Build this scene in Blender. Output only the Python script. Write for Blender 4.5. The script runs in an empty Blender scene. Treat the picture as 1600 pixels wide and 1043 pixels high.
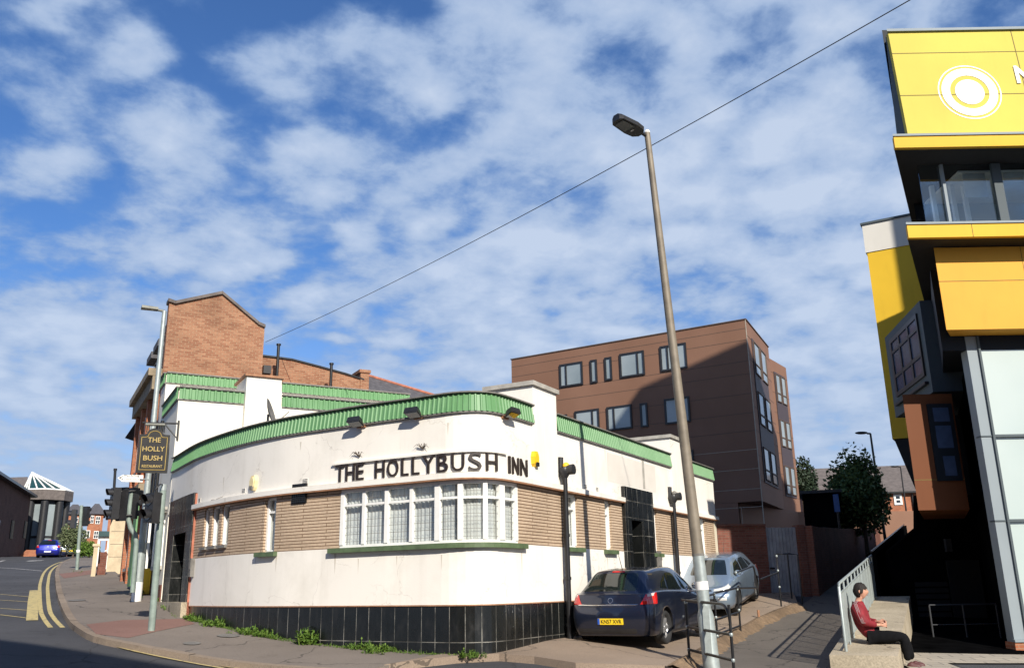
import bpy, bmesh, math, random
import numpy as np
from mathutils import Vector, Matrix
from mathutils.geometry import delaunay_2d_cdt
random.seed(7)
rnd = random.Random(11)
SC = bpy.context.scene
COL = SC.collection
PI = math.pi

# ---------------------------------------------------------------- camera (its eye is the origin, so heights are relative to the eye)
CF = 1385.0; CP = math.radians(16.0); CR = math.radians(-1.0)
cF = np.array([0, math.cos(CP), math.sin(CP)])
_u0 = np.array([0, -math.sin(CP), math.cos(CP)]); _r0 = np.array([1.0, 0, 0])
cR = _r0*math.cos(CR) + _u0*math.sin(CR)
cU = -_r0*math.sin(CR) + _u0*math.cos(CR)
cam = bpy.data.cameras.new('camera'); camo = bpy.data.objects.new('camera', cam); COL.objects.link(camo)
m = Matrix(((cR[0], cU[0], -cF[0], 0), (cR[1], cU[1], -cF[1], 0), (cR[2], cU[2], -cF[2], 0), (0, 0, 0, 1)))
camo.matrix_world = m
cam.sensor_width = 36.0; cam.lens = 36.0*CF/1600.0
cam.clip_start = 0.1; cam.clip_end = 5000
SC.camera = camo

# ---------------------------------------------------------------- light
SUN_AZ = 159.0; SUN_EL = 31.0          # azimuth the sun stands at, clockwise from +Y
sd = bpy.data.lights.new('sun', 'SUN'); so = bpy.data.objects.new('sun', sd); COL.objects.link(so)
sd.energy = 4.3; sd.angle = math.radians(0.5); sd.color = (1.0, 0.93, 0.82)
_sv = Vector((math.sin(math.radians(SUN_AZ))*math.cos(math.radians(SUN_EL)), math.cos(math.radians(SUN_AZ))*math.cos(math.radians(SUN_EL)), math.sin(math.radians(SUN_EL))))
so.rotation_euler = _sv.to_track_quat('Z', 'Y').to_euler(); so.location = (0, -30, 60)
SC.view_settings.view_transform = 'Standard'
try: SC.view_settings.look = 'None'
except Exception: pass
SC.view_settings.gamma = 1.0; SC.view_settings.exposure = 0.62
SC.view_settings.use_curve_mapping = False

W = bpy.data.worlds.new('World'); SC.world = W; W.use_nodes = True
nt = W.node_tree; nt.nodes.clear()
def wn(t, **k):
    n = nt.nodes.new(t)
    for a, b in k.items(): setattr(n, a, b)
    return n
L = nt.links.new
wo = wn('ShaderNodeOutputWorld'); wb = wn('ShaderNodeBackground')
sky = wn('ShaderNodeTexSky', sky_type='NISHITA', sun_disc=False)
sky.sun_elevation = math.radians(SUN_EL); sky.sun_rotation = math.radians(SUN_AZ)
sky.air_density = 1.0; sky.dust_density = 0.6; sky.ozone_density = 2.0
tc = wn('ShaderNodeTexCoord'); sx = wn('ShaderNodeSeparateXYZ'); L(tc.outputs['Generated'], sx.inputs[0])
def wm(op, a, b=None, c=None, clamp=False):
    n = wn('ShaderNodeMath', operation=op, use_clamp=clamp)
    for i, v in enumerate((a, b, c)):
        if v is None: continue
        if isinstance(v, (int, float)): n.inputs[i].default_value = v
        else: L(v, n.inputs[i])
    return n.outputs[0]
zz = wm('ADD', wm('MAXIMUM', sx.outputs[2], 0.0), 0.22)
cu = wm('DIVIDE', sx.outputs[0], zz); cv = wm('DIVIDE', sx.outputs[1], zz)
cc = wn('ShaderNodeCombineXYZ'); L(cu, cc.inputs[0]); L(cv, cc.inputs[1]); cc.inputs[2].default_value = 3.7
SKO = (2.1, 8.3, 1, 7); SKT = (0.90, 1.27)
def wnoise(scale, det, rough, dist, loc=(0, 0, 0), st=(1, 1, 1), rot=0, out='Fac'):
    mp = wn('ShaderNodeMapping'); mp.inputs['Location'].default_value = loc; mp.inputs['Scale'].default_value = st; mp.inputs['Rotation'].default_value = (0, 0, rot)
    L(cc.outputs[0], mp.inputs[0])
    n = wn('ShaderNodeTexNoise'); n.inputs['Scale'].default_value = scale; n.inputs['Detail'].default_value = det
    n.inputs['Roughness'].default_value = rough; n.inputs['Distortion'].default_value = dist
    L(mp.outputs[0], n.inputs['Vector']); return n.outputs[out]
nb = wnoise(.75, 2, 0.5, 0.3, loc=(SKO[0], SKO[1], 0))
nm = wnoise(4.2, 3, 0.50, 0.2, rot=0.5, loc=(SKO[2], SKO[3], 0))
nf = wnoise(13.0, 6, 0.60, 0.15, rot=-0.4)
# rounded puffs: a soft cell pattern whose coordinates are stirred by noise
nc = wnoise(4.0, 4, .55, 0, out='Color')
va = wn('ShaderNodeVectorMath', operation='MULTIPLY_ADD'); L(nc, va.inputs[0]); va.inputs[1].default_value = (.27, .27, 0); L(cc.outputs[0], va.inputs[2])
vr = wn('ShaderNodeTexVoronoi', feature='SMOOTH_F1'); vr.inputs['Scale'].default_value = 8.0; vr.inputs['Smoothness'].default_value = .8; vr.inputs['Randomness'].default_value = 1.0
L(va.outputs[0], vr.inputs['Vector'])
pf_ = wm('SUBTRACT', 1.0, wm('MULTIPLY', vr.outputs['Distance'], 1.35))
a_ = wm('ADD', wm('ADD', wm('MULTIPLY', nb, 0.62), wm('MULTIPLY', nm, 0.62)), wm('ADD', wm('MULTIPLY', nf, 0.62), wm('MULTIPLY', pf_, 0.50)))
hz = wm('MULTIPLY', wm('SUBTRACT', 0.48, sx.outputs[2]), 0.52)          # more cloud low down
lf = wm('MULTIPLY', sx.outputs[0], 0.14)
a_ = wm('ADD', wm('ADD', a_, hz), lf)
cm = wn('ShaderNodeMapRange', interpolation_type='SMOOTHSTEP'); L(a_, cm.inputs[0])
cm.inputs[1].default_value = SKT[0]; cm.inputs[2].default_value = SKT[1]
cov = wm('MULTIPLY', cm.outputs[0], 0.93)
cs = wn('ShaderNodeMapRange'); L(a_, cs.inputs[0]); cs.inputs[1].default_value = SKT[0]+.08; cs.inputs[2].default_value = SKT[1]+.22
ccol = wn('ShaderNodeMix', data_type='RGBA'); L(cs.outputs[0], ccol.inputs[0])
ccol.inputs[6].default_value = (0.150, 0.245, 0.42, 1); ccol.inputs[7].default_value = (0.38, 0.445, 0.555, 1)
skm = wn('ShaderNodeMix', data_type='RGBA', blend_type='MULTIPLY'); skm.inputs[0].default_value = 1.0
L(sky.outputs[0], skm.inputs[6]); skm.inputs[7].default_value = (0.040, 0.062, 0.092, 1)
mixs = wn('ShaderNodeMix', data_type='RGBA'); L(cov, mixs.inputs[0]); L(skm.outputs[2], mixs.inputs[6]); L(ccol.outputs[2], mixs.inputs[7])
hf = wn('ShaderNodeMapRange', interpolation_type='SMOOTHSTEP'); L(sx.outputs[2], hf.inputs[0]); hf.inputs[1].default_value = .34; hf.inputs[2].default_value = -.02; hf.inputs[3].default_value = 0; hf.inputs[4].default_value = .85
mixh = wn('ShaderNodeMix', data_type='RGBA'); L(hf.outputs[0], mixh.inputs[0]); L(mixs.outputs[2], mixh.inputs[6]); mixh.inputs[7].default_value = (.30, .375, .50, 1)
L(mixh.outputs[2], wb.inputs[0]); wb.inputs[1].default_value = 1.0
L(wb.outputs[0], wo.inputs[0])

# ---------------------------------------------------------------- measuring helpers: a point of the photograph at a known distance or height
def ray(x, y):
    v = cF*CF + cR*(x-800.0) - cU*(y-521.5); return v/np.linalg.norm(v)
def atz(x, y, z): v = ray(x, y); return v*(z/v[2])
def atR(x, y, d): v = ray(x, y); return v*(d/math.hypot(v[0], v[1]))
def azel(x, y): v = ray(x, y); return math.degrees(math.atan2(v[0], v[1])), math.degrees(math.asin(v[2]))
def onplane(x, y, P, az):
    v = ray(x, y); d = (math.sin(math.radians(az)), math.cos(math.radians(az))); n = (d[1], -d[0])
    t = (n[0]*P[0]+n[1]*P[1])/(n[0]*v[0]+n[1]*v[1]); return v*t
def V(p): return Vector((float(p[0]), float(p[1]), float(p[2])))
def dirv(az): return Vector((math.sin(math.radians(az)), math.cos(math.radians(az)), 0))

# ---------------------------------------------------------------- terrain height
CTL = np.array([(0,0,-1.65),(14,0,-1.75),(-14,0,-1.7),(-40,0,-1.6),(40,0,-1.8),(0,9,-1.5),(-9,9,-1.45),
 (-.7,15.9,-1.24),(.85,18.2,-1.10),(2.65,17.8,-1.32),(3.2,16.2,-1.37),(5.6,16.3,-1.43),(6.7,16.3,-1.47),
 (5.7,24.2,-.98),(8.3,27.2,-.60),(9,28.6,-.42),(22,56,2.0),(-4.6,15.8,-1.27),(-7.65,21.2,-.66),(-7.0,18.6,-.84),(-4.9,18.8,-.95),
 (-9.9,24,-.28),(-8.6,18.3,-.78),(-22,45,1.25),(-47,94,4.0),(-60,140,5.2),(12,21,-1.5),(20,22,-1.5),(40,30,-1.2),(15,15,-1.6),
 (0,40,.6),(0,110,4.0),(50,110,4.2),(-110,200,7),(110,220,7),(0,400,8),(-200,60,2),(200,60,1),(-25,22,-.4),(-400,300,8),(400,300,8)], float)
def _k(r): return np.where(r > 1e-9, r*r*np.log(r+1e-12), 0.0)
_n = len(CTL); _d = np.hypot(CTL[:, None, 0]-CTL[None, :, 0], CTL[:, None, 1]-CTL[None, :, 1])
_A = np.zeros((_n+3, _n+3)); _A[:_n, :_n] = _k(_d) + np.eye(_n)*0.5
_A[:_n, _n] = 1; _A[:_n, _n+1:] = CTL[:, :2]; _A[_n, :_n] = 1; _A[_n+1:, :_n] = CTL[:, :2].T
_w = np.linalg.solve(_A, np.concatenate([CTL[:, 2], np.zeros(3)]))
def H(x, y):
    r = np.hypot(CTL[:, 0]-x, CTL[:, 1]-y)
    return float(_k(r)@_w[:_n] + _w[_n] + _w[_n+1]*x + _w[_n+2]*y)
def Gp(x, y, off=0.0, d0=6.0, d1=400.0):
    """the ground point seen at photo position x, y"""
    v = ray(x, y); hd = math.hypot(v[0], v[1]); v = v/hd
    f = lambda d: v[2]*d - H(v[0]*d, v[1]*d) - off
    a = d0
    if f(a) < 0: return v*a
    b = a
    while b < d1:
        b2 = b*1.03
        if f(b2) < 0: break
        b = b2
    lo, hi = b, b*1.03
    for _ in range(30):
        mid = (lo+hi)/2
        if f(mid) > 0: lo = mid
        else: hi = mid
    return v*lo

# ---------------------------------------------------------------- materials
MATS = {}
class NT:
    def __init__(s, name):
        s.m = bpy.data.materials.new(name); s.m.use_nodes = True; s.t = s.m.node_tree; s.t.nodes.clear()
        s.o = s.n('ShaderNodeOutputMaterial'); s.b = s.n('ShaderNodeBsdfPrincipled'); s.l(s.b.outputs[0], s.o.inputs[0])
        MATS[name] = s.m; s._tc = None
    def n(s, t, **k):
        q = s.t.nodes.new(t)
        for a, b in k.items(): setattr(q, a, b)
        return q
    def l(s, a, b): s.t.links.new(a, b)
    def set(s, sock, v):
        if hasattr(v, 'is_linked') or isinstance(v, bpy.types.NodeSocket): s.l(v, sock)
        elif isinstance(v, (tuple, list)) and len(v) == 3 and sock.type == 'RGBA': sock.default_value = (*v, 1)
        else: sock.default_value = v
    def P(s, **k):
        for a, v in k.items():
            nm = {'col': 'Base Color', 'rough': 'Roughness', 'metal': 'Metallic', 'spec': 'Specular IOR Level', 'normal': 'Normal', 'coat': 'Coat Weight', 'coatr': 'Coat Roughness', 'alpha': 'Alpha', 'emc': 'Emission Color', 'ems': 'Emission Strength', 'trans': 'Transmission Weight', 'ior': 'IOR'}[a]
            s.set(s.b.inputs[nm], v)
        return s.m
    def coord(s, kind='Object', scale=(1, 1, 1), loc=(0, 0, 0), rot=(0, 0, 0)):
        if s._tc is None: s._tc = s.n('ShaderNodeTexCoord')
        mp = s.n('ShaderNodeMapping'); mp.inputs['Scale'].default_value = scale; mp.inputs['Location'].default_value = loc; mp.inputs['Rotation'].default_value = rot
        s.l(s._tc.outputs[kind], mp.inputs[0]); return mp.outputs[0]
    def noise(s, scale, det=4, rough=.55, vec=None, dist=0):
        q = s.n('ShaderNodeTexNoise'); q.inputs['Scale'].default_value = scale; q.inputs['Detail'].default_value = det
        q.inputs['Roughness'].default_value = rough; q.inputs['Distortion'].default_value = dist
        s.l(vec if vec is not None else s.coord(), q.inputs['Vector']); return q.outputs['Fac']
    def ramp(s, fac, pts):
        q = s.n('ShaderNodeValToRGB'); e = q.color_ramp.elements
        while len(e) > 1: e.remove(e[-1])
        e[0].position = pts[0][0]; e[0].color = (*pts[0][1], 1) if len(pts[0][1]) == 3 else pts[0][1]
        for p, c in pts[1:]:
            k = e.new(p); k.color = (*c, 1)
        s.l(fac, q.inputs[0]); return q.outputs[0]
    def step(s, fac, a, b):
        q = s.n('ShaderNodeMapRange', interpolation_type='SMOOTHSTEP'); s.l(fac, q.inputs[0]); q.inputs[1].default_value = a; q.inputs[2].default_value = b
        return q.outputs[0]
    def mix(s, f, a, b, mode='MIX'):
        q = s.n('ShaderNodeMix', data_type='RGBA', blend_type=mode); s.set(q.inputs[0], f); s.set(q.inputs[6], a); s.set(q.inputs[7], b); return q.outputs[2]
    def math(s, op, a, b=0.0):
        q = s.n('ShaderNodeMath', operation=op); s.set(q.inputs[0], a); s.set(q.inputs[1], b); return q.outputs[0]
    def bump(s, h, st=.3, dist=.02):
        q = s.n('ShaderNodeBump'); q.inputs['Strength'].default_value = st; q.inputs['Distance'].default_value = dist; s.l(h, q.inputs['Height']); return q.outputs[0]

def simple(name, col, rough=.6, metal=0.0, var=.15, scale=6.0, spec=.5, coat=0.0, bump=0.0):
    t = NT(name); n = t.noise(scale, 5, .6)
    lo = tuple(max(0, c*(1-var)) for c in col); hi = tuple(min(1, c*(1+var)) for c in col)
    t.P(col=t.ramp(n, [(.3, lo), (.7, hi)]), rough=rough, metal=metal, spec=spec, coat=coat)
    if bump: t.P(normal=t.bump(t.noise(scale*8, 4, .6), bump, .01))
    return t.m

def brickmat(name, c1, c2, mortar, bw, bh, ms=.012, rough=.85, var=.5, bumpst=.4, stain=.25, bias=0.0):
    t = NT(name); uv = t.coord('UV')
    br = t.n('ShaderNodeTexBrick', offset=.5); t.l(uv, br.inputs['Vector'])
    br.inputs['Scale'].default_value = 1.0; br.inputs['Brick Width'].default_value = bw; br.inputs['Row Height'].default_value = bh
    br.inputs['Mortar Size'].default_value = ms; br.inputs['Mortar Smooth'].default_value = .15; br.inputs['Bias'].default_value = bias
    t.set(br.inputs['Color1'], c1); t.set(br.inputs['Color2'], c2); t.set(br.inputs['Mortar'], mortar)
    n1 = t.noise(.9, 5, .6, t.coord('UV')); n2 = t.noise(14, 4, .7, t.coord('UV'))
    c = t.mix(t.step(n1, .35, .75), br.outputs['Color'], t.mix(1.0, br.outputs['Color'], (1-stain, 1-stain, 1-stain), 'MULTIPLY'))
    c = t.mix(.35, c, t.mix(1.0, c, t.ramp(n2, [(.3, (.55, .55, .55)), (.7, (1.35, 1.3, 1.25))]), 'MULTIPLY'))
    t.P(col=c, rough=rough, spec=.25, normal=t.bump(t.math('SUBTRACT', t.math('MULTIPLY', n2, .25), br.outputs['Fac']), bumpst, .015))
    return t.m

def mk_materials():
    # white painted render, dirty
    t = NT('white_render'); o = t.coord('UV'); n1 = t.noise(.7, 6, .62, o, .3); n2 = t.noise(1.0, 5, .6, t.coord('UV', scale=(2.2, .25, 1)))
    n3 = t.noise(30, 4, .6, t.coord('UV'))
    c = t.mix(t.step(n1, .45, .8), (.80, .76, .69), (.65, .615, .55)); c = t.mix(t.math('MULTIPLY', t.step(n2, .50, .78), .42), c, (.58, .54, .47))
    # fine crack lines
    vo = t.n('ShaderNodeTexVoronoi', feature='DISTANCE_TO_EDGE'); vo.inputs['Scale'].default_value = .55
    ad = t.n('ShaderNodeVectorMath', operation='ADD'); t.l(t.coord('UV'), ad.inputs[0]); nz = t.n('ShaderNodeTexNoise'); nz.inputs['Scale'].default_value = 1.6; nz.inputs['Detail'].default_value = 5
    t.l(t.coord('UV'), nz.inputs['Vector']); t.l(nz.outputs['Color'], ad.inputs[1]); t.l(ad.outputs[0], vo.inputs['Vector'])
    ck = t.math('MULTIPLY', t.math('LESS_THAN', vo.outputs['Distance'], .0042), t.step(n1, .40, .62))
    c = t.mix(t.math('MULTIPLY', ck, .35), c, (.30, .26, .22))
    t.P(col=c, rough=.8, spec=.3, normal=t.bump(t.math('ADD', n3, t.math('MULTIPLY', n1, 2.0)), .18, .01))
    t = NT('white_render_clean'); n1 = t.noise(.8, 5, .6); c = t.ramp(n1, [(.35, (.80, .76, .66)), (.75, (.72, .68, .59))]); t.P(col=c, rough=.8, normal=t.bump(t.noise(25), .12, .01))
    t = NT('cream_render'); n1 = t.noise(1.2, 5, .6); c = t.ramp(n1, [(.35, (.66, .60, .47)), (.75, (.55, .49, .37))]); t.P(col=c, rough=.85, normal=t.bump(t.noise(25), .15, .01))
    brickmat('buff_brick', (.50, .380, .270), (.56, .430, .310), (.20, .125, .075), 1.3, .062, .009, bumpst=.9, stain=.2)
    brickmat('red_brick', (.32, .10, .05), (.42, .16, .08), (.34, .22, .15), .225, .075, .008, stain=.25)
    brickmat('old_brick', (.235, .09, .05), (.36, .18, .105), (.33, .22, .14), .22, .07, .010, stain=.3)
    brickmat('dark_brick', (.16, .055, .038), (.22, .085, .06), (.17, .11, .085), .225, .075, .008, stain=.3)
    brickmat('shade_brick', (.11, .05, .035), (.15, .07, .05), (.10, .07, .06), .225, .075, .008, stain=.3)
    # black glazed tiles with pale grout
    for nm, tw, th in (('black_tile', .30, .62), ('black_tile_square', .34, .40)):
        t = NT(nm); br = t.n('ShaderNodeTexBrick', offset=0.0); t.l(t.coord('UV', loc=(0, .27 if nm == 'black_tile' else 0, 0)), br.inputs['Vector'])
        br.inputs['Scale'].default_value = 1; br.inputs['Brick Width'].default_value = tw; br.inputs['Row Height'].default_value = th; br.inputs['Mortar Size'].default_value = .007; br.inputs['Mortar Smooth'].default_value = .0
        n1 = t.noise(1.4, 5, .65, t.coord('UV')); n2 = t.noise(6, 5, .7, t.coord('UV', scale=(1, .35, 1)))
        base = t.mix(t.step(n2, .5, .85), (.008, .009, .009), (.022, .022, .021)); grout = t.mix(t.step(n1, .42, .62), (.05, .048, .042), (.24, .23, .20))
        t.P(col=t.mix(br.outputs['Fac'], base, grout), rough=t.ramp(n2, [(.3, (.16, .16, .16)), (.8, (.5, .5, .5))]), spec=.5, normal=t.bump(t.math('SUBTRACT', 0.0, br.outputs['Fac']), .4, .005))
    t = NT('green_metal'); n1 = t.noise(1.5, 5, .6); n2 = t.noise(10, 4, .6, t.coord('UV', scale=(3, .4, 1)))
    c = t.mix(t.step(n1, .4, .8), (.105, .250, .100), (.150, .305, .140)); c = t.mix(t.math('MULTIPLY', t.step(n2, .55, .8), .4), c, (.20, .34, .19)); t.P(col=c, rough=.5)
    simple('green_sill', (.085, .125, .06), .6, var=.25)
    simple('grey_cap', (.16, .15, .135), .7, var=.3)
    simple('stone_cap', (.36, .34, .30), .8, var=.3, scale=4)
    simple('rust_trim', (.30, .15, .08), .8, var=.3)
    simple('roof_felt', (.10, .10, .10), .9)
    simple('white_paint', (.78, .77, .73), .45, var=.06)
    simple('black_paint', (.012, .012, .013), .35, var=.3)
    simple('black_plastic', (.018, .018, .020), .45, var=.3)
    simple('dark_letter', (.022, .014, .011), .55, var=.4, scale=12)
    simple('curtain', (.52, .52, .50), .9, var=.12, scale=3)
    simple('interior', (.05, .045, .04), .9)
    simple('galvanised', (.34, .38, .37), .45, metal=.35, var=.15, scale=9)
    simple('post_grey', (.20, .20, .17), .55, metal=.2, var=.25, scale=5)
    simple('post_tan', (.19, .16, .12), .6, metal=.15, var=.25, scale=3)
    simple('post_green', (.21, .26, .23), .5, var=.2, scale=6)
    simple('yellow_box', (.80, .50, .02), .5, var=.08)
    simple('gold', (.40, .29, .09), .45, var=.1)
    simple('chrome', (.7, .7, .7), .18, metal=1.0, var=.05)
    simple('rubber', (.018, .018, .018), .8)
    simple('wood', (.34, .17, .07), .6, var=.3)
    simple('slate', (.085, .080, .085), .75, var=.3, scale=5)
    simple('slate_brown', (.125, .105, .095), .8, var=.3, scale=3)
    simple('stone', (.52, .42, .28), .85, var=.2, scale=2.5)
    simple('terracotta', (.36, .13, .08), .8, var=.3)
    # glazing: part see-through, part mirror by angle
    def glass(name, tint, r=.03, base=.06, body=None):
        t = NT(name); t.t.nodes.remove(t.b)
        tr = t.n('ShaderNodeBsdfTransparent'); tr.inputs[0].default_value = (*tint, 1)
        gl = t.n('ShaderNodeBsdfGlossy'); gl.inputs['Roughness'].default_value = r; gl.inputs[0].default_value = (.95, .97, 1, 1)
        fr = t.n('ShaderNodeLayerWeight'); fr.inputs[0].default_value = .5
        f = t.math('ADD', t.math('MULTIPLY', t.math('POWER', fr.outputs['Facing'], 4.0), .9), base)
        mx = t.n('ShaderNodeMixShader'); t.l(f, mx.inputs[0]); t.l(tr.outputs[0], mx.inputs[1]); t.l(gl.outputs[0], mx.inputs[2]); t.l(mx.outputs[0], t.o.inputs[0])
    glass('glass', (.93, .96, .96), base=.08); glass('car_glass', (.16, .19, .18), .02, .05); glass('clear_glass', (.86, .92, .94), .01, .10)
    t = NT('blind_glass'); n1 = t.noise(.5, 3, .5); t.P(col=t.ramp(n1, [(.3, (.20, .24, .25)), (.7, (.30, .34, .35))]), rough=.10, spec=.9)
    t = NT('pale_glass'); n1 = t.noise(.25, 3, .5); t.P(col=t.ramp(n1, [(.3, (.40, .47, .44)), (.7, (.50, .56, .53))]), rough=.05, spec=1.0, coat=.6, coatr=.02)
    t = NT('dark_glass'); t.P(col=(.015, .02, .025), rough=.04, spec=.9)
    # ground surfaces
    def ground(name, lo, hi, grain=60, patch=.35, dark=.6, st=.35, r=.88, crack=True):
        t = NT(name); o = t.coord('Object'); n1 = t.noise(patch, 5, .6, o); n2 = t.noise(grain, 5, .7, o); n3 = t.noise(2.2, 5, .6, o, .6)
        c = t.mix(t.step(n1, .3, .7), lo, hi); c = t.mix(.55, c, t.mix(1.0, c, t.ramp(n2, [(.3, (.45, .45, .45)), (.7, (1.6, 1.58, 1.55))]), 'MULTIPLY'))
        c = t.mix(t.math('MULTIPLY', t.step(n3, .58, .72), dark), c, t.mix(1.0, c, (.62, .60, .58), 'MULTIPLY'))
        if crack:
            vo = t.n('ShaderNodeTexVoronoi', feature='DISTANCE_TO_EDGE'); vo.inputs['Scale'].default_value = .35
            ad = t.n('ShaderNodeVectorMath', operation='ADD'); t.l(o, ad.inputs[0]); nz = t.n('ShaderNodeTexNoise'); nz.inputs['Scale'].default_value = 1.3; nz.inputs['Detail'].default_value = 6
            t.l(o, nz.inputs['Vector']); t.l(nz.outputs['Color'], ad.inputs[1]); t.l(ad.outputs[0], vo.inputs['Vector'])
            c = t.mix(t.math('MULTIPLY', t.math('LESS_THAN', vo.outputs['Distance'], .006), .6), c, (.02, .019, .018))
        t.P(col=c, rough=r, spec=.3, normal=t.bump(n2, st, .012)); return t.m
    ground('asphalt', (.050, .050, .054), (.072, .072, .077)); ground('path_asphalt', (.105, .092, .078), (.14, .122, .104))
    ground('pavement', (.158, .134, .114), (.200, .170, .145)); ground('forecourt', (.235, .180, .135), (.290, .225, .170), dark=.5)
    ground('kerb', (.20, .155, .115), (.27, .215, .165), crack=False); ground('concrete', (.33, .28, .20), (.45, .385, .285), grain=30, patch=.9, dark=.8)
    ground('tactile', (.19, .105, .085), (.225, .13, .105), crack=False); ground('rubble', (.10, .07, .045), (.21, .145, .09), grain=14, st=1.0, crack=False)
    ground('hill_ground', (.10, .09, .07), (.14, .12, .09), grain=4, patch=.05, crack=False)
    t = NT('yellow_line'); n = t.noise(9, 6, .7); c = t.mix(t.step(n, .50, .68), (.50, .40, .17), (.12, .11, .09)); t.P(col=c, rough=.8)
    t = NT('white_line'); n = t.noise(8, 6, .7); c = t.mix(t.step(n, .46, .66), (.42, .41, .39), (.09, .09, .09)); t.P(col=c, rough=.8)
    t = NT('paving'); br = t.n('ShaderNodeTexBrick', offset=.5); t.l(t.coord('Object', rot=(0, 0, .2)), br.inputs['Vector']); br.inputs['Scale'].default_value = 1; br.inputs['Brick Width'].default_value = .6; br.inputs['Row Height'].default_value = .45; br.inputs['Mortar Size'].default_value = .012
    t.set(br.inputs['Color1'], (.42, .37, .29)); t.set(br.inputs['Color2'], (.34, .30, .24)); t.set(br.inputs['Mortar'], (.10, .09, .08)); t.P(col=br.outputs['Color'], rough=.85)
    for nm, a, b in (('leaf_weed', (.055, .12, .015), (.13, .20, .035)), ('leaf_dark', (.035, .07, .02), (.14, .19, .06)), ('leaf_pale', (.07, .10, .04), (.15, .17, .09)), ('leaf_conifer', (.015, .03, .018), (.035, .055, .03))):
        t = NT(nm); oi = t.n('ShaderNodeNewGeometry'); t.P(col=t.ramp(oi.outputs['Random Per Island'], [(0, a), (1, b)]), rough=.6, spec=.3)
    simple('bark', (.09, .065, .045), .9)
mk_materials()
def M(n): return MATS[n]

# ---------------------------------------------------------------- mesh building
ORG = {}
class MB:
    def __init__(s): s.v = []; s.f = []; s.mi = []; s.uv = []; s.sm = []
    def poly(s, pts, mi=0, uv=None, sm=False):
        i = len(s.v); s.v += [tuple(map(float, p)) for p in pts]; s.f.append(list(range(i, i+len(pts)))); s.mi.append(mi); s.uv.append(uv); s.sm.append(sm)
    def mesh(s, verts, faces, mi=0, sm=False, uvs=None):
        i = len(s.v); s.v += [tuple(map(float, p)) for p in verts]
        for k, f in enumerate(faces):
            s.f.append([i+q for q in f]); s.mi.append(mi); s.uv.append([uvs[q] for q in f] if uvs else None); s.sm.append(sm)
    def hexa(s, p, mi=0):
        """p: 8 corners, bottom ring 0-3 then top ring 4-7"""
        for f in ((3, 2, 1, 0), (4, 5, 6, 7), (0, 1, 5, 4), (1, 2, 6, 5), (2, 3, 7, 6), (3, 0, 4, 7)): s.poly([p[i] for i in f], mi)
    def box(s, c, sx_, sy, sz, az=90.0, mi=0):
        """box centred on c; sx along the azimuth az, sy across it"""
        c = Vector(c); a = dirv(az)*sx_*.5; b = Vector((a.y, -a.x, 0)).normalized()*-sy*.5; z = Vector((0, 0, sz*.5))
        s.hexa([c-a-b-z, c+a-b-z, c+a+b-z, c-a+b-z, c-a-b+z, c+a-b+z, c+a+b+z, c-a+b+z], mi)
    def prism(s, ring, vec, mi=0, mi2=None):
        ring = [Vector(p) for p in ring]; vec = Vector(vec); top = [p+vec for p in ring]; n = len(ring)
        s.poly(list(reversed(ring)), mi); s.poly(top, mi if mi2 is None else mi2)
        for i in range(n):
            j = (i+1) % n; s.poly([ring[i], ring[j], top[j], top[i]], mi)
    def tube(s, pts, r, n=8, mi=0, sm=True, caps=True):
        pts = [Vector(p) for p in pts]; rs = r if isinstance(r, (list, tuple)) else [r]*len(pts); vs = []; fs = []
        up = Vector((0, 0, 1)); prev = None
        for i, p in enumerate(pts):
            d = (pts[min(i+1, len(pts)-1)]-pts[max(i-1, 0)]).normalized()
            if prev is None:
                a = d.cross(up)
                if a.length < .05: a = d.cross(Vector((1, 0, 0)))
            else: a = prev - d*prev.dot(d)
            a.normalize(); b = d.cross(a); prev = a
            for k in range(n):
                t = 2*PI*k/n; vs.append(p+(a*math.cos(t)+b*math.sin(t))*rs[i])
        for i in range(len(pts)-1):
            for k in range(n):
                fs.append((i*n+k, i*n+(k+1) % n, (i+1)*n+(k+1) % n, (i+1)*n+k))
        s.mesh(vs, fs, mi, sm)
        if caps:
            s.poly([vs[k] for k in reversed(range(n))], mi); s.poly(vs[-n:], mi)
    def sphere(s, c, r, n=10, mi=0, sc=(1, 1, 1)):
        c = Vector(c); vs = []; fs = []
        for i in range(n+1):
            t = PI*i/n
            for k in range(n*2):
                p = PI*k/n; vs.append(c+Vector((math.sin(t)*math.cos(p)*r*sc[0], math.sin(t)*math.sin(p)*r*sc[1], math.cos(t)*r*sc[2])))
        w = n*2
        for i in range(n):
            for k in range(w): fs.append((i*w+k, (i+1)*w+k, (i+1)*w+(k+1) % w, i*w+(k+1) % w))
        s.mesh(vs, fs, mi, True)
    def build(s, name, mats, parent=None, **tags):
        me = bpy.data.meshes.new(name); o = bpy.data.objects.new(name, me)
        org = ORG.get(parent.name, Vector((0, 0, 0))) if parent else Vector((0, 0, 0))
        me.from_pydata([Vector(v)-org for v in s.v], [], s.f)
        ml = mats if isinstance(mats, (list, tuple)) else [mats]
        for x in ml: me.materials.append(M(x) if isinstance(x, str) else x)
        uvl = me.uv_layers.new(name='UVMap').data
        for p, mi, uv, sm in zip(me.polygons, s.mi, s.uv, s.sm):
            p.material_index = mi; p.use_smooth = sm
            if uv is None:
                n = p.normal; h = math.hypot(n.x, n.y)
                for li in p.loop_indices:
                    co = s.v[me.loops[li].vertex_index]
                    if h > .5:
                        tx, ty = -n.y/h, n.x/h; uvl[li].uv = (co[0]*tx+co[1]*ty, co[2])
                    else: uvl[li].uv = (co[0], co[1])
            else:
                for k, li in enumerate(p.loop_indices): uvl[li].uv = uv[k]
        me.validate(clean_customdata=False)
        COL.objects.link(o)
        if parent: o.parent = parent
        ORG[o.name] = org
        for a, b in tags.items(): o[a] = b
        return o
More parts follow.
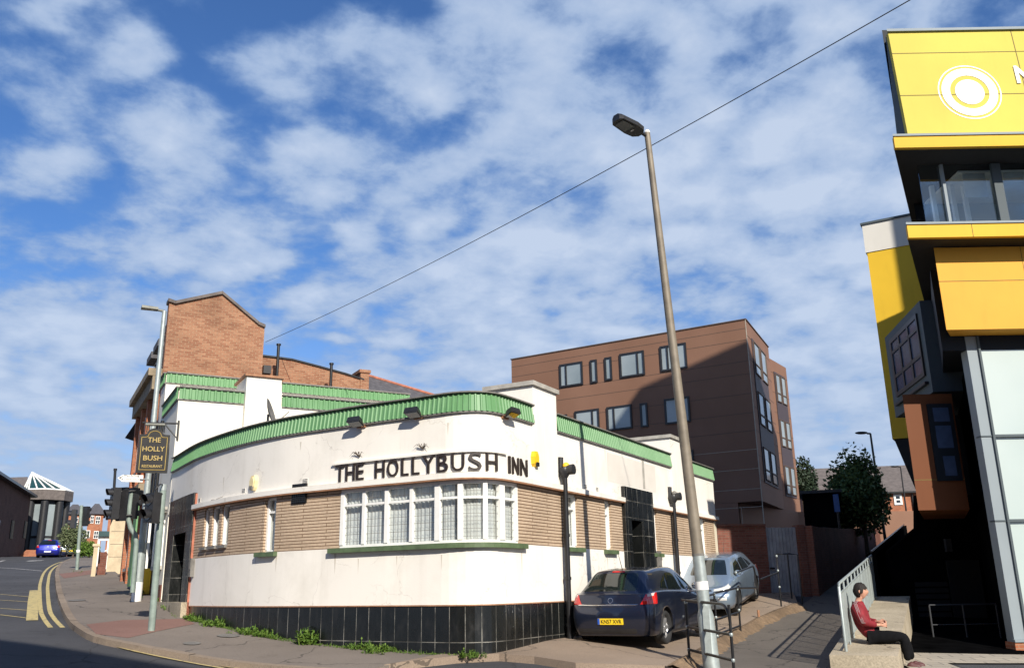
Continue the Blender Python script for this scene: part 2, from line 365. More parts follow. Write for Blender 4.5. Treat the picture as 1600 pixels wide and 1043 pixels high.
def thing(name, label, cat, loc=(0, 0, 0), group=None):
    o = bpy.data.objects.new(name, None); COL.objects.link(o); o.location = loc; o['label'] = label; o['category'] = cat
    o.empty_display_size = .2
    if group: o['group'] = group
    ORG[o.name] = Vector(loc); return o
def copy_tree(o, parent=None):
    c = o.copy(); COL.objects.link(c); c.parent = parent
    for ch in list(o.children): copy_tree(ch, c)
    return c

class Frame:
    """a vertical wall plane: origin, u along azimuth az, outward normal to the right of u unless flip"""
    def __init__(s, o, az, flip=False):
        s.o = Vector((o[0], o[1], 0)); s.az = az; s.u = dirv(az); s.n = Vector((s.u.y, -s.u.x, 0))*(-1 if flip else 1)
    def p(s, u, z, n=0.0): return s.o+s.u*u+s.n*n+Vector((0, 0, z))
    def px(s, x, y, n=0.0):
        q = onplane(x, y, s.o+s.n*n, s.az); d = Vector((q[0]-s.o.x, q[1]-s.o.y, 0)); return d.dot(s.u), float(q[2])
    def box(s, mb, u0, u1, z0, z1, n0, n1, mi=0):
        mb.hexa([s.p(u0, z0, n0), s.p(u1, z0, n0), s.p(u1, z0, n1), s.p(u0, z0, n1), s.p(u0, z1, n0), s.p(u1, z1, n0), s.p(u1, z1, n1), s.p(u0, z1, n1)], mi)
    def poly(s, mb, pts, n0, n1, mi=0):
        mb.prism([s.p(u, z, n0) for u, z in pts], s.n*(n1-n0), mi)

def text_mesh(mb, txt, fr, u, z, n, height, width=None, depth=.01, mi=0, bold=0.0, align='CENTER'):
    """lettering laid on a wall frame, u = left (or centre) position"""
    cu_ = bpy.data.curves.new('t', 'FONT'); cu_.body = txt; cu_.size = 1.0; cu_.extrude = .5; cu_.offset = bold; cu_.resolution_u = 4
    ob = bpy.data.objects.new('t', cu_); me = ob.to_mesh(); xs = [v.co.x for v in me.vertices]; ys = [v.co.y for v in me.vertices]
    x0, x1, y0, y1 = min(xs), max(xs), min(ys), max(ys); sy = height/(y1-y0); sx_ = (width/(x1-x0)) if width else sy
    uo = u-(x1-x0)*sx_/2 if align == 'CENTER' else u
    vs = [fr.p(uo+(v.co.x-x0)*sx_, z+(v.co.y-y0)*sy, n+(v.co.z+.5)*depth) for v in me.vertices]
    mb.mesh(vs, [list(p.vertices) for p in me.polygons], mi)
    ob.to_mesh_clear(); bpy.data.objects.remove(ob); bpy.data.curves.remove(cu_)

def sheet(name, poly, off, mat, spacing=.6, skirt=0.0, **tags):
    """a ground sheet following the terrain inside a plan polygon"""
    b = []
    for i in range(len(poly)):
        a, c = Vector(poly[i][:2]), Vector(poly[(i+1) % len(poly)][:2]); k = max(1, int((c-a).length/spacing))
        for j in range(k): b.append(a+(c-a)*j/k)
    nb_ = len(b); pts = list(b)
    xs = [p.x for p in b]; ys = [p.y for p in b]
    def inside(x, y):
        r = False; j = nb_-1
        for i in range(nb_):
            if (b[i].y > y) != (b[j].y > y) and x < (b[j].x-b[i].x)*(y-b[i].y)/(b[j].y-b[i].y)+b[i].x: r = not r
            j = i
        return r
    x = min(xs)+spacing*.5
    while x < max(xs):
        y = min(ys)+spacing*.5
        while y < max(ys):
            if inside(x, y) and min((p.x-x)**2+(p.y-y)**2 for p in b) > (spacing*.4)**2: pts.append(Vector((x, y)))
            y += spacing
        x += spacing
    r = delaunay_2d_cdt(pts, [(i, (i+1) % nb_) for i in range(nb_)], [], 1, 1e-5)
    vs = [(p.x, p.y, H(p.x, p.y)+off) for p in r[0]]
    mb = MB(); mb.mesh(vs, [list(f) for f in r[2]], 0, True)
    if skirt:
        area = sum(b[i].x*b[(i+1) % nb_].y-b[(i+1) % nb_].x*b[i].y for i in range(nb_))
        bb = b if area > 0 else list(reversed(b))
        for i in range(nb_):
            p, q = bb[i], bb[(i+1) % nb_]; zp = H(p.x, p.y)+off; zq = H(q.x, q.y)+off
            mb.poly([(p.x, p.y, zp-skirt), (q.x, q.y, zq-skirt), (q.x, q.y, zq), (p.x, p.y, zp)])
    return mb.build(name, mat, None, **tags)
def ribbon(mb, line, w, off, side=0.0, mi=0, step=.4, thick=0.0):
    """a strip of width w along a plan polyline, on the terrain; side shifts it to the right"""
    pts = resample([Vector(p[:2]) for p in line], step); L_ = []; R_ = []
    for i, p in enumerate(pts):
        d = (pts[min(i+1, len(pts)-1)]-pts[max(i-1, 0)]).normalized(); n = Vector((d.y, -d.x)); a = p+n*(side-w/2); c = p+n*(side+w/2)
        L_.append((a.x, a.y, H(a.x, a.y)+off)); R_.append((c.x, c.y, H(c.x, c.y)+off))
    for i in range(len(pts)-1):
        mb.poly([L_[i], R_[i], R_[i+1], L_[i+1]], mi)
        if thick:
            dn = Vector((0, 0, -thick))
            mb.poly([Vector(L_[i])+dn, L_[i], L_[i+1], Vector(L_[i+1])+dn], mi); mb.poly([R_[i], Vector(R_[i])+dn, Vector(R_[i+1])+dn, R_[i+1]], mi)
def catmull(P, n=12):
    out = []
    for i in range(len(P)-1):
        p0 = P[max(i-1, 0)]; p1 = P[i]; p2 = P[i+1]; p3 = P[min(i+2, len(P)-1)]
        for k in range(n):
            t = k/n; out.append(.5*((2*p1)+(p2-p0)*t+(2*p0-5*p1+4*p2-p3)*t*t+(3*p1-p0-3*p2+p3)*t**3))
    out.append(P[-1].copy()); return out
def resample(P, step):
    d = [0.0]
    for i in range(1, len(P)): d.append(d[-1]+(P[i]-P[i-1]).length)
    n = max(1, int(round(d[-1]/step))); out = []; j = 0
    for k in range(n+1):
        t = d[-1]*k/n
        while j < len(P)-2 and d[j+1] < t: j += 1
        e = d[j+1]-d[j]; out.append(P[j]+(P[j+1]-P[j])*((t-d[j])/e if e > 1e-9 else 0))
    return out
# ================================================================ SETTING
def axis(lo, hi, dlo, dhi, fine, grow=1.18):
    a = [dlo]; x = dlo
    while x < dhi: x += fine; a.append(x)
    st = fine; x = a[-1]
    while x < hi: st = min(st*grow, 60); x += st; a.append(x)
    st = fine; x = dlo; pre = []
    while x > lo: st = min(st*grow, 60); x -= st; pre.append(x)
    return list(reversed(pre))+a
gx = axis(-900, 900, -16, 16, .5); gy = axis(-160, 1500, 11, 36, .5)
mb = MB(); nx = len(gx)
mb.mesh([(x, y, H(x, y)) for y in gy for x in gx], [(j*nx+i, j*nx+i+1, (j+1)*nx+i+1, (j+1)*nx+i) for j in range(len(gy)-1) for i in range(nx-1)], 0, True)
mb.build('road', 'asphalt', None, kind='structure')

KPX = [(150, 866), (118, 870), (98, 877), (90, 884), (87, 893), (87, 905), (90, 926), (97, 947), (108, 967), (124, 981), (146, 992.5), (185, 1001.5), (235, 1011.5), (285, 1020.5), (335, 1029), (385, 1035), (450, 1041), (560, 1048)]
KERB = [Vector(Gp(x, y, .11)[:2]) for x, y in KPX]
KERB = resample(catmull(KERB, 6), .45)
def gp2(x, y, off=0): return Vector(Gp(x, y, off)[:2])
inner = [Vector((-.5, 17.4)), Vector((-3, 18.4)), Vector((-6, 21)), Vector((-9.5, 26)), Vector((-14, 33)), Vector((-21, 47)), Vector((-40, 90))]
sheet('pavement', [(p.x, p.y) for p in KERB]+[(gp2(620, 1046).x, gp2(620, 1046).y)]+[(p.x, p.y) for p in inner], .11, 'pavement', .7, skirt=.14, kind='structure')
mb = MB(); k0 = 0; rk = random.Random(2)
while k0 < len(KERB)-2:
    seg = KERB[k0:k0+3]; d0 = (seg[1]-seg[0]).normalized()*.006; d1 = (seg[-1]-seg[-2]).normalized()*.006
    ribbon(mb, [seg[0]+d0]+list(seg[1:-1])+[seg[-1]-d1], .15, .117+rk.uniform(-.005, .005), side=-.06+rk.uniform(-.006, .006), step=.45, thick=.14); k0 += 2
mb.build('kerb', 'kerb', None, kind='structure')
# red tactile and patched areas of the pavement
def patch(name, px, off, mat):
    P = [gp2(x, y, .11) for x, y in px]; return sheet(name, [(p.x, p.y) for p in P], off, mat, .5, kind='structure')
patch('tactile_paving', [(135, 975), (192, 968), (290, 966), (305, 974), (235, 988), (200, 996), (150, 990)], .115, 'tactile')
patch('tactile_paving', [(92, 896), (150, 889), (158, 894), (100, 903)], .115, 'tactile')
# forecourt where the cars are parked, raised a little over the alley path
edge = [(1050, 1043), (1085, 1022), (1118, 1002), (1150, 986), (1185, 967), (1215, 954), (1247, 943)]
EDGE = [gp2(x, y, .12) for x, y in edge]
fc = [gp2(600, 1050), gp2(640, 1044), gp2(715, 1035.5), gp2(780, 1032), gp2(835, 1036.5), gp2(900, 1047), gp2(1040, 1052)]+EDGE+[Vector((8.8, 29.5)), Vector((5, 29.5)), Vector((-.6, 17.3))]
sheet('forecourt', [(p.x, p.y) for p in fc], .125, 'forecourt', .6, skirt=.14, kind='structure')
mb = MB(); e = resample(EDGE, .12); r_ = random.Random(5)
prev = None
for i, p in enumerate(e):
    d = (e[min(i+1, len(e)-1)]-e[max(i-1, 0)]).normalized(); n = Vector((d.y, -d.x)); w = .30+.05*math.sin(i*.37)+.03*math.sin(i*1.13)+r_.uniform(-.05, .05)
    row = [(p-n*.10, .14), (p+n*.02, .155+r_.uniform(-.02, .03)), (p+n*w*.5, .10+r_.uniform(-.03, .03)), (p+n*w, -.02)]
    row = [Vector((q.x, q.y, H(q.x, q.y)+z)) for q, z in row]
    if prev:
        for k in range(3): mb.poly([prev[k], prev[k+1], row[k+1], row[k]])
    prev = row
mb.build('broken_kerb_edge', 'rubble', None, kind='structure')
# alley path
pth = [gp2(1035, 1052)]+EDGE+[Vector((9.0, 28.3)), Vector((22.0, 56.2)), Vector((24.5, 55)), Vector((9.9, 25.1)), Vector((5.7, 16.2)), Vector((5.3, 14.6))]
sheet('alley_path', [(p.x, p.y) for p in pth], .02, 'path_asphalt', .6, kind='structure')
pv = [Vector((6.55, 15.4)), Vector((7.1, 17.6)), Vector((8.2, 20)), Vector((9.9, 24.5)), Vector((24, 24.5)), Vector((24, 19.6)), Vector((8, 17.6)), Vector((7.3, 14.6))]
sheet('forecourt_paving', [(p.x, p.y) for p in pv], .03, 'paving', .6, kind='structure')

# painted lines
def linepx(px): return catmull([gp2(x, y, .0) for x, y in px], 8)
mb = MB()
ribbon(mb, linepx([(139, 872.5), (108, 876), (90, 883), (79, 893), (75, 910), (74.5, 925), (77, 950), (84, 965), (98, 980)]), .10, .008)
ribbon(mb, linepx([(128, 873), (98, 877), (80, 884), (69, 894), (63, 910), (62, 925), (63, 950), (68, 965), (79, 980)]), .10, .008)
mb.build('yellow_line', 'yellow_line', None, kind='structure')
mb = MB()
ribbon(mb, linepx([(142, 998.5), (190, 1011), (240, 1021.5), (290, 1031), (340, 1040), (390, 1048)]), .05, .022)
ribbon(mb, linepx([(142, 998.5), (190, 1013), (240, 1024.5), (290, 1034.5), (340, 1043.5), (390, 1051)]), .05, .022)
mb.build('yellow_line', 'yellow_line', None, kind='structure')
mb = MB(); ribbon(mb, [gp2(53, 922), gp2(51, 940), gp2(50, 969)], .24, .012)
for a, b, w in (((0, 928), (46, 932), .05), ((0, 937), (60, 941), .05), ((0, 950), (44, 953), .05), ((0, 960), (56, 967), .05)): ribbon(mb, [gp2(*a), gp2(*b)], w, .008)
mb.build('yellow_line', 'yellow_line', None, kind='structure')
mb = MB()
ribbon(mb, [gp2(-20, 885.5), gp2(20, 887.5), gp2(66, 891.5)], .12, .008)
for a, b, w in (((-4, 878), (7, 875), .22), ((-4, 870.5), (8, 870), .25), ((45, 876.5), (52, 876), .5), ((52, 876), (58, 875), .9)): ribbon(mb, [gp2(*a), gp2(*b)], w, .012)
mb.build('white_line', 'white_line', None, kind='structure')

# ================================================================ THE INN
WP = [(-9.28, 24.12), (-9.0, 23.7), (-7.7, 21.65), (-6.3, 19.95), (-5.0, 18.72), (-3.75, 17.88), (-2.65, 17.2), (-2.0, 16.84), (-1.55, 16.57), (-1.15, 16.36), (-.75, 16.28), (-.4, 16.42), (-.12, 16.80), (.15, 17.27), (.9, 18.63), (2.5, 21.5), (6.3, 28.4)]
WP = resample(catmull([Vector(p) for p in WP], 14), .06)
WS = [0.0]
for i in range(1, len(WP)): WS.append(WS[-1]+(WP[i]-WP[i-1]).length)
WLEN = WS[-1]
def wpt(s):
    s = min(max(s, 0), WLEN-1e-6); i = min(int(s/WLEN*(len(WP)-1)), len(WP)-2); t = (s-WS[i])/(WS[i+1]-WS[i]); return WP[i]+(WP[i+1]-WP[i])*t
def wnr(s):
    d = (wpt(min(s+.09, WLEN))-wpt(max(s-.09, 0))).normalized(); return Vector((d.y, -d.x))
def wp(s, z, off=0.0):
    p = wpt(s); n = wnr(s); return Vector((p.x+n.x*off, p.y+n.y*off, z))
def spx(x, y, off=0.0):
    """(distance along the inn's wall, height) of the point seen at photo position x, y"""
    v = ray(x, y); best = None
    for i in range(len(WP)-1):
        a = WP[i]; b = WP[i+1]
        if off:
            n = wnr(WS[i]); a = a+n*off; b = b+wnr(WS[i+1])*off
        c0 = a.x*v[1]-a.y*v[0]; c1 = b.x*v[1]-b.y*v[0]
        if c0*c1 <= 0 and abs(c0-c1) > 1e-12:
            t = c0/(c0-c1); p = a+(b-a)*t; k = p.y/v[1]; r = (WS[i]+(WS[i+1]-WS[i])*t, v[2]*k)
            if best is None or k < best[0]: best = (k, r)
    return best[1]
def wstrip(mb, s0, s1, z0, z1, off=0.0, mi=0, ds=.16):
    n = max(1, int(math.ceil((s1-s0)/ds)))
    for k in range(n):
        a = s0+(s1-s0)*k/n; b = s0+(s1-s0)*(k+1)/n
        mb.poly([wp(a, z0, off), wp(b, z0, off), wp(b, z1, off), wp(a, z1, off)], mi, [(a, z0), (b, z0), (b, z1), (a, z1)])
def wbox(mb, s0, s1, z0, z1, o0, o1, mi=0, ds=.16, ends=True):
    """a band along the wall from offset o0 (inside) to o1 (outside)"""
    n = max(1, int(math.ceil((s1-s0)/ds)))
    for k in range(n):
        a = s0+(s1-s0)*k/n; b = s0+(s1-s0)*(k+1)/n
        mb.poly([wp(a, z0, o1), wp(b, z0, o1), wp(b, z1, o1), wp(a, z1, o1)], mi, [(a, z0), (b, z0), (b, z1), (a, z1)])
        mb.poly([wp(b, z0, o0), wp(a, z0, o0), wp(a, z1, o0), wp(b, z1, o0)], mi, [(b, z0), (a, z0), (a, z1), (b, z1)])
        mb.poly([wp(a, z1, o1), wp(b, z1, o1), wp(b, z1, o0), wp(a, z1, o0)], mi, [(a, z1), (b, z1), (b, z1+.1), (a, z1+.1)])
        mb.poly([wp(a, z0, o0), wp(b, z0, o0), wp(b, z0, o1), wp(a, z0, o1)], mi, [(a, z0), (b, z0), (b, z0-.1), (a, z0-.1)])
    if ends:
        mb.poly([wp(s0, z0, o0), wp(s0, z0, o1), wp(s0, z1, o1), wp(s0, z1, o0)], mi, [(0, z0), (abs(o1-o0), z0), (abs(o1-o0), z1), (0, z1)])
        mb.poly([wp(s1, z0, o1), wp(s1, z0, o0), wp(s1, z1, o0), wp(s1, z1, o1)], mi, [(0, z0), (abs(o1-o0), z0), (abs(o1-o0), z1), (0, z1)])
ZP, ZS, ZC, ZG, ZT = -.268, .80, 1.95, 3.19, 3.56       # plinth top, sill band, cornice underside, green band foot and top
sD0 = spx(263, 870)[0]; sD1 = spx(300, 870)[0]           # the corner doorway at the left end
sR0 = spx(973.5, 830)[0]; sR1 = spx(1018, 830)[0]         # the doorway in the right wall
inn = thing('pub', 'single-storey white pub with curved corner, buff brick band, black tiled plinth and green corrugated parapet', 'pub', (-2, 20, -1.0))
# lower white wall, plinth, upper wall
mb = MB()
for a, b in ((sD1, sR0), (sR1, WLEN)):
    wbox(mb, a, b, ZP, ZS, -.25, 0.0)
wbox(mb, 0, WLEN, ZC+.12, ZG, -.25, 0.0)
wbox(mb, sD1, sR0, ZC, ZC+.12, -.25, -.05); wbox(mb, sR1, WLEN, ZC, ZC+.12, -.25, -.05)
wbox(mb, 0, sD1, 1.6, ZC+.12, -.25, -.01)
wbox(mb, 0, WLEN, ZG, ZT-.08, -.25, -.10)
mb.build('rendered_wall', 'white_render', inn)
for a, b in ((sD1, sR0), (sR1, WLEN)):
    mb = MB(); wbox(mb, a, b, -2.2, ZP-.004, -.25, -.012); mb.build('tiled_plinth', 'black_tile', inn)
    mb = MB(); wbox(mb, a, b, ZC, ZC+.10, 0.0, .11); mb.build('cornice', 'white_render', inn)
mb = MB()
for a, b in ((sD1, sR0), (sR1, WLEN)): wbox(mb, a, b, ZC-.028, ZC-.002, -.02, .105)
for a, b in ((sD1, sR0), (sR1, WLEN)): wbox(mb, a, b, ZP-.012, ZP+.010, -.02, .012)
mb.build('cornice_drip', 'rust_trim', inn)

# openings in the brick band: (px left, px right, ref y)
OPEN = []
def op(x0, x1, y, kind, zlo=ZS, zhi=ZC-.03): OPEN.append([spx(x0, y)[0], spx(x1, y)[0], kind, zlo, zhi])
op(318.5, 326.5, 820, 'slit', 1.02); op(330.5, 341.5, 820, 'slit', 1.02); op(345.5, 357, 820, 'slit', 1.02)
op(412.5, 430, 815, 'tall'); op(532, 809, 800, 'bay')
op(889, 904, 815, 'tall'); op(946, 956, 815, 'tall'); op(1018.5, 1027.5, 820, 'tall'); op(1094, 1103, 830, 'tall')
OPEN.sort()
s = sD1
for a, b, k, zl, zh in OPEN+[[WLEN, WLEN, None, 0, 0]]:
    segs = [(s, a)]
    if s < sR0 < a: segs = [(s, sR0), (sR1, a)]
    for p, q in segs:
        if q-p > .01: mb = MB(); wbox(mb, p, q, ZS, ZC-.03, -.25, -.004); mb.build('brick_band', 'buff_brick', inn)
    if k and zl > ZS+.01: mb = MB(); wbox(mb, a, b, ZS, zl, -.25, -.004); mb.build('brick_band', 'buff_brick', inn)
    s = b
# corrugated green fascia
mb = MB(); pitch = .105; n = int(WLEN/pitch)
ranges = [(0, spx(831, 640)[0]), (spx(868, 650)[0], spx(1046, 712)[0]), (spx(1066, 720)[0], WLEN)]
for a, b in ranges:
    n = max(2, int((b-a)/pitch))
    prof = []
    for k in range(n):
        t0 = a+(b-a)*k/n; w = (b-a)/n
        prof += [(t0, .030), (t0+w*.50, .030), (t0+w*.64, .050), (t0+w*.86, .050)]
    prof.append((b, .030))
    for (s0, o0), (s1, o1) in zip(prof[:-1], prof[1:]):
        mb.poly([wp(s0, ZG, o0+.02), wp(s1, ZG, o1+.02), wp(s1, ZT-.02, o1-.03), wp(s0, ZT-.02, o0-.03)], 0, [(s0, ZG), (s1, ZG), (s1, ZT), (s0, ZT)])
    wstrip(mb, a, b, ZG-.001, ZT-.02, -.095)
    wbox(mb, a, b, ZG-.03, ZG-.001, -.05, .05, 1)
    wbox(mb, a, b, ZT-.02, ZT+.005, -.16, .07, 1)
mb.build('parapet_fascia', ['green_metal', 'grey_cap'], inn)
# flat roof behind the parapet
mb = MB(); rp = [wp(WLEN*i/60, 3.25, -.2) for i in range(61)]
back = [V((-2, 40, 3.25)), V((-9, 27, 3.25))]
c0 = V((0, 24, 3.25))
ring = rp+[V((2, 30.5, 3.25))]
for i in range(len(ring)): mb.poly([c0, ring[i], ring[(i+1) % len(ring)]])
mb.build('flat_roof', 'roof_felt', inn)
mb = MB(); fe = Frame((6.3, 28.4), -61.0); fe.box(mb, 0, 9, -1.5, 3.4, -.25, .0)
mb.build('rear_wall', 'cream_render', inn)
# dark room behind the windows
mb = MB()
wstrip(mb, sD1, WLEN, ZS-.2, ZC, -1.3); 
for z in (ZS-.2, ZC+.05):
    for k in range(100):
        a = sD1+(WLEN-sD1)*k/100; b = sD1+(WLEN-sD1)*(k+1)/100; mb.poly([wp(a, z, -.24), wp(b, z, -.24), wp(b, z, -1.35), wp(a, z, -1.35)])
mb.build('room', 'interior', inn)

def window(s0, s1, zl, zh, mull, trans, fw=.05, rec=.10, curtain=True, label=None, sill=None, lead=False, dummies=0):
    fb = MB(); fw2 = fw/2
    wbox(fb, s0, s1, zl, zl+fw, -rec-.05, -rec+.02); wbox(fb, s0, s1, zh-fw, zh, -rec-.05, -rec+.02)
    for m_ in mull:
        c, w = m_; wbox(fb, max(c-w/2, s0), min(c+w/2, s1), zl+fw, zh-fw, -rec-.05, -rec+.035, ds=.3)
    if trans:
        ms = sorted(m_[0] for m_ in mull)
        for a, b in zip(ms[:-1], ms[1:]): wbox(fb, a+.01, b-.01, trans-.022, trans+.022, -rec-.045, -rec+.025)
    f = fb.build('window', 'white_paint', inn)
    if label: f['label'] = label
    pb = MB(); wstrip(pb, s0, s1, zl, zh, -rec-.02); pb.build('pane', 'glass', f)
    if lead:
        lb = MB(); z = zl+.12
        while z < zh-.05: wstrip(lb, s0+.04, s1-.04, z-.004, z+.004, -rec-.012); z += .135
        ms = sorted(m_[0] for m_ in mull)
        for a, b in zip(ms[:-1], ms[1:]):
            for q in (.33, .66):
                c = a+(b-a)*q; wstrip(lb, c-.003, c+.003, zl+.05, zh-.05, -rec-.012)
        lb.build('leading', 'grey_cap', f)
    if curtain:
        cb = MB(); st = .013; n = int((s1-s0)/st); r_ = random.Random(int(s0*10)); ph = 0; offs = []
        for k in range(n+1): ph += r_.uniform(.5, 1.3); offs.append(-rec-.10+.011*math.sin(ph)+.004*r_.uniform(-1, 1))
        vs = []
        for k in range(n+1):
            a = s0+(s1-s0)*k/n; vs += [wp(a, zl, offs[k]*.98), wp(a, zh-.01, offs[k])]
        cb.mesh(vs, [(2*k, 2*k+2, 2*k+3, 2*k+1) for k in range(n)], 0, True); cb.build('curtain', 'curtain', f)
    if sill:
        sb = MB(); wbox(sb, sill[0], sill[1], zl-.085, zl+.004, -rec, .10); sb.build('sill', 'green_sill', f)
    return f
for s0, s1, k, zl, zh in OPEN:
    if k == 'slit':
        window(s0, s1, zl, zh, [(s0+.02, .05), (s1-.02, .05)], None, .04, .08, curtain=False)
        sb = MB(); wbox(sb, s0-.06, s1-.02, zl-.05, zl+.012, -.05, .06); sb.build('sill', 'grey_cap', inn)
    elif k == 'tall':
        window(s0, s1, zl, zh, [(s0+.03, .06), (s1-.03, .06)], 1.62, .05, .10, sill=(s0-.16, s1+.12))
    else:
        mx = [(533, 6), (568, 4.5), (603.5, 5.5), (642.3, 5), (683, 8), (719, 8), (758.5, 7), (785, 8), (806, 6)]
        ml = [(spx(x, 800)[0], max(.05, spx(x+w/2, 800)[0]-spx(x-w/2, 800)[0])) for x, w in mx]
        ml[0] = (s0+.045, .09); ml[-1] = (s1-.045, .09)
        window(s0, s1, zl, zh, ml, 1.61, .06, .03, label='wide bow window of nine lights with net curtains', sill=(s0-.22, s1+.22), lead=True)

# white reveal lintels over the slits and the brick joints: small items in the wall
def airbrick(x, y, w=.16, h=.10):
    s, z = spx(x, y); b = MB()
    wbox(b, s-w/2, s+w/2, z-h/2, z+h/2, 0, .006, 0)
    for k in range(3): wbox(b, s-w*.42, s+w*.42, z-h*.35+k*h*.30, z-h*.35+k*h*.30+.012, .006, .010, 1)
    b.build('air_brick', ['white_render', 'black_paint'], inn)
for x, y in ((312, 781), (381, 766), (477, 751), (914.5, 760), (932.5, 764)): airbrick(x, y)
s, z = spx(469, 770); b = MB(); wbox(b, s-.20, s+.20, z-.20, z+.19, 0, .03)
for k in range(9): wbox(b, s-.18, s+.18, z-.18+k*.041, z-.165+k*.041, .03, .045)
for k in range(7): wbox(b, s-.19+k*.06, s-.18+k*.06, z-.19, z+.18, .03, .05)
b.build('vent_grille', 'black_paint', inn, label='black louvred vent grille under the cornice')
def alarm(x, y, mats, lab):
    s, z = spx(x, y); f = Frame((wpt(s).x, wpt(s).y), math.degrees(math.atan2(-wnr(s).y, wnr(s).x)), True); f.o = wp(s, 0); n = wnr(s); f.n = Vector((n.x, n.y, 0)); f.u = Vector((-n.y, n.x, 0))
    b = MB(); R = [(-.09, -.10), (-.045, -.16), (.045, -.16), (.09, -.10), (.105, .04), (.06, .15), (-.06, .15), (-.105, .04)]
    f.poly(b, [(u, z+w) for u, w in R], 0, .08, 0); f.poly(b, [(u*.75, z+w*.75) for u, w in R], .08, .10, 0); f.box(b, -.055, .055, z-.15, z-.07, .08, .115, 1)
    o = b.build('alarm_box', mats, None); o['label'] = lab; o['category'] = 'alarm box'; o['group'] = 'alarm boxes on the pub wall'
alarm(833, 717, ['yellow_box', 'black_plastic'], 'yellow alarm box with black base to the right of the pub name lettering')
simple('cream_plastic', (.72, .60, .33), .5)
alarm(399, 754, ['cream_plastic', 'grey_cap'], 'faded cream alarm box above the tall window left of the vent grille')
def meter(x, y, w, h, mat, lab):
    s, z = spx(x, y); b = MB(); wbox(b, s-w/2, s+w/2, z-h/2, z+h/2, 0, .09); wbox(b, s-w*.35, s+w*.35, z-h*.1, z+h*.42, .09, .10)
    o = b.build('meter_box', mat, None); o['label'] = lab; o['category'] = 'meter box'
meter(302.5, 886, .13, .42, 'grey_cap', 'small grey meter box beside the black tiled corner doorway')
meter(1026, 880, .32, .62, 'grey_cap', 'grey meter box under the window right of the side doorway')

# left corner doorway (black tile surround)
dw = MB(); zt = spx(300, 772)[1]
da = sD0+(sD1-sD0)*.30; db = sD0+(sD1-sD0)*.82
wbox(dw, sD0, da, -2.0, zt, -.25, .07); wbox(dw, db, sD1+.02, -2.0, zt, -.25, .07); wbox(dw, da, db, 1.45, zt, -.25, .07)
dws = dw.build('door_surround', 'black_tile_square', inn)
b = MB(); wbox(b, da, db, -1.9, 1.45, -.5, -.42); wbox(b, da+.12, db-.1, .3, 1.2, -.42, -.40); b.build('door', 'black_paint', inn)
b = MB(); wbox(b, sD1+.022, sD1+.05, -1.5, zt-.02, -.1, .045); b.build('door_trim', 'terracotta', inn)
b = MB(); wbox(b, sD0-.02, sD1+.05, -1.3, H(*wpt(sD0))+.16, -.4, .18); b.build('doorstep', 'concrete', inn)
# side doorway in the right wall
dw = MB(); zt = 2.33
a1 = spx(983.5, 850)[0]; b1 = spx(1000, 850)[0]
wbox(dw, sR0, a1, -2.0, zt, -.25, .09); wbox(dw, b1, sR1, -2.0, zt, -.25, .09); wbox(dw, a1, b1, 1.55, zt, -.25, .09)
dw.build('door_surround', 'black_tile_square', inn)
b = MB(); wbox(b, a1, a1+.05, -1.4, 1.55, -.9, -.25); wbox(b, b1-.02, b1, -1.4, 1.55, -.9, -.25); wbox(b, a1, b1, -1.4, 1.55, -.95, -.9); b.build('door_recess', 'black_tile_square', inn)
b = MB(); wbox(b, a1+.12, b1-.05, -1.3, 1.2, -.86, -.80); wbox(b, a1+.2, b1-.15, -.3, .9, -.80, -.785); b.build('door', 'wood', inn)

# pillars that rise above the parapet
def pillar(x0, x1, ytop, xmid_top, depth, lab, zt=None):
    s0 = spx(x0, 700)[0]; s1 = spx(x1, 700)[0]; fr = Frame(wpt(s0), 28.93); L_ = s1-s0
    zt = fr.px(x0, ytop)[1] if zt is None else zt
    b = MB(); fr.box(b, 0, L_, ZC+.05, zt-.09, -depth, .045); p = b.build('parapet_pillar', 'white_render', inn, label=lab)
    b = MB(); fr.box(b, -.06, L_+.06, zt-.09, zt, -depth-.06, .10); b.build('coping', 'stone_cap', p)
pillar(831, 868, 596, 0, 1.05, 'tall white parapet pillar at the curved corner')
pillar(1045, 1065, 679, 0, 1.35, 'shorter white parapet pillar near the far end')

# lettering
NAME = 'THE HOLLYBUSH INN'
LX = [(525.5, 533.5), (542, 555.5), (558.5, 569.5), None, (587.5, 602), (606.5, 623.5), (628.5, 639.5), (645, 656.5), (661, 680), (684.5, 701), (706.5, 726.5), (732, 752.5), (758, 775.5), None, (793, 795.8), (799, 808.5), (811.5, 822)]
LX[0] = (526, 539.5)
sgn = thing('wall_lettering', 'dark raised letters reading THE HOLLYBUSH INN above the bow window', 'sign', tuple(wp(spx(670, 735)[0], 2.1)))
zb_, zt_ = spx(612, 745)[1], spx(612, 718)[1]
for ch, lx in zip(NAME, LX):
    if lx is None: continue
    xm = (lx[0]+lx[1])/2; yy = 735
    s0 = spx(lx[0], yy)[0]; s1 = spx(lx[1], yy)[0]; sm_ = (s0+s1)/2; n = wnr(sm_)
    fr = Frame((0, 0), 0); fr.o = wp(sm_, 0); fr.n = Vector((n.x, n.y, 0)); fr.u = Vector((-n.y, n.x, 0))
    b = MB(); text_mesh(b, ch, fr, 0, zb_, .012, zt_-zb_, s1-s0, .030, bold=.0); b.build('letter', 'dark_letter', sgn)
b = MB(); sa = spx(521, 735)[0]; sb_ = spx(789, 725)[0]
wbox(b, sa, sb_, zt_+.012, zt_+.05, 0, .055); b.build('sign_ledge', 'white_render', sgn)
r_ = random.Random(3)
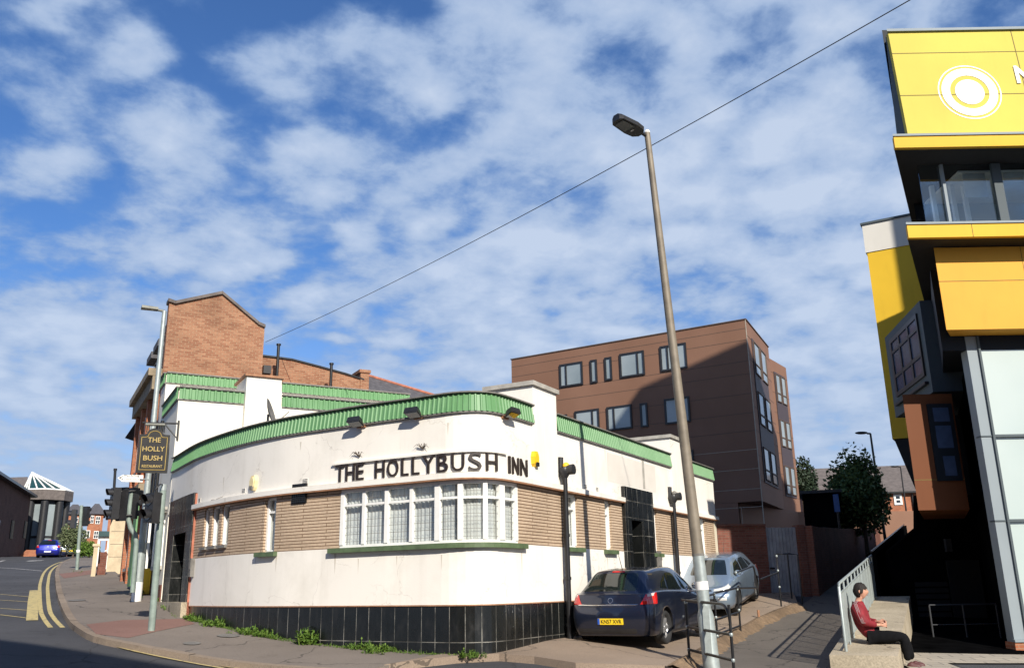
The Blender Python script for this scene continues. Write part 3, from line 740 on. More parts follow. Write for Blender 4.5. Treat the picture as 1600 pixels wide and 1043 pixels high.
for x, y in ((562.5, 711), (662, 699)):
    s, z = spx(x, y); b = MB()
    for k in range(7):
        a = (r_.uniform(-1, 1))*.22; b.tube([wp(s, z-.03, .02), wp(s+a*.6, z+.03+r_.uniform(0, .05), .06), wp(s+a, z+r_.uniform(-.04, .06), .07)], [.009, .006, .002], 5)
    b.build('dead_plant', 'bark', sgn)

# floodlights on the parapet
def flood(x, y, lab, first=[None]):
    s, z = spx(x, y); n = wnr(s); base = wp(s, z, 0)
    if first[0] is None:
        t = thing('floodlight', lab, 'floodlight', (0, 0, 0), 'floodlights over the pub lettering')
        b = MB(); B = lambda *a: b.box(*a)
        # local: +Y outward
        R = [(-.17, .12, .00), (.17, .12, .00), (.20, .32, .10), (-.20, .32, .10)]
        bot = [Vector(p)+Vector((0, 0, -.05)) for p in R]; top = [Vector((-.13, .14, .10)), Vector((.13, .14, .10)), Vector((.17, .30, .16)), Vector((-.17, .30, .16))]
        b.hexa(bot+top); b.build('lamp_housing', 'black_plastic', t)
        b = MB(); 
        b.prism([Vector((-.15, .14, -.052)), Vector((.15, .14, -.052)), Vector((.17, .30, .028)), Vector((-.17, .30, .028))], Vector((0, 0, .012))); b.build('lens', 'dark_glass', t)
        b = MB(); b.tube([(-.10, 0, -.02), (-.12, .08, -.01), (-.15, .16, .03)], .012, 6); b.tube([(.10, 0, -.02), (.12, .08, -.01), (.15, .16, .03)], .012, 6); b.box((0, .02, -.02), .26, .04, .08, 90); b.build('bracket', 'rust_trim', t)
        first[0] = t
    else:
        t = copy_tree(first[0]); t['label'] = lab
    t.scale = (.86, .86, .86); t.location = base; t.rotation_euler = (0, 0, math.atan2(-n.x, n.y))
flood(565.5, 664, 'floodlight above the letters THE, leftmost of the three')
flood(655, 650, 'floodlight above the letters LY, middle of the three')
flood(788, 650, 'floodlight over the curved corner, beside the tall white pillar')

# black wall posts with lamp heads
def wallpost(x, ytop, xb, yb, zb, lab, yellow):
    s, z = spx(x, ytop, .10); fr = wp(s, 0, .12); t = thing('wall_light', lab, 'wall light', (fr.x, fr.y, zb), 'black posts with lamp heads on the right wall')
    b = MB(); b.tube([(fr.x, fr.y, zb), (fr.x, fr.y, z-.15)], .058, 10)
    for q in (.3, 1.2, 2.05): b.tube([(fr.x, fr.y, zb+q), (fr.x, fr.y, zb+q+.06)], .072, 10)
    b.build('post', 'black_paint', t)
    n = wnr(s); nn = Vector((n.x, n.y, 0)); c = Vector((fr.x, fr.y, z))
    b = MB(); b.tube([c+Vector((0, 0, -.18)), c+Vector((0, 0, -.05)), c+Vector((0, 0, .03))], [.06, .15, .13], 10); b.tube([c-nn*.1+Vector((0, 0, .0)), c-nn*.08+Vector((0, 0, .26))], [.07, .06], 8)
    b.tube([c+nn*.02+Vector((0, 0, -.02)), c+nn*.22+Vector((0, 0, -.01))], [.10, .11], 10); b.build('lamp_head', 'black_plastic', t)
    b = MB(); b.sphere(c+Vector((0, 0, .07))+nn*.04, .075, 6); b.build('sensor', 'yellow_box' if yellow else 'grey_cap', t)
wallpost(880.5, 733, 887, 962, -1.05, 'black post with lamp head and yellow sensor, beside the dark hatchback', True)
wallpost(1050.5, 775, 1057, 895, -.9, 'black post with lamp head between the side doorway and the steel lamp column', False)
# satellite dish on the roof
b = MB(); q = atR(425, 645, 23.2); c = V(q)
sdh = thing('satellite_dish', 'grey satellite dish standing on the pub roof', 'satellite dish', (c.x, c.y, 3.3))
dn = Vector((.93, .05, .30)).normalized(); a1_ = dn.cross(Vector((0, 0, 1))).normalized(); a2_ = a1_.cross(dn)
vs = [c-dn*.08]; fs = []
for i in (1, 2, 3):
    for k in range(16):
        t_ = 2*PI*k/16; r = .36*i/3; vs.append(c-dn*(.08-.08*(i/3)**2)+a1_*math.cos(t_)*r+a2_*math.sin(t_)*r*1.12)
fs = [(0, 1+k, 1+(k+1) % 16) for k in range(16)]+[(1+i*16+k, 1+(i+1)*16+k, 1+(i+1)*16+(k+1) % 16, 1+i*16+(k+1) % 16) for i in range(2) for k in range(16)]
b.mesh(vs, fs, 0, True); b.build('dish', 'grey_cap', sdh)
b = MB(); b.tube([c-dn*.1, c-dn*.1+Vector((0, 0, -.9))], .03, 8); b.tube([c+a2_*-.3, c+dn*.42+a2_*-.1], .012, 6); b.tube([c+a2_*-.1-a1_*.3-dn*.05, c+a2_*-.15-a1_*.52], .04, 8); b.build('mast', 'grey_cap', sdh)

# a repainted patch over the side doorway and grime under the ledges
t = NT('repaint_patch'); n1 = t.noise(1.2, 5, .6); t.P(col=t.ramp(n1, [(.35, (.70, .655, .59)), (.75, (.60, .56, .50))]), rough=.8)
b = MB(); wstrip(b, spx(949, 730)[0], spx(1024, 745)[0], 2.38, 3.06, .003); b.build('repaint_patch', 'repaint_patch', inn)
b = MB(); wstrip(b, spx(1003, 730)[0], spx(1007, 745)[0], 2.40, 3.15, .006); b.build('drip_stain', 'stone_cap', inn)

rc = random.Random(12)
simple('crack_dark', (.22, .18, .14), .9)
for x, y, n_, vert in ((330, 781, 9, 0), (560, 757, 10, 0), (700, 742, 9, 0), (860, 728, 8, 0), (960, 775, 7, 0)):
    s, z = spx(x, y); P_ = []
    for k in range(n_): P_.append((s, z)); s += (.02 if vert else .10)*rc.uniform(.4, 1.6)*(1 if not vert else rc.choice((-1, 1))); z += (-.11 if vert else rc.uniform(-.022, .024))
    b = MB(); b.tube([wp(a, c, .002) for a, c in P_], .0045, 4, sm=False); b.build('plaster_crack', 'crack_dark', inn)
# grime runs below the ledges and sills
t = NT('grime'); n1 = t.noise(3, 5, .7, t.coord('UV', scale=(4, .6, 1))); t.P(col=t.ramp(n1, [(.3, (.60, .555, .48)), (.75, (.50, .455, .385))]), rough=.85)
for x, y0, w, h in ((432, 866, .05, .35), (400, 866, .04, .22), (524, 864, .06, .40), (815, 862, .05, .45), (620, 868, .03, .2), (690, 866, .03, .28), (560, 872, .025, .3), (889, 866, .05, .4), (910, 866, .04, .3), (949, 870, .05, .35), (1030, 872, .05, .3), (350, 745, .05, .3), (700, 660, .04, .25), (470, 690, .05, .2), (945, 700, .05, .35)):
    s, z = spx(x, y0); b = MB(); k = 6
    for i in range(k):
        a0 = w*(1-i/k)*.5; a1 = w*(1-(i+1)/k)*.5; za, zb3 = z-h*i/k, z-h*(i+1)/k
        b.poly([wp(s-a1, zb3, .0015), wp(s+a1, zb3, .0015), wp(s+a0, za, .0015), wp(s-a0, za, .0015)], 0, [(s-a1, zb3), (s+a1, zb3), (s+a0, za), (s-a0, za)])
    b.build('grime_run', 'grime', inn)
# ================================================================ BUILDINGS UP THE STREET ON THE LEFT
def part(parent, name, mat, fn, **k):
    b = MB(); fn(b); return b.build(name, mat, parent, **k)
def fascia(fr, u0, u1, z0, z1, parent, pitch=.16, n0=0.0):
    b = MB(); n = max(1, int((u1-u0)/pitch)); w = (u1-u0)/n; prof = []
    for k in range(n):
        t = u0+w*k; prof += [(t, .03), (t+w*.5, .03), (t+w*.62, .06), (t+w*.88, .06)]
    prof.append((u1, .03))
    for (a, o0), (c, o1) in zip(prof[:-1], prof[1:]): b.poly([fr.p(a, z0, n0+o0), fr.p(c, z0, n0+o1), fr.p(c, z1-.03, n0+o1), fr.p(a, z1-.03, n0+o0)], 0)
    fr.box(b, u0, u1, z1-.03, z1+.01, n0-.10, n0+.09, 1); fr.box(b, u0, u1, z0-.03, z0-.001, n0-.02, n0+.04, 1)
    return b.build('parapet_fascia', ['green_metal', 'grey_cap'], parent)
PC = (-9.32, 24.20); SAZ = -28.5; FAZ = 61.5
FS = Frame(PC, SAZ, True); FA = Frame(PC, FAZ)
zA = FA.px(289, 604)[1]; tB = FS.px(261, 581)[0]; zB = FS.px(261, 581)[1]
FB_ = Frame(FS.p(tB, 0), FAZ)
rear = thing('pub_rear_block', 'taller flat-roofed white block behind the curved pub, with two stepped green parapets', 'building', (PC[0], PC[1], -.3))
uB1 = FB_.px(640, 612)[0]; uA1 = 9.5
def f(b):
    FA.box(b, 0, uA1, -.6, zA-.34, -3.2, 0); FA.box(b, 0, uA1, zA-.34, zA-.05, -3.2, -.10)
    FB_.box(b, 0, uB1, -.6, zB-.32, -5, 0); FB_.box(b, 0, uB1, zB-.32, zB-.05, -5, -.10)
part(rear, 'rendered_wall', 'white_render_clean', f)
fascia(FA, 0, FA.px(386, 620)[0], zA-.35, zA, rear); fascia(FA, FA.px(441, 620)[0], uA1, zA-.35, zA, rear)
fascia(FB_, 0, FB_.px(386, 595)[0], zB-.33, zB, rear); fascia(FB_, FB_.px(441, 600)[0], uB1, zB-.33, zB, rear)
FSn = Frame(FS.p(tB, 0), SAZ+180, False)
fascia(Frame(FS.p(tB-.1, 0), SAZ+180), 0, tB-.1, zA-.35, zA, rear); fascia(Frame(FS.p(tB+1.7, 0), SAZ+180), 0, 1.65, zB-.33, zB, rear)
def f(b):
    u0, z0 = FA.px(386, 587, .25); u1, _ = FA.px(440, 600, .25); FA.box(b, u0, u1, zA-4.5, z0, -.8-.35, .25)
ch = part(rear, 'stair_pillar', 'white_render_clean', f)
def f(b):
    u0, z0 = FA.px(386, 587, .25); u1, _ = FA.px(440, 600, .25); FA.box(b, u0-.06, u1+.06, z0, z0+.07, -1.25, .32)
part(ch, 'coping', 'rust_trim', f)
# street side of the rear block: plinth, window, pipes
def swin(t0, t1, z0, z1, parent, frame='white_paint', pane='dark_glass', n=2, F=None):
    F = F or FS
    def f(b):
        F.box(b, t0, t1, z0, z0+.07, 0, .06); F.box(b, t0, t1, z1-.07, z1, 0, .06)
        for k in range(n+1): c = t0+(t1-t0)*k/n; F.box(b, max(t0, c-.04), min(t1, c+.04), z0+.07, z1-.07, 0, .06)
    w = part(parent, 'window', frame, f); part(w, 'pane', pane, lambda b: F.box(b, t0+.04, t1-.04, z0+.04, z1-.04, 0, .03))
    part(w, 'sill', 'stone_cap', lambda b: F.box(b, t0-.1, t1+.1, z0-.10, z0-.002, 0, .14)); return w
part(rear, 'plinth', 'dark_brick', lambda b: FS.box(b, .05, tB, -1.2, .25, 0, .03))
swin(.5, 1.5, .75, 1.95, rear); part(rear, 'window_hood', 'stone_cap', lambda b: FS.box(b, .3, 1.7, 2.15, 2.30, 0, .30))
def f(b):
    for t in (2.25, 3.1): b.tube([FS.p(t, -.2, .1), FS.p(t, zA-.6, .1)], .05, 8)
part(rear, 'drain_pipe', 'black_paint', f)

# --- gabled old brick building
tC = FS.px(256.5, 560)[0]; FC = Frame(FS.p(tC, 0), FAZ); FCs = Frame(FS.p(tC, 0), SAZ, True)
gp = [(258, 472), (263, 471), (274, 475), (347, 459.5), (403, 507), (413.5, 512)]
G = [FC.px(x, y) for x, y in gp]; G[0] = (0.0, G[0][1]); uC = G[-1][0]
simple('old_stone', (.24, .19, .125), .85, var=.35, scale=3)
gab = thing('gabled_brick_building', 'old orange-red brick building with a plain stepped gable end above the white pub', 'building', (FC.o.x, FC.o.y, 0))
part(gab, 'gable_wall', 'old_brick', lambda b: FC.poly(b, [(0, -.5)]+G+[(uC, -.5)], -.35, 0))
def f(b):
    for (a, c) in zip(G[:-1], G[1:]):
        FC.poly(b, [(a[0]-.01, a[1]), (c[0]+.01, c[1]), (c[0]+.01, c[1]+.10), (a[0]-.01, a[1]+.10)], -.42, .09)
part(gab, 'coping', 'slate_brown', f)
zc1 = FCs.px(243, 568, .4)[1]; LC = FCs.px(211, 735)[0]; kC = LC/8.6
def f(b):
    FCs.box(b, 0, LC, -.5, zc1, -6, 0)
part(gab, 'street_wall', 'red_brick', f)
def f(b):
    # slate roof running back from the gable
    r0 = max(G, key=lambda g: g[1]); 
    for (a, c) in ((FC.p(.2, zc1+.1, -.36), FC.p(r0[0], r0[1]-.15, -.36)), (FC.p(r0[0], r0[1]-.15, -.36), FC.p(uC, G[-1][1]-.15, -.36))):
        d = FC.n*-14; b.poly([a, c, c+d, a+d])
    b.poly([FC.p(.2, zc1+.1, -14), FC.p(r0[0], r0[1]-.15, -14), FC.p(uC, 6, -14)])
part(gab, 'roof', 'slate', f)
for k in range(3):
    part(gab, 'cornice', 'old_stone', lambda b: FCs.box(b, (.2+k*2.9)*kC, (3.05+k*2.9)*kC, zc1, zc1+.24, -.5, .42))
    part(gab, 'cornice', 'old_stone', lambda b: FCs.box(b, (.2+k*2.9)*kC, (3.05+k*2.9)*kC, zc1-.45, zc1-.01, -.1, .28))
for k in range(4):
    part(gab, 'pilaster', 'red_brick', lambda b: FCs.box(b, (.25+k*2.6)*kC, (.75+k*2.6)*kC, -.5, zc1-.46, .01, .16))
part(gab, 'string_course', 'old_stone', lambda b: FCs.box(b, .0, LC+.1, 3.05, 3.35, .01, .40))
for k in range(3):
    for z0, z1 in ((.9, 2.6), (4.2, 6.0)): swin((1.05+k*2.6)*kC, (2.45+k*2.6)*kC, z0, z1, gab, F=FCs)
for t in (.5, 2.4, 4.3):
    d = part(gab, 'dormer', 'white_paint', lambda b: FCs.box(b, t, t+1.0, zc1+.3, zc1+1.55, -1.6, -.25))
    part(d, 'dormer_roof', 'slate', lambda b: FCs.box(b, t-.18, t+1.18, zc1+1.552, zc1+1.80, -1.8, .0)); part(d, 'pane', 'dark_glass', lambda b: FCs.box(b, t+.2, t+.8, zc1+.6, zc1+1.4, -.248, -.22))
# shop front colours at the foot of the gable building: green boarding, white pilaster, yellow cabinet
part(gab, 'green_boarding', 'green_metal', lambda b: FCs.box(b, .05, .9, .25, 2.7, .31, .36))
part(gab, 'shop_pilaster', 'white_paint', lambda b: FCs.box(b, -1.2, -.7, -.2, 2.9, .02, .12))
q = FS.p(2.5, 0, .16)
b = MB(); FS.box(b, 2.2, 2.75, .02+.0, .72, .04, .30); FS.box(b, 2.25, 2.70, .08, .66, .30, .315)
o = b.build('grit_cabinet', 'yellow_box', None); o['label'] = 'yellow cabinet fixed low on the white side wall of the pub'; o['category'] = 'cabinet'
# rear wing wall with a sloping coping, two flues and a chimney stack
FW = Frame(FC.p(0, 0, -2.5), FAZ)
wing = thing('rear_wing', 'low orange brick wing with sloping coping between the gabled building and the slate roof', 'building', (FW.p(8, 0).x, FW.p(8, 0).y, 0))
wpx = [(405, 556), (413, 557), (430, 559), (456, 562.5), (500, 574), (540, 585), (568, 594)]
WG = [FW.px(*p) for p in wpx]
part(wing, 'brick_wall', 'old_brick', lambda b: FW.poly(b, [(WG[0][0], 1)]+WG+[(WG[-1][0], 1)], -.3, 0))
def f(b):
    for a, c in zip(WG[:-1], WG[1:]): FW.poly(b, [(a[0], a[1]), (c[0]+.01, c[1]), (c[0]+.01, c[1]+.06), (a[0], a[1]+.06)], -.35, .06)
part(wing, 'coping', 'black_paint', f)
def f(b):
    u0, z0 = FW.px(563, 582); u1, _ = FW.px(576, 584); FW.box(b, u0, u1, 2, z0, -.8, .05); FW.box(b, u0-.06, u1+.06, z0, z0+.12, -.85, .10)
part(wing, 'chimney_stack', 'old_brick', f)
def f(b):
    u0, z0 = FW.px(410, 574, .02); FW.box(b, u0, u0+.28, z0-.25, z0+.05, 0, .25)
part(wing, 'vent_box', 'black_plastic', f)
for x, yt, yb in ((436.5, 537, 595), (519, 567, 606)):
    u, zt = FW.px(x-1, yt, 1.0); _, zb = FW.px(x-1, yb, 1.0); p = FW.p(u, zb-.8, 1.0)
    t = thing('flue_pipe', 'black flue pipe nearer the gable end' if x < 500 else 'shorter black flue pipe, right of the pair against the brick wing', 'flue pipe', tuple(p), 'flue pipes above the white block')
    part(t, 'pipe', 'black_paint', lambda b: b.tube([p, FW.p(u, zt-.06, 1.0)], .055, 8)); part(t, 'cap', 'black_paint', lambda b: b.tube([FW.p(u, zt-.06, 1.0), FW.p(u, zt, 1.0)], .085, 8))
# slate roofed building behind
FR = Frame(FC.p(0, 0, -7), FAZ)
sl = thing('slate_roofed_building', 'grey slate roof with a red ridge sloping down behind the green parapet', 'building', (FR.p(12, 0).x, FR.p(12, 0).y, 0))
R0 = FR.px(575, 585); R1 = FR.px(672, 614)
def f(b):
    a = FR.p(R0[0]-.3, R0[1]); c = FR.p(R1[0]+1, R1[1]-.25); fw = FR.n*2.5; dn = Vector((0, 0, -2.2))
    b.poly([a, c, c+fw+dn, a+fw+dn]); b.poly([c, a, a-fw+dn, c-fw+dn]); b.poly([a, a+fw+dn, a-fw+dn])
part(sl, 'roof', 'slate', f)
part(sl, 'ridge', 'terracotta', lambda b: b.tube([FR.p(R0[0]-.3, R0[1]+.02), FR.p(R1[0]+1, R1[1]-.23)], .07, 6))
part(sl, 'wall', 'white_render_clean', lambda b: FR.box(b, R0[0]-.2, R1[0]+1, 2, R1[1]-2.5, -2.2, 2.2))

# stone wall, steps and the teal porch farther up the pavement
def FD(x, y, D, az=None):
    p = atR(x, y, D); a = math.degrees(math.atan2(p[0], p[1])); return Frame((p[0], p[1]), a+90 if az is None else az)
F1 = FD(190, 860, 44); 
u0, zb = F1.px(166, 888); u1, zt = F1.px(212, 795)
st = thing('stone_building', 'pale stone block wall at the top of the pavement behind the signal heads', 'building', (F1.p(u0, 0).x, F1.p(u0, 0).y, zb))
part(st, 'stone_wall', 'stone', lambda b: F1.poly(b, [(u0, zb-.5), (u1, zb-.5), (u1, zt), (F1.px(180, 800)[0], F1.px(180, 805)[1]), (F1.px(172, 820)[0], F1.px(172, 822)[1]), (u0, F1.px(166, 850)[1])], -3, 0))
for k in range(5): part(st, 'joint', 'slate_brown', lambda b: F1.box(b, u0+.05, u1, zb+.5+k*.55, zb+.515+k*.55, .001, .008))
F2 = FD(166, 850, 47)
po = thing('porch', 'dark teal porch with a white frame beside the pale stone wall', 'porch', (F2.p(0, 0).x, F2.p(0, 0).y, 1.2))
a0, c0_ = F2.px(151, 860); a1, c1_ = F2.px(183, 834)
simple('teal_paint', (.012, .05, .055), .4)
part(po, 'roof', 'teal_paint', lambda b: F2.box(b, a0, a1, c1_-.12, c1_+.12, -2.0, .3)); part(po, 'side_wall', 'teal_paint', lambda b: F2.box(b, a0+.9, a1, c0_-.9, c1_-.121, -1.9, .05))
def f(b):
    F2.box(b, a0, a0+.10, c0_-.7, c1_-.13, .0, .12); F2.box(b, a0+.10, a1-.25, c1_-.30, c1_-.13, .06, .14); F2.box(b, a1-.38, a1-.26, c0_-.9, c1_-.30, .06, .14)
part(po, 'frame', 'white_paint', f); part(po, 'handrail', 'white_paint', lambda b: b.tube([F2.p(a0+.35, c0_-.05, .5), F2.p(a0+1.1, c0_+.55, .5)], .03, 6))
F3 = FD(150, 870, 40); u0, zb = F3.px(143, 888); u1, zt = F3.px(158, 853)
o = part(None, 'gate_pier', 'stone', lambda b: (F3.box(b, u0, u1-.1, zb-.4, zt, -.6, 0), F3.box(b, u0-.05, u1-.05, zt+.001, zt+.10, -.65, .05)))
o['label'] = 'stone gate pier at the edge of the pavement left of the teal porch'; o['category'] = 'gate pier'
F4 = FD(165, 880, 41); u0, zb = F4.px(158, 889); u1, zt = F4.px(168, 862)
o = part(None, 'brick_wall', 'dark_brick', lambda b: F4.box(b, u0-.15, u1, zb-.4, zt, -.5, 0)); o['label'] = 'short brown brick wall between the stone pier and the stone building'; o['category'] = 'wall'
# rendered ramp wall running up beside the pavement
b = MB(); pa = Gp(207, 925); pb = Gp(189, 890)
pa = atR(209, 918, 29); pb = atR(190, 885, 41)
za, zb2 = H(pa[0], pa[1]), H(pb[0], pb[1])
d = Vector((pb[0]-pa[0], pb[1]-pa[1], 0)).normalized(); n = Vector((d.y, -d.x, 0))*.25
A_ = V((pa[0], pa[1], za-.3)); B_ = V((pb[0], pb[1], zb2-.3)); At = V(atR(211, 848, 29)); Bt = V(atR(190, 862, 41)); At = Vector((A_.x, A_.y, At.z)); Bt = Vector((B_.x, B_.y, Bt.z))
b.hexa([A_, B_, B_+n, A_+n, At, Bt, Bt+n, At+n]); o = b.build('ramp_wall', 'cream_render', None); o['label'] = 'cream rendered ramp wall rising beside the pavement past the left lamp column'; o['category'] = 'wall'

# --- octagonal glass corner building on the far side of the road
D8 = 112.0; c8 = atR(66, 868, D8); L8 = atR(36, 770, D8); R8 = atR(113, 770, D8); re_ = math.dist(L8[:2], R8[:2])/2*1.06
ctr = Vector((c8[0], c8[1], 0)); cm8 = (V(L8)+V(R8))/2; ctr = Vector((cm8.x, cm8.y, 0)); rb = re_*.76
zb8 = c8[2]-.6; ze0 = atR(75, 783, D8)[2]; ze1 = atR(75, 768, D8)[2]; apx = atR(50, 738, D8); zap = apx[2]
oct_ = thing('octagonal_building', 'dark octagonal corner building with tall windows and a white-ribbed glass pyramid roof', 'building', (ctr.x, ctr.y, zb8))
def ring8(r, z, off=PI/8): return [ctr+Vector((r*math.cos(off+k*PI/4), r*math.sin(off+k*PI/4), z)) for k in range(8)]
part(oct_, 'walls', 'black_plastic', lambda b: b.prism(ring8(rb*.94, zb8-1), Vector((0, 0, ze0-zb8+1))))
part(oct_, 'eaves', 'slate_brown', lambda b: b.prism(ring8(re_, ze0), Vector((0, 0, ze1-ze0))))
part(oct_, 'glass_roof', 'teal_paint', lambda b: [b.poly([ring8(re_*.95, ze1+.02)[k], ring8(re_*.95, ze1+.02)[(k+1) % 8], Vector((apx[0], apx[1], zap))]) for k in range(8)])
ap = Vector((apx[0], apx[1], zap+.05))
def f(b):
    for k in range(8):
        p, q = ring8(re_*.97, ze1+.06)[k], ring8(re_*.97, ze1+.06)[(k+1) % 8]
        for t in (0, .5): b.tube([p.lerp(q, t), ap], .085, 5)
        b.tube([p, q], .10, 5)
part(oct_, 'roof_rib', 'white_paint', f)
FT = FD(20, 760, D8+3)
part(oct_, 'wing_roof', 'slate_brown', lambda b: (b.prism([FT.p(FT.px(-60, 775)[0], FT.px(-60, 775)[1]), FT.p(FT.px(38, 768)[0], FT.px(38, 768)[1]), FT.p(FT.px(46, 735)[0], FT.px(46, 735)[1], -6), FT.p(FT.px(-60, 740)[0], FT.px(-60, 738)[1], -6)], Vector((0, 0, -.4)))))
pr = ring8(rb*1.0, zb8)
for k in range(8):
    p = pr[k]; part(oct_, 'column', 'black_plastic', lambda b: b.tube([p+Vector((0, 0, -1)), p+Vector((0, 0, ze0-zb8))], .42, 8))
for k in range(8):
    p, q = ring8(rb*.945, 0)[k], ring8(rb*.945, 0)[(k+1) % 8]; d = (q-p).normalized(); fr = Frame((p.x, p.y), math.degrees(math.atan2(d.x, d.y)), False)
    if fr.n.dot(p-ctr) < 0: fr.n = -fr.n
    w = (q-p).length; hh = ze0-zb8
    part(oct_, 'window', 'blind_glass', lambda b: (fr.box(b, w*.13, w*.87, zb8+hh*.10, zb8+hh*.37, 0, .05), fr.box(b, w*.13, w*.87, zb8+hh*.41, zb8+hh*.93, 0, .05)))
F5 = FD(40, 863, D8-8); u0, z0 = F5.px(24, 868); u1, z1 = F5.px(59, 858.5)
o = part(None, 'low_brick_wall', 'red_brick', lambda b: F5.poly(b, [(u0, z0-.4), (u1, z0-.4), (u1, z1), (u0+.9, z1)], -.3, 0)); o['label'] = 'low orange brick wall at the foot of the octagonal building'; o['category'] = 'wall'
# slate-roofed wing beside it and the shaded brick range nearer on the left
P1 = V(atR(-150, 870, 66)); P2 = V(atR(36, 868, 106)); az_ = math.degrees(math.atan2((P2-P1).x, (P2-P1).y)); F6 = Frame((P1.x, P1.y), az_); L6 = (P2-P1).xy.length
_, zt6 = F6.px(2, 744); _, zt6b = F6.px(33, 763); zt6 = (zt6+zt6b)/2
dk = thing('shaded_brick_range', 'dark brick building in shade at the left edge with a slate roof', 'building', (P1.x, P1.y, 2))
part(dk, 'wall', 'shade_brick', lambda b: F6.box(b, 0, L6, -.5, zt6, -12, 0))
part(dk, 'roof', 'slate_brown', lambda b: (b.poly([F6.p(0, zt6, .5), F6.p(L6+.3, zt6, .5), F6.p(L6+.3, zt6+4.2, -6), F6.p(0, zt6+4.2, -6)]), b.poly([F6.p(0, zt6+4.2, -6), F6.p(L6+.3, zt6+4.2, -6), F6.p(L6+.3, zt6, -12.5), F6.p(0, zt6, -12.5)]), b.poly([F6.p(L6+.3, zt6, .5), F6.p(L6+.3, zt6, -12.5), F6.p(L6+.3, zt6+4.2, -6)])))
part(dk, 'gutter', 'black_paint', lambda b: F6.box(b, 0, L6+.3, zt6-.25, zt6-.01, 0, .6))
for k in range(6): part(dk, 'window', 'dark_glass', lambda b: F6.box(b, 4+k*7, 5.6+k*7, 3.5+k*.45, 5.2+k*.45, .0, .06))

# --- far red brick houses
def hip_house(x0, x1, yb, ye, yr, D, lab, wins, depth=7, ridge=.35, az=None):
    fr = FD(x0, yb, D, az); u0, zb = fr.px(x0, yb); u1, ze = fr.px(x1, ye); _, zr = fr.px((x0+x1)/2, yr)
    t = thing('brick_house', lab, 'house', tuple(fr.p((u0+u1)/2, zb)), 'red brick houses beyond the crest of the road')
    part(t, 'walls', 'red_brick', lambda b: fr.box(b, u0, u1, zb-2, ze, -depth, 0))
    w = u1-u0
    def f(b):
        e = .35; A = [fr.p(u0-e, ze, e), fr.p(u1+e, ze, e), fr.p(u1+e, ze, -depth-e), fr.p(u0-e, ze, -depth-e)]; r = [fr.p(u0+w*ridge, zr, -depth/2), fr.p(u1-w*ridge, zr, -depth/2)]
        b.poly([A[0], A[1], r[1], r[0]]); b.poly([A[1], A[2], r[1]]); b.poly([A[2], A[3], r[0], r[1]]); b.poly([A[3], A[0], r[0]]); b.poly(A)
    part(t, 'roof', 'slate', f)
    for (a, c, d_, e_) in wins:
        ua, za_ = fr.px(a, d_); ub, zb_2 = fr.px(c, e_)
        wd = part(t, 'window', 'white_paint', lambda b: fr.box(b, ua, ub, zb_2, za_, .01, .10))
        uw = ub-ua; zh = za_-zb_2
        def f(b):
            for i in (0, 1):
                for j in (0, 1): fr.box(b, ua+uw*(.10+.45*i), ua+uw*(.45+.45*i), zb_2+zh*(.08+.46*j), zb_2+zh*(.46+.46*j), .10, .12)
        part(wd, 'pane', 'dark_glass', f)
    return t
hip_house(94, 131, 868, 803.5, 784, 150, 'red brick house with a slate hip roof partly behind the small street tree', [(117, 121, 808, 822), (112, 116, 846, 858)])
hip_house(131, 162, 868, 803, 783, 146, 'red brick house with white windows right of the far signal post', [(142, 146, 805, 817), (150, 156, 806, 818), (131, 140, 828, 840), (147, 153, 829, 841)])
hip_house(163, 186, 868, 806, 795, 135, 'bright red brick house glimpsed behind the left signal heads', [(178, 184, 815, 826)])
simple('shade_and_shed_black', (.0035, .0035, .0038), .9, spec=.0, var=.5, scale=1.5)  # shed's own black; elsewhere stands in for shade under and beside the yellow building
# ================================================================ BROWN APARTMENT BLOCK
BC = V(atR(1190, 800, 50)); BL = V(atR(805, 560, 56.3)); d_ = (BC-BL); azB = math.degrees(math.atan2(d_.x, d_.y))
BCc = V(atR(1178, 640, 50)); FB = Frame((BL.x, BL.y), azB); LB = Vector((BCc.x-BL.x, BCc.y-BL.y)).length
zBt = atR(1167, 499, 50)[2]; zBo = atR(1189, 782, 50)[2]
t = NT('brown_cladding'); n1 = t.noise(.35, 4, .5, t.coord('UV')); n2 = t.noise(30, 3, .6, t.coord('UV'))
c = t.mix(t.step(n1, .3, .75), (.195, .098, .060), (.235, .122, .078)); t.P(col=t.mix(.15, c, t.ramp(n2, [(.3, (.10, .06, .04)), (.7, (.3, .2, .15))])), rough=.7, spec=.3)
simple('brown_joint', (.40, .34, .27), .7); simple('brown_joint_dark', (.09, .06, .045), .7); simple('plum_panel', (.055, .040, .045), .6)
ap_ = thing('apartment_block', 'brown clad four-storey apartment block with two stepped bays of windows on its right side', 'building', (BCc.x, BCc.y, 0))
F25 = Frame((BCc.x, BCc.y), 25.6); L25 = F25.px(1206, 600)[0]
F34 = Frame(F25.p(L25, 0, -.9), 34.4); L34 = F34.px(1240, 690)[0]
bk = F34.p(L34, 0)+dirv(13)*14
def f(b):
    b.prism([FB.p(-.3, zBo), FB.p(LB, zBo), F25.p(L25, zBo), F34.p(0, zBo), F34.p(L34, zBo), Vector((bk.x, bk.y, zBo)), FB.p(-.3, zBo, -14)], Vector((0, 0, zBt-zBo)))
    b.prism([FB.p(-.29, -1), FB.p(LB-1.35, -1, -.002), FB.p(LB-2.6, -1, -9), FB.p(-.29, -1, -12)], Vector((0, 0, zBo+.99)))
part(ap_, 'cladding', 'brown_cladding', f)
part(ap_, 'ground_floor_wall', 'brown_cladding', lambda b: b.prism([F25.p(.3, -1, -1.3), F25.p(L25, -1, -1.3), F34.p(L34, -1, -1.6), FB.p(LB+7, -1, -15), FB.p(LB-.5, -1, -9)], Vector((0, 0, zBo+.99))))
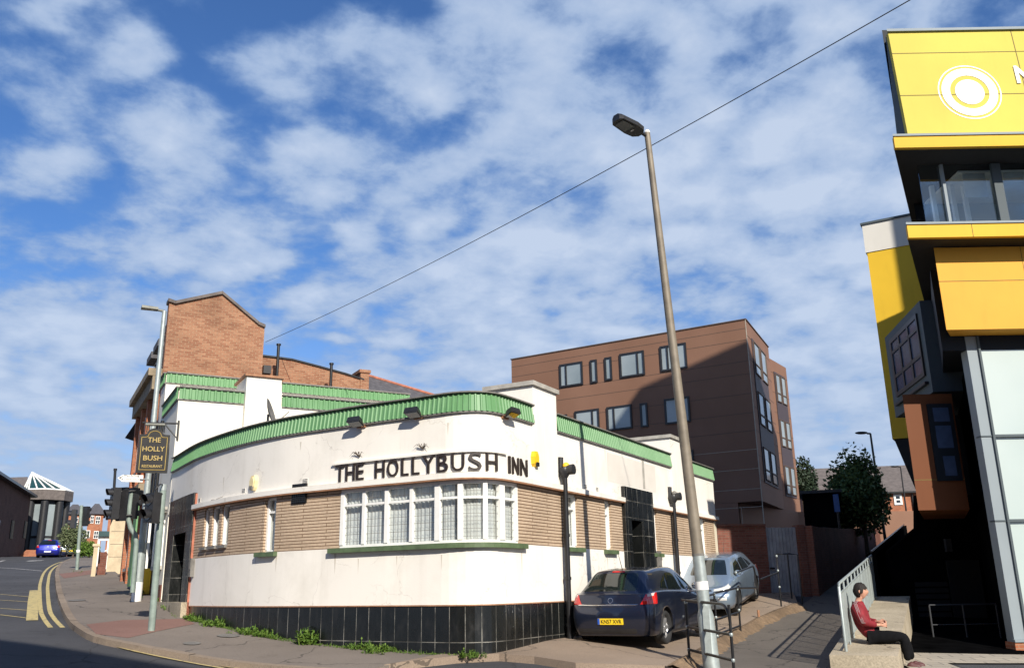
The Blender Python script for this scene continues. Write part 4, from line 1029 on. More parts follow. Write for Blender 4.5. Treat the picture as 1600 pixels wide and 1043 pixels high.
jy = [512, 530, 563, 583, 614, 644, 672, 701, 731, 762, 790]
for k, y in enumerate(jy):
    u, z = FB.px(1150, y+3)
    part(ap_, 'cladding_joint', 'brown_joint' if k > 6 else 'brown_joint_dark', lambda b: FB.box(b, -.3, LB, z-.012, z+.012, .001, .008))
for z in [zBt-.9-k*1.35 for k in range(8)]:
    if z > zBo: part(ap_, 'cladding_joint', 'brown_joint_dark', lambda b: (F25.box(b, 0, L25, z-.012, z+.012, .001, .008), F34.box(b, 0, L34, z-.012, z+.012, .001, .008)))
part(ap_, 'roof_edge', 'brown_joint_dark', lambda b: (FB.box(b, -.35, LB+.03, zBt+.001, zBt+.06, -.3, .05), F25.box(b, .03, L25, zBt+.001, zBt+.06, -.3, .05)))
part(ap_, 'corner_trim', 'brown_joint', lambda b: FB.box(b, LB-.03, LB+.012, 0, zBt-.01, -.01, .012))
def bwin(fr, x0, x1, y0, y1, side, parent=ap_, n0=0.0, z=None):
    ym = (y0+y1)/2; u0 = fr.px(x0, ym)[0]; u1 = fr.px(x1, ym)[0]; xm = (x0+x1)/2; z1 = fr.px(xm, y0)[1]; z0 = fr.px(xm, y1)[1]; w = u1-u0
    def f(b):
        fr.box(b, u0, u1, z0, z0+.10, n0, n0+.09); fr.box(b, u0, u1, z1-.10, z1, n0, n0+.09); fr.box(b, u0, u0+.10, z0+.1, z1-.1, n0, n0+.09); fr.box(b, u1-.10, u1, z0+.1, z1-.1, n0, n0+.09)
        if side: c = u0+w*(.28 if side < 0 else .72); fr.box(b, c-.05, c+.05, z0+.1, z1-.1, n0, n0+.085)
    wd = part(parent, 'window', 'black_plastic', f); part(wd, 'pane', 'blind_glass', lambda b: fr.box(b, u0+.06, u1-.06, z0+.06, z1-.06, n0, n0+.03)); return wd
for a in ((875, 911, 567, 603, -1), (923, 933.5, 562, 598, 0), (945.5, 956.5, 558, 594, 0), (969, 1007.5, 550, 588, 1), (1032, 1073.5, 538, 578, -1), (870, 887, 648, 680, 1), (899, 937, 640, 676, 1), (949, 988, 633.5, 671, -1), (1001, 1012.5, 629.5, 667, 0), (1039, 1078.5, 621, 661, 1), (1050, 1085, 704, 740, 1)):
    bwin(FB, *a)
# side bays: dark spandrels with pairs of tall windows
def bay(fr, u0, u1, rows, lean):
    part(ap_, 'spandrel', 'plum_panel', lambda b: fr.box(b, u0, u1, rows[-1][0]-.15, rows[0][1]+.12, .01, .05))
    for z0, z1 in rows:
        w = u1-u0
        for a, c in ((u0+.05*w, u0+.44*w), (u0+.56*w, u0+.95*w)):
            wd = part(ap_, 'window', 'brown_joint_dark', lambda b: (fr.box(b, a, c, z0, z0+.06, .05, .12), fr.box(b, a, c, z1-.06, z1, .05, .12), fr.box(b, a, a+.06, z0+.06, z1-.06, .05, .12), fr.box(b, c-.06, c, z0+.06, z1-.06, .05, .12), fr.box(b, a+.06, c-.06, z0+.55, z0+.62, .05, .12)))
            part(wd, 'pane', 'blind_glass', lambda b: fr.box(b, a+.06, c-.06, z0+.06, z1-.06, .05, .08))
def zpx(fr, u, x, y): return fr.px(x, y)[1]
ua = F25.px(1180, 600)[0]; ub = F25.px(1199, 600)[0]
bay(F25, ua, ub, [(F25.px(1188, 592)[1], F25.px(1188, 548)[1]), (F25.px(1194, 668)[1], F25.px(1194, 622)[1]), (F25.px(1200, 752)[1], F25.px(1200, 704)[1])], 0)
ua = F34.px(1211, 610)[0]; ub = F34.px(1227, 610)[0]
bay(F34, ua, ub, [(F34.px(1216, 628)[1], F34.px(1216, 587)[1]), (F34.px(1224, 698)[1], F34.px(1224, 658)[1]), (F34.px(1231, 772)[1], F34.px(1231, 729)[1])], 0)
Fg = Frame(F25.p(.3, 0, -1.3), 25.6)
for k in range(5):
    part(ap_, 'shop_window', 'pale_glass', lambda b: (Fg.box(b, .2+k*1.35, 1.45+k*1.35, zBo-2.7, zBo-.25, .0, .05)))

# ================================================================ YARD WALL, GATE AND ALLEY WALL
WA = Vector((6.32, 28.45)); WBp = V(atR(1262.5, 900, 30.3)); azw = math.degrees(math.atan2(WBp.x-WA.x, WBp.y-WA.y)); FW1 = Frame(WA, azw); LW = (Vector((WBp.x, WBp.y))-WA).length
zw = (FW1.px(1150, 823)[1]+FW1.px(1255, 820)[1])/2; ug0 = FW1.px(1201, 875)[0]; ug1 = FW1.px(1250, 875)[0]
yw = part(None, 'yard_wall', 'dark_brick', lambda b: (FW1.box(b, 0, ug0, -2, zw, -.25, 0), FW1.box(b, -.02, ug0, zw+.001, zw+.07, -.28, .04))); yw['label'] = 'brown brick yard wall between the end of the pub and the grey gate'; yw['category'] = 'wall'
gt = thing('yard_gate', 'grey vertical boarded gate between the brick yard wall and the alley wall', 'gate', tuple(FW1.p((ug0+ug1)/2, -.5)))
simple('gate_paint', (.30, .30, .31), .6, var=.25, scale=3)
for k in range(9):
    w = (ug1-ug0)/9; part(gt, 'board', 'gate_paint', lambda b: FW1.box(b, ug0+k*w+.006, ug0+(k+1)*w-.006, -.6, zw-.03-.01*(k % 2), -.14, -.10+.004*(k % 3)))
part(gt, 'rail', 'gate_paint', lambda b: FW1.box(b, ug0, ug1, .2, .32, -.18, -.141)); part(gt, 'latch', 'chrome', lambda b: FW1.box(b, ug0+.05, ug0+.2, .45, .5, -.10, -.05))
aw = Frame((WBp.x, WBp.y), 25.5, True); bA = MB(); n = 24; LA = 42.0
for k in range(n):
    u0, u1 = LA*k/n, LA*(k+1)/n; p0, p1 = aw.p(u0, 0), aw.p(u1, 0); h0, h1 = H(p0.x, p0.y), H(p1.x, p1.y)
    z0, z1 = max(zw, h0+2.1-.028*u0), max(zw, h1+2.1-.028*u1)
    for nn, flip in ((0, 0), (-.28, 1)):
        q = [aw.p(u0, h0-1, nn), aw.p(u1, h1-1, nn), aw.p(u1, z1, nn), aw.p(u0, z0, nn)]; bA.poly(q if not flip else q[::-1])
    bA.poly([aw.p(u0, z0, 0), aw.p(u1, z1, 0), aw.p(u1, z1, -.28), aw.p(u0, z0, -.28)])
bA.poly([aw.p(0, -2, 0), aw.p(0, -2, -.28), aw.p(0, zw, -.28), aw.p(0, zw, 0)])
# thickness towards the yard
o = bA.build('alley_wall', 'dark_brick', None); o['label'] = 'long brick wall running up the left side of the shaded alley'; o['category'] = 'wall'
pi = part(None, 'brick_pier', 'dark_brick', lambda b: FW1.box(b, ug1, LW+.02, -2, zw+.03, -.32, .06)); pi['label'] = 'brick pier at the right side of the grey gate'; pi['category'] = 'pier'
# shed and boarding over the wall
F7 = FD(1280, 790, 42); u0, z1 = F7.px(1253, 770); u1, _ = F7.px(1307, 764); _, z0 = F7.px(1280, 812)
sh = thing('shed', 'black shed seen over the brick wall right of the apartment block', 'shed', tuple(F7.p((u0+u1)/2, 1)))
part(sh, 'walls', 'shade_and_shed_black', lambda b: F7.box(b, u0, u1, 0, z1-.05, -3, 0)); part(sh, 'roof', 'black_plastic', lambda b: F7.box(b, u0-.1, u1+.2, z1-.05, z1+.08, -3.2, .25))
F8 = FD(1308, 780, 40); u0, z1 = F8.px(1301, 772); u1, z0 = F8.px(1313, 799)
simple('blue_paint', (.05, .11, .28), .5)
sg = thing('notice_board', 'small blue notice board on a post beside the shed', 'sign', tuple(F8.p((u0+u1)/2, 1))); part(sg, 'board', 'blue_paint', lambda b: F8.box(b, u0, u1, z0, z1, 0, .05)); part(sg, 'post', 'black_paint', lambda b: b.tube([F8.p((u0+u1)/2, 0, -.05), F8.p((u0+u1)/2, z1-.1, -.05)], .04, 6))
# far terrace on the right
F9 = FD(1400, 770, 88, 100); uh0, zr = F9.px(1246, 737, -4.5); uh1, zr2 = F9.px(1450, 722, -4.5); ze = F9.px(1400, 768)[1]; ur = F9.px(1385, 790)[0]
te = thing('terraced_house', 'long brown-roofed brick terrace with white windows at the end of the alley', 'house', tuple(F9.p(ur, 3)))
zr = F9.px(1290, 731, -4.5)[1]
def f(b):
    b.poly([F9.p(uh0, ze, .4), F9.p(uh1+6, ze, .4), F9.p(uh1+6, zr, -4.5), F9.p(uh0, zr, -4.5)]); b.poly([F9.p(uh0, zr, -4.5), F9.p(uh1+6, zr, -4.5), F9.p(uh1+6, ze, -9.4), F9.p(uh0, ze, -9.4)])
part(te, 'roof', 'slate_brown', f); part(te, 'walls', 'red_brick', lambda b: F9.box(b, uh0, uh1-1.3, 0, ze, -9, 0))
part(te, 'gutter', 'black_paint', lambda b: F9.box(b, uh0, uh1+6, ze-.15, ze-.01, .2, .45))
for x0, x1, y0, y1 in ((1395.5, 1410.5, 772, 788), (1399.5, 1414.5, 803, 819)):
    u0, z1 = F9.px(x0, y0); u1, z0 = F9.px(x1, y1); w = part(te, 'window', 'white_paint', lambda b: F9.box(b, u0, u1, z0, z1, .01, .09)); part(w, 'pane', 'dark_glass', lambda b: (F9.box(b, u0+.18, u1-.18, z0+.18, (z0+z1)/2-.06, .09, .10), F9.box(b, u0+.18, u1-.18, (z0+z1)/2+.06, z1-.18, .09, .10)))
part(te, 'drain_pipe', 'black_paint', lambda b: b.tube([F9.p(F9.px(1427, 790)[0], 0, .1), F9.p(F9.px(1427, 790)[0], ze-.2, .1)], .07, 6))

# ================================================================ YELLOW BUILDING
def clad(name, col, r=.6):
    t = NT(name); n1 = t.noise(.3, 4, .55, t.coord('UV')); n2 = t.noise(2.2, 5, .6, t.coord('UV', scale=(2, .3, 1)))
    lo = tuple(x*.86 for x in col); c = t.mix(t.step(n1, .3, .75), lo, col); t.P(col=t.mix(t.math('MULTIPLY', t.step(n2, .5, .8), .25), c, tuple(x*.7 for x in col)), rough=r, spec=.2)
clad('lemon_panel', (.58, .475, .075)); clad('amber_panel', (.72, .42, .035)); clad('orange_panel', (.72, .36, .045)); clad('yellow_panel', (.74, .47, .035))
clad('pale_panel', (.70, .67, .60)); clad('rust_panel', (.15, .05, .018)); clad('navy_panel', (.012, .016, .022)); clad('slate_panel', (.085, .105, .115)); clad('silver_panel', (.26, .30, .32))
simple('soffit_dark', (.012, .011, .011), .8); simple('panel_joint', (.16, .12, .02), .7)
simple('white_letter', (.85, .85, .82), .5, var=.03)
yb = thing('yellow_building', 'modern yellow and orange panelled building with projecting ledges and tall glazing at the right edge', 'building', (14, 21.6, -1.5))
def Y(y): return Frame((0, y), 90.0)
YL = 19.17; FL = Y(YL); XL, z1t = FL.px(1393, 210); _, z1b = FL.px(1396, 232); XL2, z2t = FL.px(1419, 347.5); _, z2b = FL.px(1425, 372.5); XL = (XL+XL2)/2
XR = 24.3; BX0 = Vector((10.21, 20.38)); BAZ = 25.0
# body and left flank
def flank(y, z): return BX0.x+(y-BX0.y)*math.tan(math.radians(BAZ))
bodyring = [(BX0.x, BX0.y), (XR, BX0.y), (XR, 39.6), (flank(39.6, 0), 39.6)]
zor0 = Y(19.8).px(1478, 515)[1]
ztop = Y(20.16).px(1387, 51)[1]
part(yb, 'flank_wall', 'navy_panel', lambda b: b.prism([(x, y, zor0-.35) for x, y in bodyring], Vector((0, 0, z2b-.35-zor0+.35))))
part(yb, 'lower_flank', 'shade_and_shed_black', lambda b: b.prism([(10.78, 20.48, -2.5), (XR, 20.48, -2.5), (XR, 39.6, -2.5), (19.08, 39.6, -2.5)], Vector((0, 0, zor0+1.9))))
part(yb, 'rear_upper_body', 'navy_panel', lambda b: b.prism([(11.07, 22.41, z2t), (XR, 22.6, z2t), (XR, 25, z2t), (12.6, 25, z2t)], Vector((0, 0, z1b-z2t))))
# sign board that leans back
xs0 = Y(19.35).px(1418.5, 209)[0]; v = ray(1387.5, 51); ytl = xs0*v[1]/v[0]; ztl = v[2]*xs0/v[0]; XS = xs0
SG0 = Vector((XS, 19.35, z1t+.01)); SGt = Vector((XS, ytl, ztl)); up_ = (SGt-SG0); HL = up_.length; up_.normalize(); sn = Vector((0, -up_.z, up_.y)).normalized()
if sn.y > 0: sn = -sn
def sp(x, h, n=0.0): return Vector((x, SG0.y, SG0.z))+up_*h+sn*n
part(yb, 'sign_board', 'lemon_panel', lambda b: b.hexa([sp(XS, 0), sp(XR, 0), sp(XR, 0, -.12), sp(XS, 0, -.12), sp(XS, HL), sp(XR, HL), sp(XR, HL, -.12), sp(XS, HL, -.12)]))
part(yb, 'upper_body', 'navy_panel', lambda b: b.prism([(XS+.06, 19.98, z1t), (XR, 19.98, z1t), (XR, 24, z1t), (12.4, 24, z1t)], Vector((0, 0, ztop-z1t-.05))))
part(yb, 'sign_return', 'slate_panel', lambda b: b.poly([sp(XS+.02, 0, -.13), sp(XS+.02, HL, -.13), Vector((XS+.02, ytl+.2, ztl)), Vector((XS+.02, 19.98, z1t))]))
part(yb, 'roof_coping', 'silver_panel', lambda b: b.hexa([Vector((XS-.05, ytl-.06, ztl)), Vector((XR, ytl-.06, ztl)), Vector((XR, 21.78, ztl)), Vector((10.8, 21.78, ztl)), Vector((XS-.05, ytl-.06, ztl+.07)), Vector((XR, ytl-.06, ztl+.07)), Vector((XR, 21.78, ztl+.07)), Vector((10.8, 21.78, ztl+.07))]))
def spx2(x, y):
    v = V(ray(x, y)); t = sn.dot(SG0)/sn.dot(v); p = v*t; return p.x, (p-SG0).dot(up_)
for (xa, ya, xb, yb_) in ((1394, 84, 1600, 70), (1411, 149.5, 1600, 139.5)):
    h0 = spx2(xa, ya)[1]; part(yb, 'panel_joint', 'panel_joint', lambda b: b.hexa([sp(XS, h0-.01, .001), sp(XR, h0-.01, .001), sp(XR, h0-.01, .006), sp(XS, h0-.01, .006), sp(XS, h0+.01, .001), sp(XR, h0+.01, .001), sp(XR, h0+.01, .006), sp(XS, h0+.01, .006)]))
xj = spx2(1592, 100)[0]; part(yb, 'panel_joint', 'panel_joint', lambda b: b.hexa([sp(xj-.01, 0, .001), sp(xj+.01, 0, .001), sp(xj+.01, 0, .006), sp(xj-.01, 0, .006), sp(xj-.01, HL, .001), sp(xj+.01, HL, .001), sp(xj+.01, HL, .006), sp(xj-.01, HL, .006)]))
lx_, lh = spx2(1515, 144); lw = (spx2(1564, 146)[0]-spx2(1465, 144)[0])/2
def ringf(r0, r1, d0, d1):
    def f(b):
        N = 48
        for k in range(N):
            a0, a1 = 2*PI*k/N, 2*PI*(k+1)/N; P = lambda r, a, n: sp(lx_+r*math.cos(a), lh+r*math.sin(a), n)
            b.poly([P(r0, a0, d1), P(r0, a1, d1), P(r1, a1, d1), P(r1, a0, d1)]); b.poly([P(r1, a0, d0), P(r1, a0, d1), P(r1, a1, d1), P(r1, a1, d0)])
            if r0 > 0: b.poly([P(r0, a0, d0), P(r0, a1, d0), P(r0, a1, d1), P(r0, a0, d1)])
    return f
lg = part(yb, 'logo', 'white_letter', ringf(.62*lw, .885*lw, 0, .012)); part(lg, 'logo_rim', 'white_letter', ringf(.965*lw, 1.0*lw, 0, .008)); part(lg, 'logo_disc', 'white_letter', ringf(0.0, .46*lw, 0, .012))
fr_ = Frame((0, 0), 90.0); fr_.p = lambda u, z, n=0.0: sp(u, z, n)
xN, hN = spx2(1589, 131); _, hN1 = spx2(1589, 104); b = MB(); text_mesh(b, 'N', fr_, xN, hN, .0, hN1-hN, (hN1-hN)*.8, .03, bold=.03, align='LEFT'); b.build('sign_letter', 'white_letter', yb)
# ledges
for zt_2, zb_2, nm in ((z1t, z1b, 0), (z2t, z2b, 1)):
    part(yb, 'ledge', 'amber_panel', lambda b: b.hexa([Vector((XL, YL, zb_2+.02)), Vector((XR, YL, zb_2+.02)), Vector((XR, YL+.12, zb_2+.02)), Vector((XL+.02, YL+.12, zb_2+.02)), Vector((XL, YL, zt_2-.06)), Vector((XR, YL, zt_2-.06)), Vector((XR, YL+.12, zt_2-.06)), Vector((XL+.02, YL+.12, zt_2-.06))]))
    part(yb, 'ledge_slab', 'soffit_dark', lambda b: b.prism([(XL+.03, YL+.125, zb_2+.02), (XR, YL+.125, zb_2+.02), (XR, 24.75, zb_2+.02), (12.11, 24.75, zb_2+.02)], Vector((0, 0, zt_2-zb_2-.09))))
    part(yb, 'ledge_cap', 'silver_panel', lambda b: b.prism([(XL-.03, YL-.03, zt_2-.058), (XR, YL-.03, zt_2-.058), (XR, YL+.6, zt_2-.058), (XL+.27, YL+.6, zt_2-.058)], Vector((0, 0, .055))))
# glazed storey between the ledges
Gy = 20.115; FG = Y(Gy); xg0 = FG.px(1440, 300)[0]
part(yb, 'glazing', 'clear_glass', lambda b: FG.box(b, xg0, XR, z2t, z1b+.02, -.02, 0))
part(yb, 'mullion', 'silver_panel', lambda b: FG.box(b, FG.px(1475, 300)[0]-.035, FG.px(1475, 300)[0]+.035, z2t, z1b, 0, .08)); part(yb, 'mullion', 'slate_panel', lambda b: FG.box(b, FG.px(1560, 300)[0]-.11, FG.px(1560, 300)[0]+.11, z2t, z1b, 0, .08))
part(yb, 'mullion', 'silver_panel', lambda b: FG.box(b, 14.04, 14.22, z2t, z1b, 0, .08))
part(yb, 'ceiling', 'white_paint', lambda b: FG.box(b, xg0+1.15, XR, z1b-.06, z1b-.01, -2.2, -.3)); part(yb, 'room_wall', 'blind_glass', lambda b: FG.box(b, xg0+1.3, XR, z2t, z1b-.06, -2.25, -2.2))
for x0, x1, y0, y1 in ((1502, 1545, 264, 308), (1566, 1620, 263, 285)):
    ua, za = FG.px(x0, y0, -.3); ub_, zb_3 = FG.px(x1, y1, -.3); part(yb, 'blind', 'curtain', lambda b: FG.box(b, ua, ub_, zb_3, z1b-.08, -.33, -.3))
for x in (1455, 1486, 1505):
    ua = FG.px(x, 300, -1.0)[0]; part(yb, 'inner_column', 'white_paint', lambda b: FG.box(b, ua, ua+.10, z2t, z1b-.07, -1.1, -1.0))
# orange panel storey and curtain wall
FO = Y(19.8); xo0 = FO.px(1471, 465)[0]
part(yb, 'orange_panel', 'orange_panel', lambda b: b.prism([(xo0, 19.8, zor0), (XR, 19.8, zor0), (XR, 20.36, zor0), (xo0+.35, 20.36, zor0)], Vector((0, 0, z2b-zor0)))); zj = FO.px(1500, 439)[1]; part(yb, 'panel_joint', 'panel_joint', lambda b: FO.box(b, xo0, XR, zj-.008, zj+.008, .001, .006))
FCW = Y(20.36); xc0 = FCW.px(1512, 560)[0]-.05; xc1 = FCW.px(1533, 600)[0]; zc0 = FCW.px(1590, 1002)[1]; zt0 = zor0-.02
zm = [FCW.px(1545, 681)[1], FCW.px(1570, 813)[1]]
xc0 = FCW.px(1549, 780)[0]; xc1 = FCW.px(1575, 830)[0]
part(yb, 'glazing_column', 'silver_panel', lambda b: FCW.box(b, xc0, xc1, zc0, zt0, -.3, 0))
for z in zm: part(yb, 'column_joint', 'slate_panel', lambda b: FCW.box(b, xc0-.01, xc1, z-.015, z+.015, -.2, .02))
part(yb, 'curtain_glass', 'pale_glass', lambda b: FCW.box(b, xc1, XR, zc0, zt0, -.12, -.03)); part(yb, 'mullion', 'slate_panel', lambda b: FCW.box(b, xc1, xc1+.05, zc0, zt0, -.03, .05))
part(yb, 'mullion', 'slate_panel', lambda b: FCW.box(b, xc1+2.1, xc1+2.15, zc0, zt0, -.03, .05))
for z in zm: part(yb, 'transom', 'slate_panel', lambda b: (FCW.box(b, xc1+.05, XR, z-.03, z+.03, -.03, .05)))
part(yb, 'brick_plinth', 'red_brick', lambda b: FCW.box(b, xc0-.05, XR, -2.2, zc0-.001, -.3, .10)); part(yb, 'sill', 'silver_panel', lambda b: FCW.box(b, xc0-.06, XR, zc0, zc0+.05, .001, .14))
# --- rear yellow block with a white band
FRr = Frame(V(atR(1349, 352, 33.93)), 120.0); zrt = FRr.px(1349, 352)[1]; zrw = FRr.px(1354, 395)[1]; zrb = FRr.px(1401, 685)[1]; LR = 6.0
u2, z2_ = FRr.px(1432, 768)
part(yb, 'yellow_block', 'yellow_panel', lambda b: FRr.box(b, 0, LR, zrb, zrw, -8, 0)); part(yb, 'white_band', 'pale_panel', lambda b: FRr.box(b, -.05, LR, zrw+.001, zrt, -8, .03)); part(yb, 'block_coping', 'slate_panel', lambda b: FRr.box(b, -.10, LR, zrt+.001, zrt+.08, -8, .08))
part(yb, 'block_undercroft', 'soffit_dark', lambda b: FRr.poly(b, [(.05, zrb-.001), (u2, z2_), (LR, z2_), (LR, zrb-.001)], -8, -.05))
# --- grey oriel
pR = V(atR(1447, 540, 25.2)); FOr = Frame((pR.x, pR.y), 8.5, True); 
uL = FOr.px(1391, 590)[0]; zo1 = (FOr.px(1434, 477)[1]+FOr.px(1381, 525)[1])/2; zo0 = (FOr.px(1458, 608)[1]+FOr.px(1401, 655)[1])/2
simple('recess_glass', (.055, .08, .14), .15, spec=.25)  # blue of the reflected sky is put into the pane colour
orl = part(yb, 'oriel_bay', 'slate_panel', lambda b: FOr.box(b, 0, uL, zo0, zo1, -3.4, 0))
def oq(x, y): return FOr.px(x, y)
q0 = oq(1431, 492); q1 = oq(1391, 532); q2 = oq(1450, 587); q3 = oq(1403, 618); wu0, wu1 = (q0[0]+q2[0])/2, (q1[0]+q3[0])/2; wz1, wz0 = (q0[1]+q1[1])/2, (q2[1]+q3[1])/2
def f(b):
    FOr.box(b, wu0, wu1, wz0, wz0+.12, 0, .05); FOr.box(b, wu0, wu1, wz1-.12, wz1, 0, .05)
    for k, w in ((0, .2), (.33, .12), (.66, .12), (1, .35)): c = wu0+(wu1-wu0)*k; FOr.box(b, max(wu0, c-w/2), min(wu1, c+w/2), wz0+.12, wz1-.12, 0, .05)
    FOr.box(b, wu0+.1, wu1-.2, wz0+(wz1-wz0)*.34-.05, wz0+(wz1-wz0)*.34+.05, 0, .05); FOr.box(b, wu0+.1, wu1-.2, wz0+(wz1-wz0)*.76-.04, wz0+(wz1-wz0)*.76+.04, 0, .05)
ow = part(orl, 'window', 'black_paint', f); part(orl, 'pane', 'recess_glass', lambda b: FOr.box(b, wu0+.05, wu1-.05, wz0+.05, wz1-.05, 0, .02)); part(orl, 'sill', 'black_paint', lambda b: FOr.box(b, wu0-.1, wu1+.1, wz0-.25, wz0-.18, 0, .10))
# --- lower rust-brown oriel
FBr = Y(21.87); bx0 = FBr.px(1423, 710)[0]; bx1 = FBr.px(1500, 700)[0]; bz1 = (FBr.px(1415, 623)[1]+FBr.px(1484, 608)[1])/2; bz0 = FBr.px(1472, 796)[1]
bo = part(yb, 'brown_bay', 'rust_panel', lambda b: b.prism([(bx0, 21.87, bz0), (bx1, 21.87, bz0), (bx1+1.5, 25.2, bz0), (bx0+1.6, 25.2, bz0)], Vector((0, 0, bz1-bz0))))
wx0 = FBr.px(1463, 690)[0]-.12; wx1 = FBr.px(1494, 690)[0]; wz1 = FBr.px(1466, 631)[1]; wz0 = FBr.px(1475, 751)[1]
bw = part(bo, 'window', 'navy_panel', lambda b: FBr.box(b, wx0, wx1, wz0, wz1, .001, .05))
part(bw, 'pane', 'recess_glass', lambda b: (FBr.box(b, wx0+.12, wx1-.10, wz0+.8, wz1-.55, .05, .06), FBr.box(b, wx0+.12, wx1-.10, wz1-.45, wz1-.1, .05, .06), FBr.box(b, wx0+.2, wx1-.12, wz0+.12, wz0+.6, .05, .06)))
part(bo, 'panel_joint', 'panel_joint', lambda b: FBr.box(b, bx0, bx1, bz0+.72, bz0+.735, .001, .005))
# unseen tower added to cast the shadow on the apartment block's front
sv_ = _sv.copy()
uA_, zA_ = FB.px(1000, 605); uB_, zB_ = FB.px(1172, 529); A1 = FB.p(uA_, zA_); B1 = FB.p(uB_, zB_)
tA = 40.0; CA = A1+sv_*tA; tBb = (CA.z-B1.z)/sv_.z; CB = B1+sv_*tBb; dc = (CB-CA); dc.z = 0; dc.normalize(); CE = CB+dc*10
tb = thing('shadow_caster_tower', 'unseen yellow clad tower added outside the right edge to cast the shadow on the apartment block', 'building', (CA.x+5, CA.y, -1.5))
part(tb, 'walls', 'yellow_panel', lambda b: b.prism([(CA.x, CA.y, -2), (CA.x+dc.y*2.8, CA.y-dc.x*2.8, -2), (CE.x+dc.y*2.8, CE.y-dc.x*2.8, -2), (CE.x, CE.y, -2)][::-1], Vector((0, 0, CA.z+2))))
FTB = Frame((CA.x, CA.y), math.degrees(math.atan2(dc.x, dc.y)), True)
for k in range(3):
    for j in range(5): part(tb, 'window', 'dark_glass', lambda b: FTB.box(b, 1+k*4, 3+k*4, 2+j*3.4, 4+j*3.4, .01, .05))

# ================================================================ BENCH WALL, RAILING AND RAMP
RA = Frame((5.70, 16.32), 24.75)
def zr_(s): return -1.145+.074*s
def slab(b, s0, s1, n0, n1, zf, thick=None, mi=0):
    zb_ = lambda s: (min(H(RA.p(s, 0).x, RA.p(s, 0).y)-.5, zf(s)-.3) if thick is None else zf(s)-thick)
    b.hexa([RA.p(s0, zb_(s0), n0), RA.p(s1, zb_(s1), n0), RA.p(s1, zb_(s1), n1), RA.p(s0, zb_(s0), n1), RA.p(s0, zf(s0), n0), RA.p(s1, zf(s1), n0), RA.p(s1, zf(s1), n1), RA.p(s0, zf(s0), n1)], mi)
def bevel(o, w=.02):
    m_ = o.modifiers.new('edge', 'BEVEL'); m_.width = w; m_.segments = 2; m_.limit_method = 'ANGLE'; return o
o = bevel(part(None, 'concrete_bench', 'concrete', lambda b: slab(b, -.42, 1.75, -.24, .84, zr_))); o['label'] = 'near concrete block of the low wall, the one the person sits on'; o['category'] = 'bench wall'; o['group'] = 'concrete blocks of the low wall'
o = bevel(part(None, 'concrete_bench', 'concrete', lambda b: slab(b, 1.80, 9.75, -.22, .84, lambda s: zr_(s)+.05))); o['label'] = 'longer concrete block rising behind the seated person'; o['category'] = 'bench wall'; o['group'] = 'concrete blocks of the low wall'
def zc_(s): return .80+(s-9.75)*.078 if s > 9.75 else zr_(s)
o = part(None, 'ramp_parapet', 'shade_and_shed_black', lambda b: slab(b, 9.78, 46, -.12, .12, lambda s: .72+(s-9.75)*.076)); o['label'] = 'solid parapet of the ramp continuing from the steel railing up the alley, coloured near-black for shade'; o['category'] = 'wall'  # shade on the parapet is put into its near-black colour
rl = thing('railing', 'pale steel railing fixed along the concrete wall behind the seated person', 'railing', tuple(RA.p(0, zr_(0))))
def zt_r(s): return zr_(s)+1.13
b = MB(); b.tube([RA.p(0, zr_(0)), RA.p(0, zt_r(0)-.06), RA.p(.06, zt_r(.06)), RA.p(9.7, zt_r(9.7))], .028, 8); b.build('top_rail', 'galvanised', rl)
b = MB(); b.tube([RA.p(0, zt_r(0)-.17), RA.p(9.7, zt_r(9.7)-.17)], .018, 6); b.build('second_rail', 'galvanised', rl)
b = MB(); b.tube([RA.p(0, zr_(0)+.09), RA.p(9.7, zr_(9.7)+.09)], .018, 6); b.build('bottom_rail', 'galvanised', rl)
for k in range(12):
    s = k*.88; b = MB(); RA_ = RA.p(s, 0); b.tube([RA.p(s, zr_(s)+.0), RA.p(s, zt_r(s)-.02)], .02, 6); b.build('post', 'galvanised', rl)
b = MB(); s = .09
while s < 9.7: b.tube([RA.p(s, zr_(s)+.09), RA.p(s, zt_r(s)-.17)], 0.0125, 4, sm=False, caps=False); s += .085
b.build('infill_bars', 'galvanised', rl)
b = MB(); b.tube([RA.p(9.75, .80), RA.p(46, .80+36.2*.076)], .03, 6); o = b.build('handrail', 'black_paint', None); o['label'] = 'thin dark handrail on top of the ramp parapet'; o['category'] = 'handrail'

# recess wall and floor under the building, shade put into their near-black colour
yS = 25.4
def azx(x, y): v = ray(x, y); return Vector((v[0]*yS/v[1], yS, v[2]*yS/v[1]))
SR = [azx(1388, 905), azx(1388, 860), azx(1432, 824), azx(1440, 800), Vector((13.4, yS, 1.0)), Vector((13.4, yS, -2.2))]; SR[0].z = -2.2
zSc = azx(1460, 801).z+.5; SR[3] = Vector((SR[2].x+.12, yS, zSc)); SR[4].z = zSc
o = part(None, 'undercroft_wall', 'shade_and_shed_black', lambda b: b.prism(SR, Vector((0, .2, 0))))
o['label'] = 'back wall of the deep recess under the brown bay, with shade put into its near-black colour'; o['category'] = 'wall'
simple('dim_grey', (.030, .032, .036), .7); simple('dim_dark', (.011, .011, .012), .8)  # recess fittings darkened in colour to match the shade there
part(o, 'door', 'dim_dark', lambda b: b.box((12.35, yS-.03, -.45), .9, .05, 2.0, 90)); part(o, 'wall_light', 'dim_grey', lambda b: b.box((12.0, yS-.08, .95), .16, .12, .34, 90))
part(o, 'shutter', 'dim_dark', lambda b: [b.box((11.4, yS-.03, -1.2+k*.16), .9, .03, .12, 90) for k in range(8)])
t = thing('recess_railing', 'dark low railing inside the shaded recess under the building', 'railing', (10.6, 22.5, -1.5))
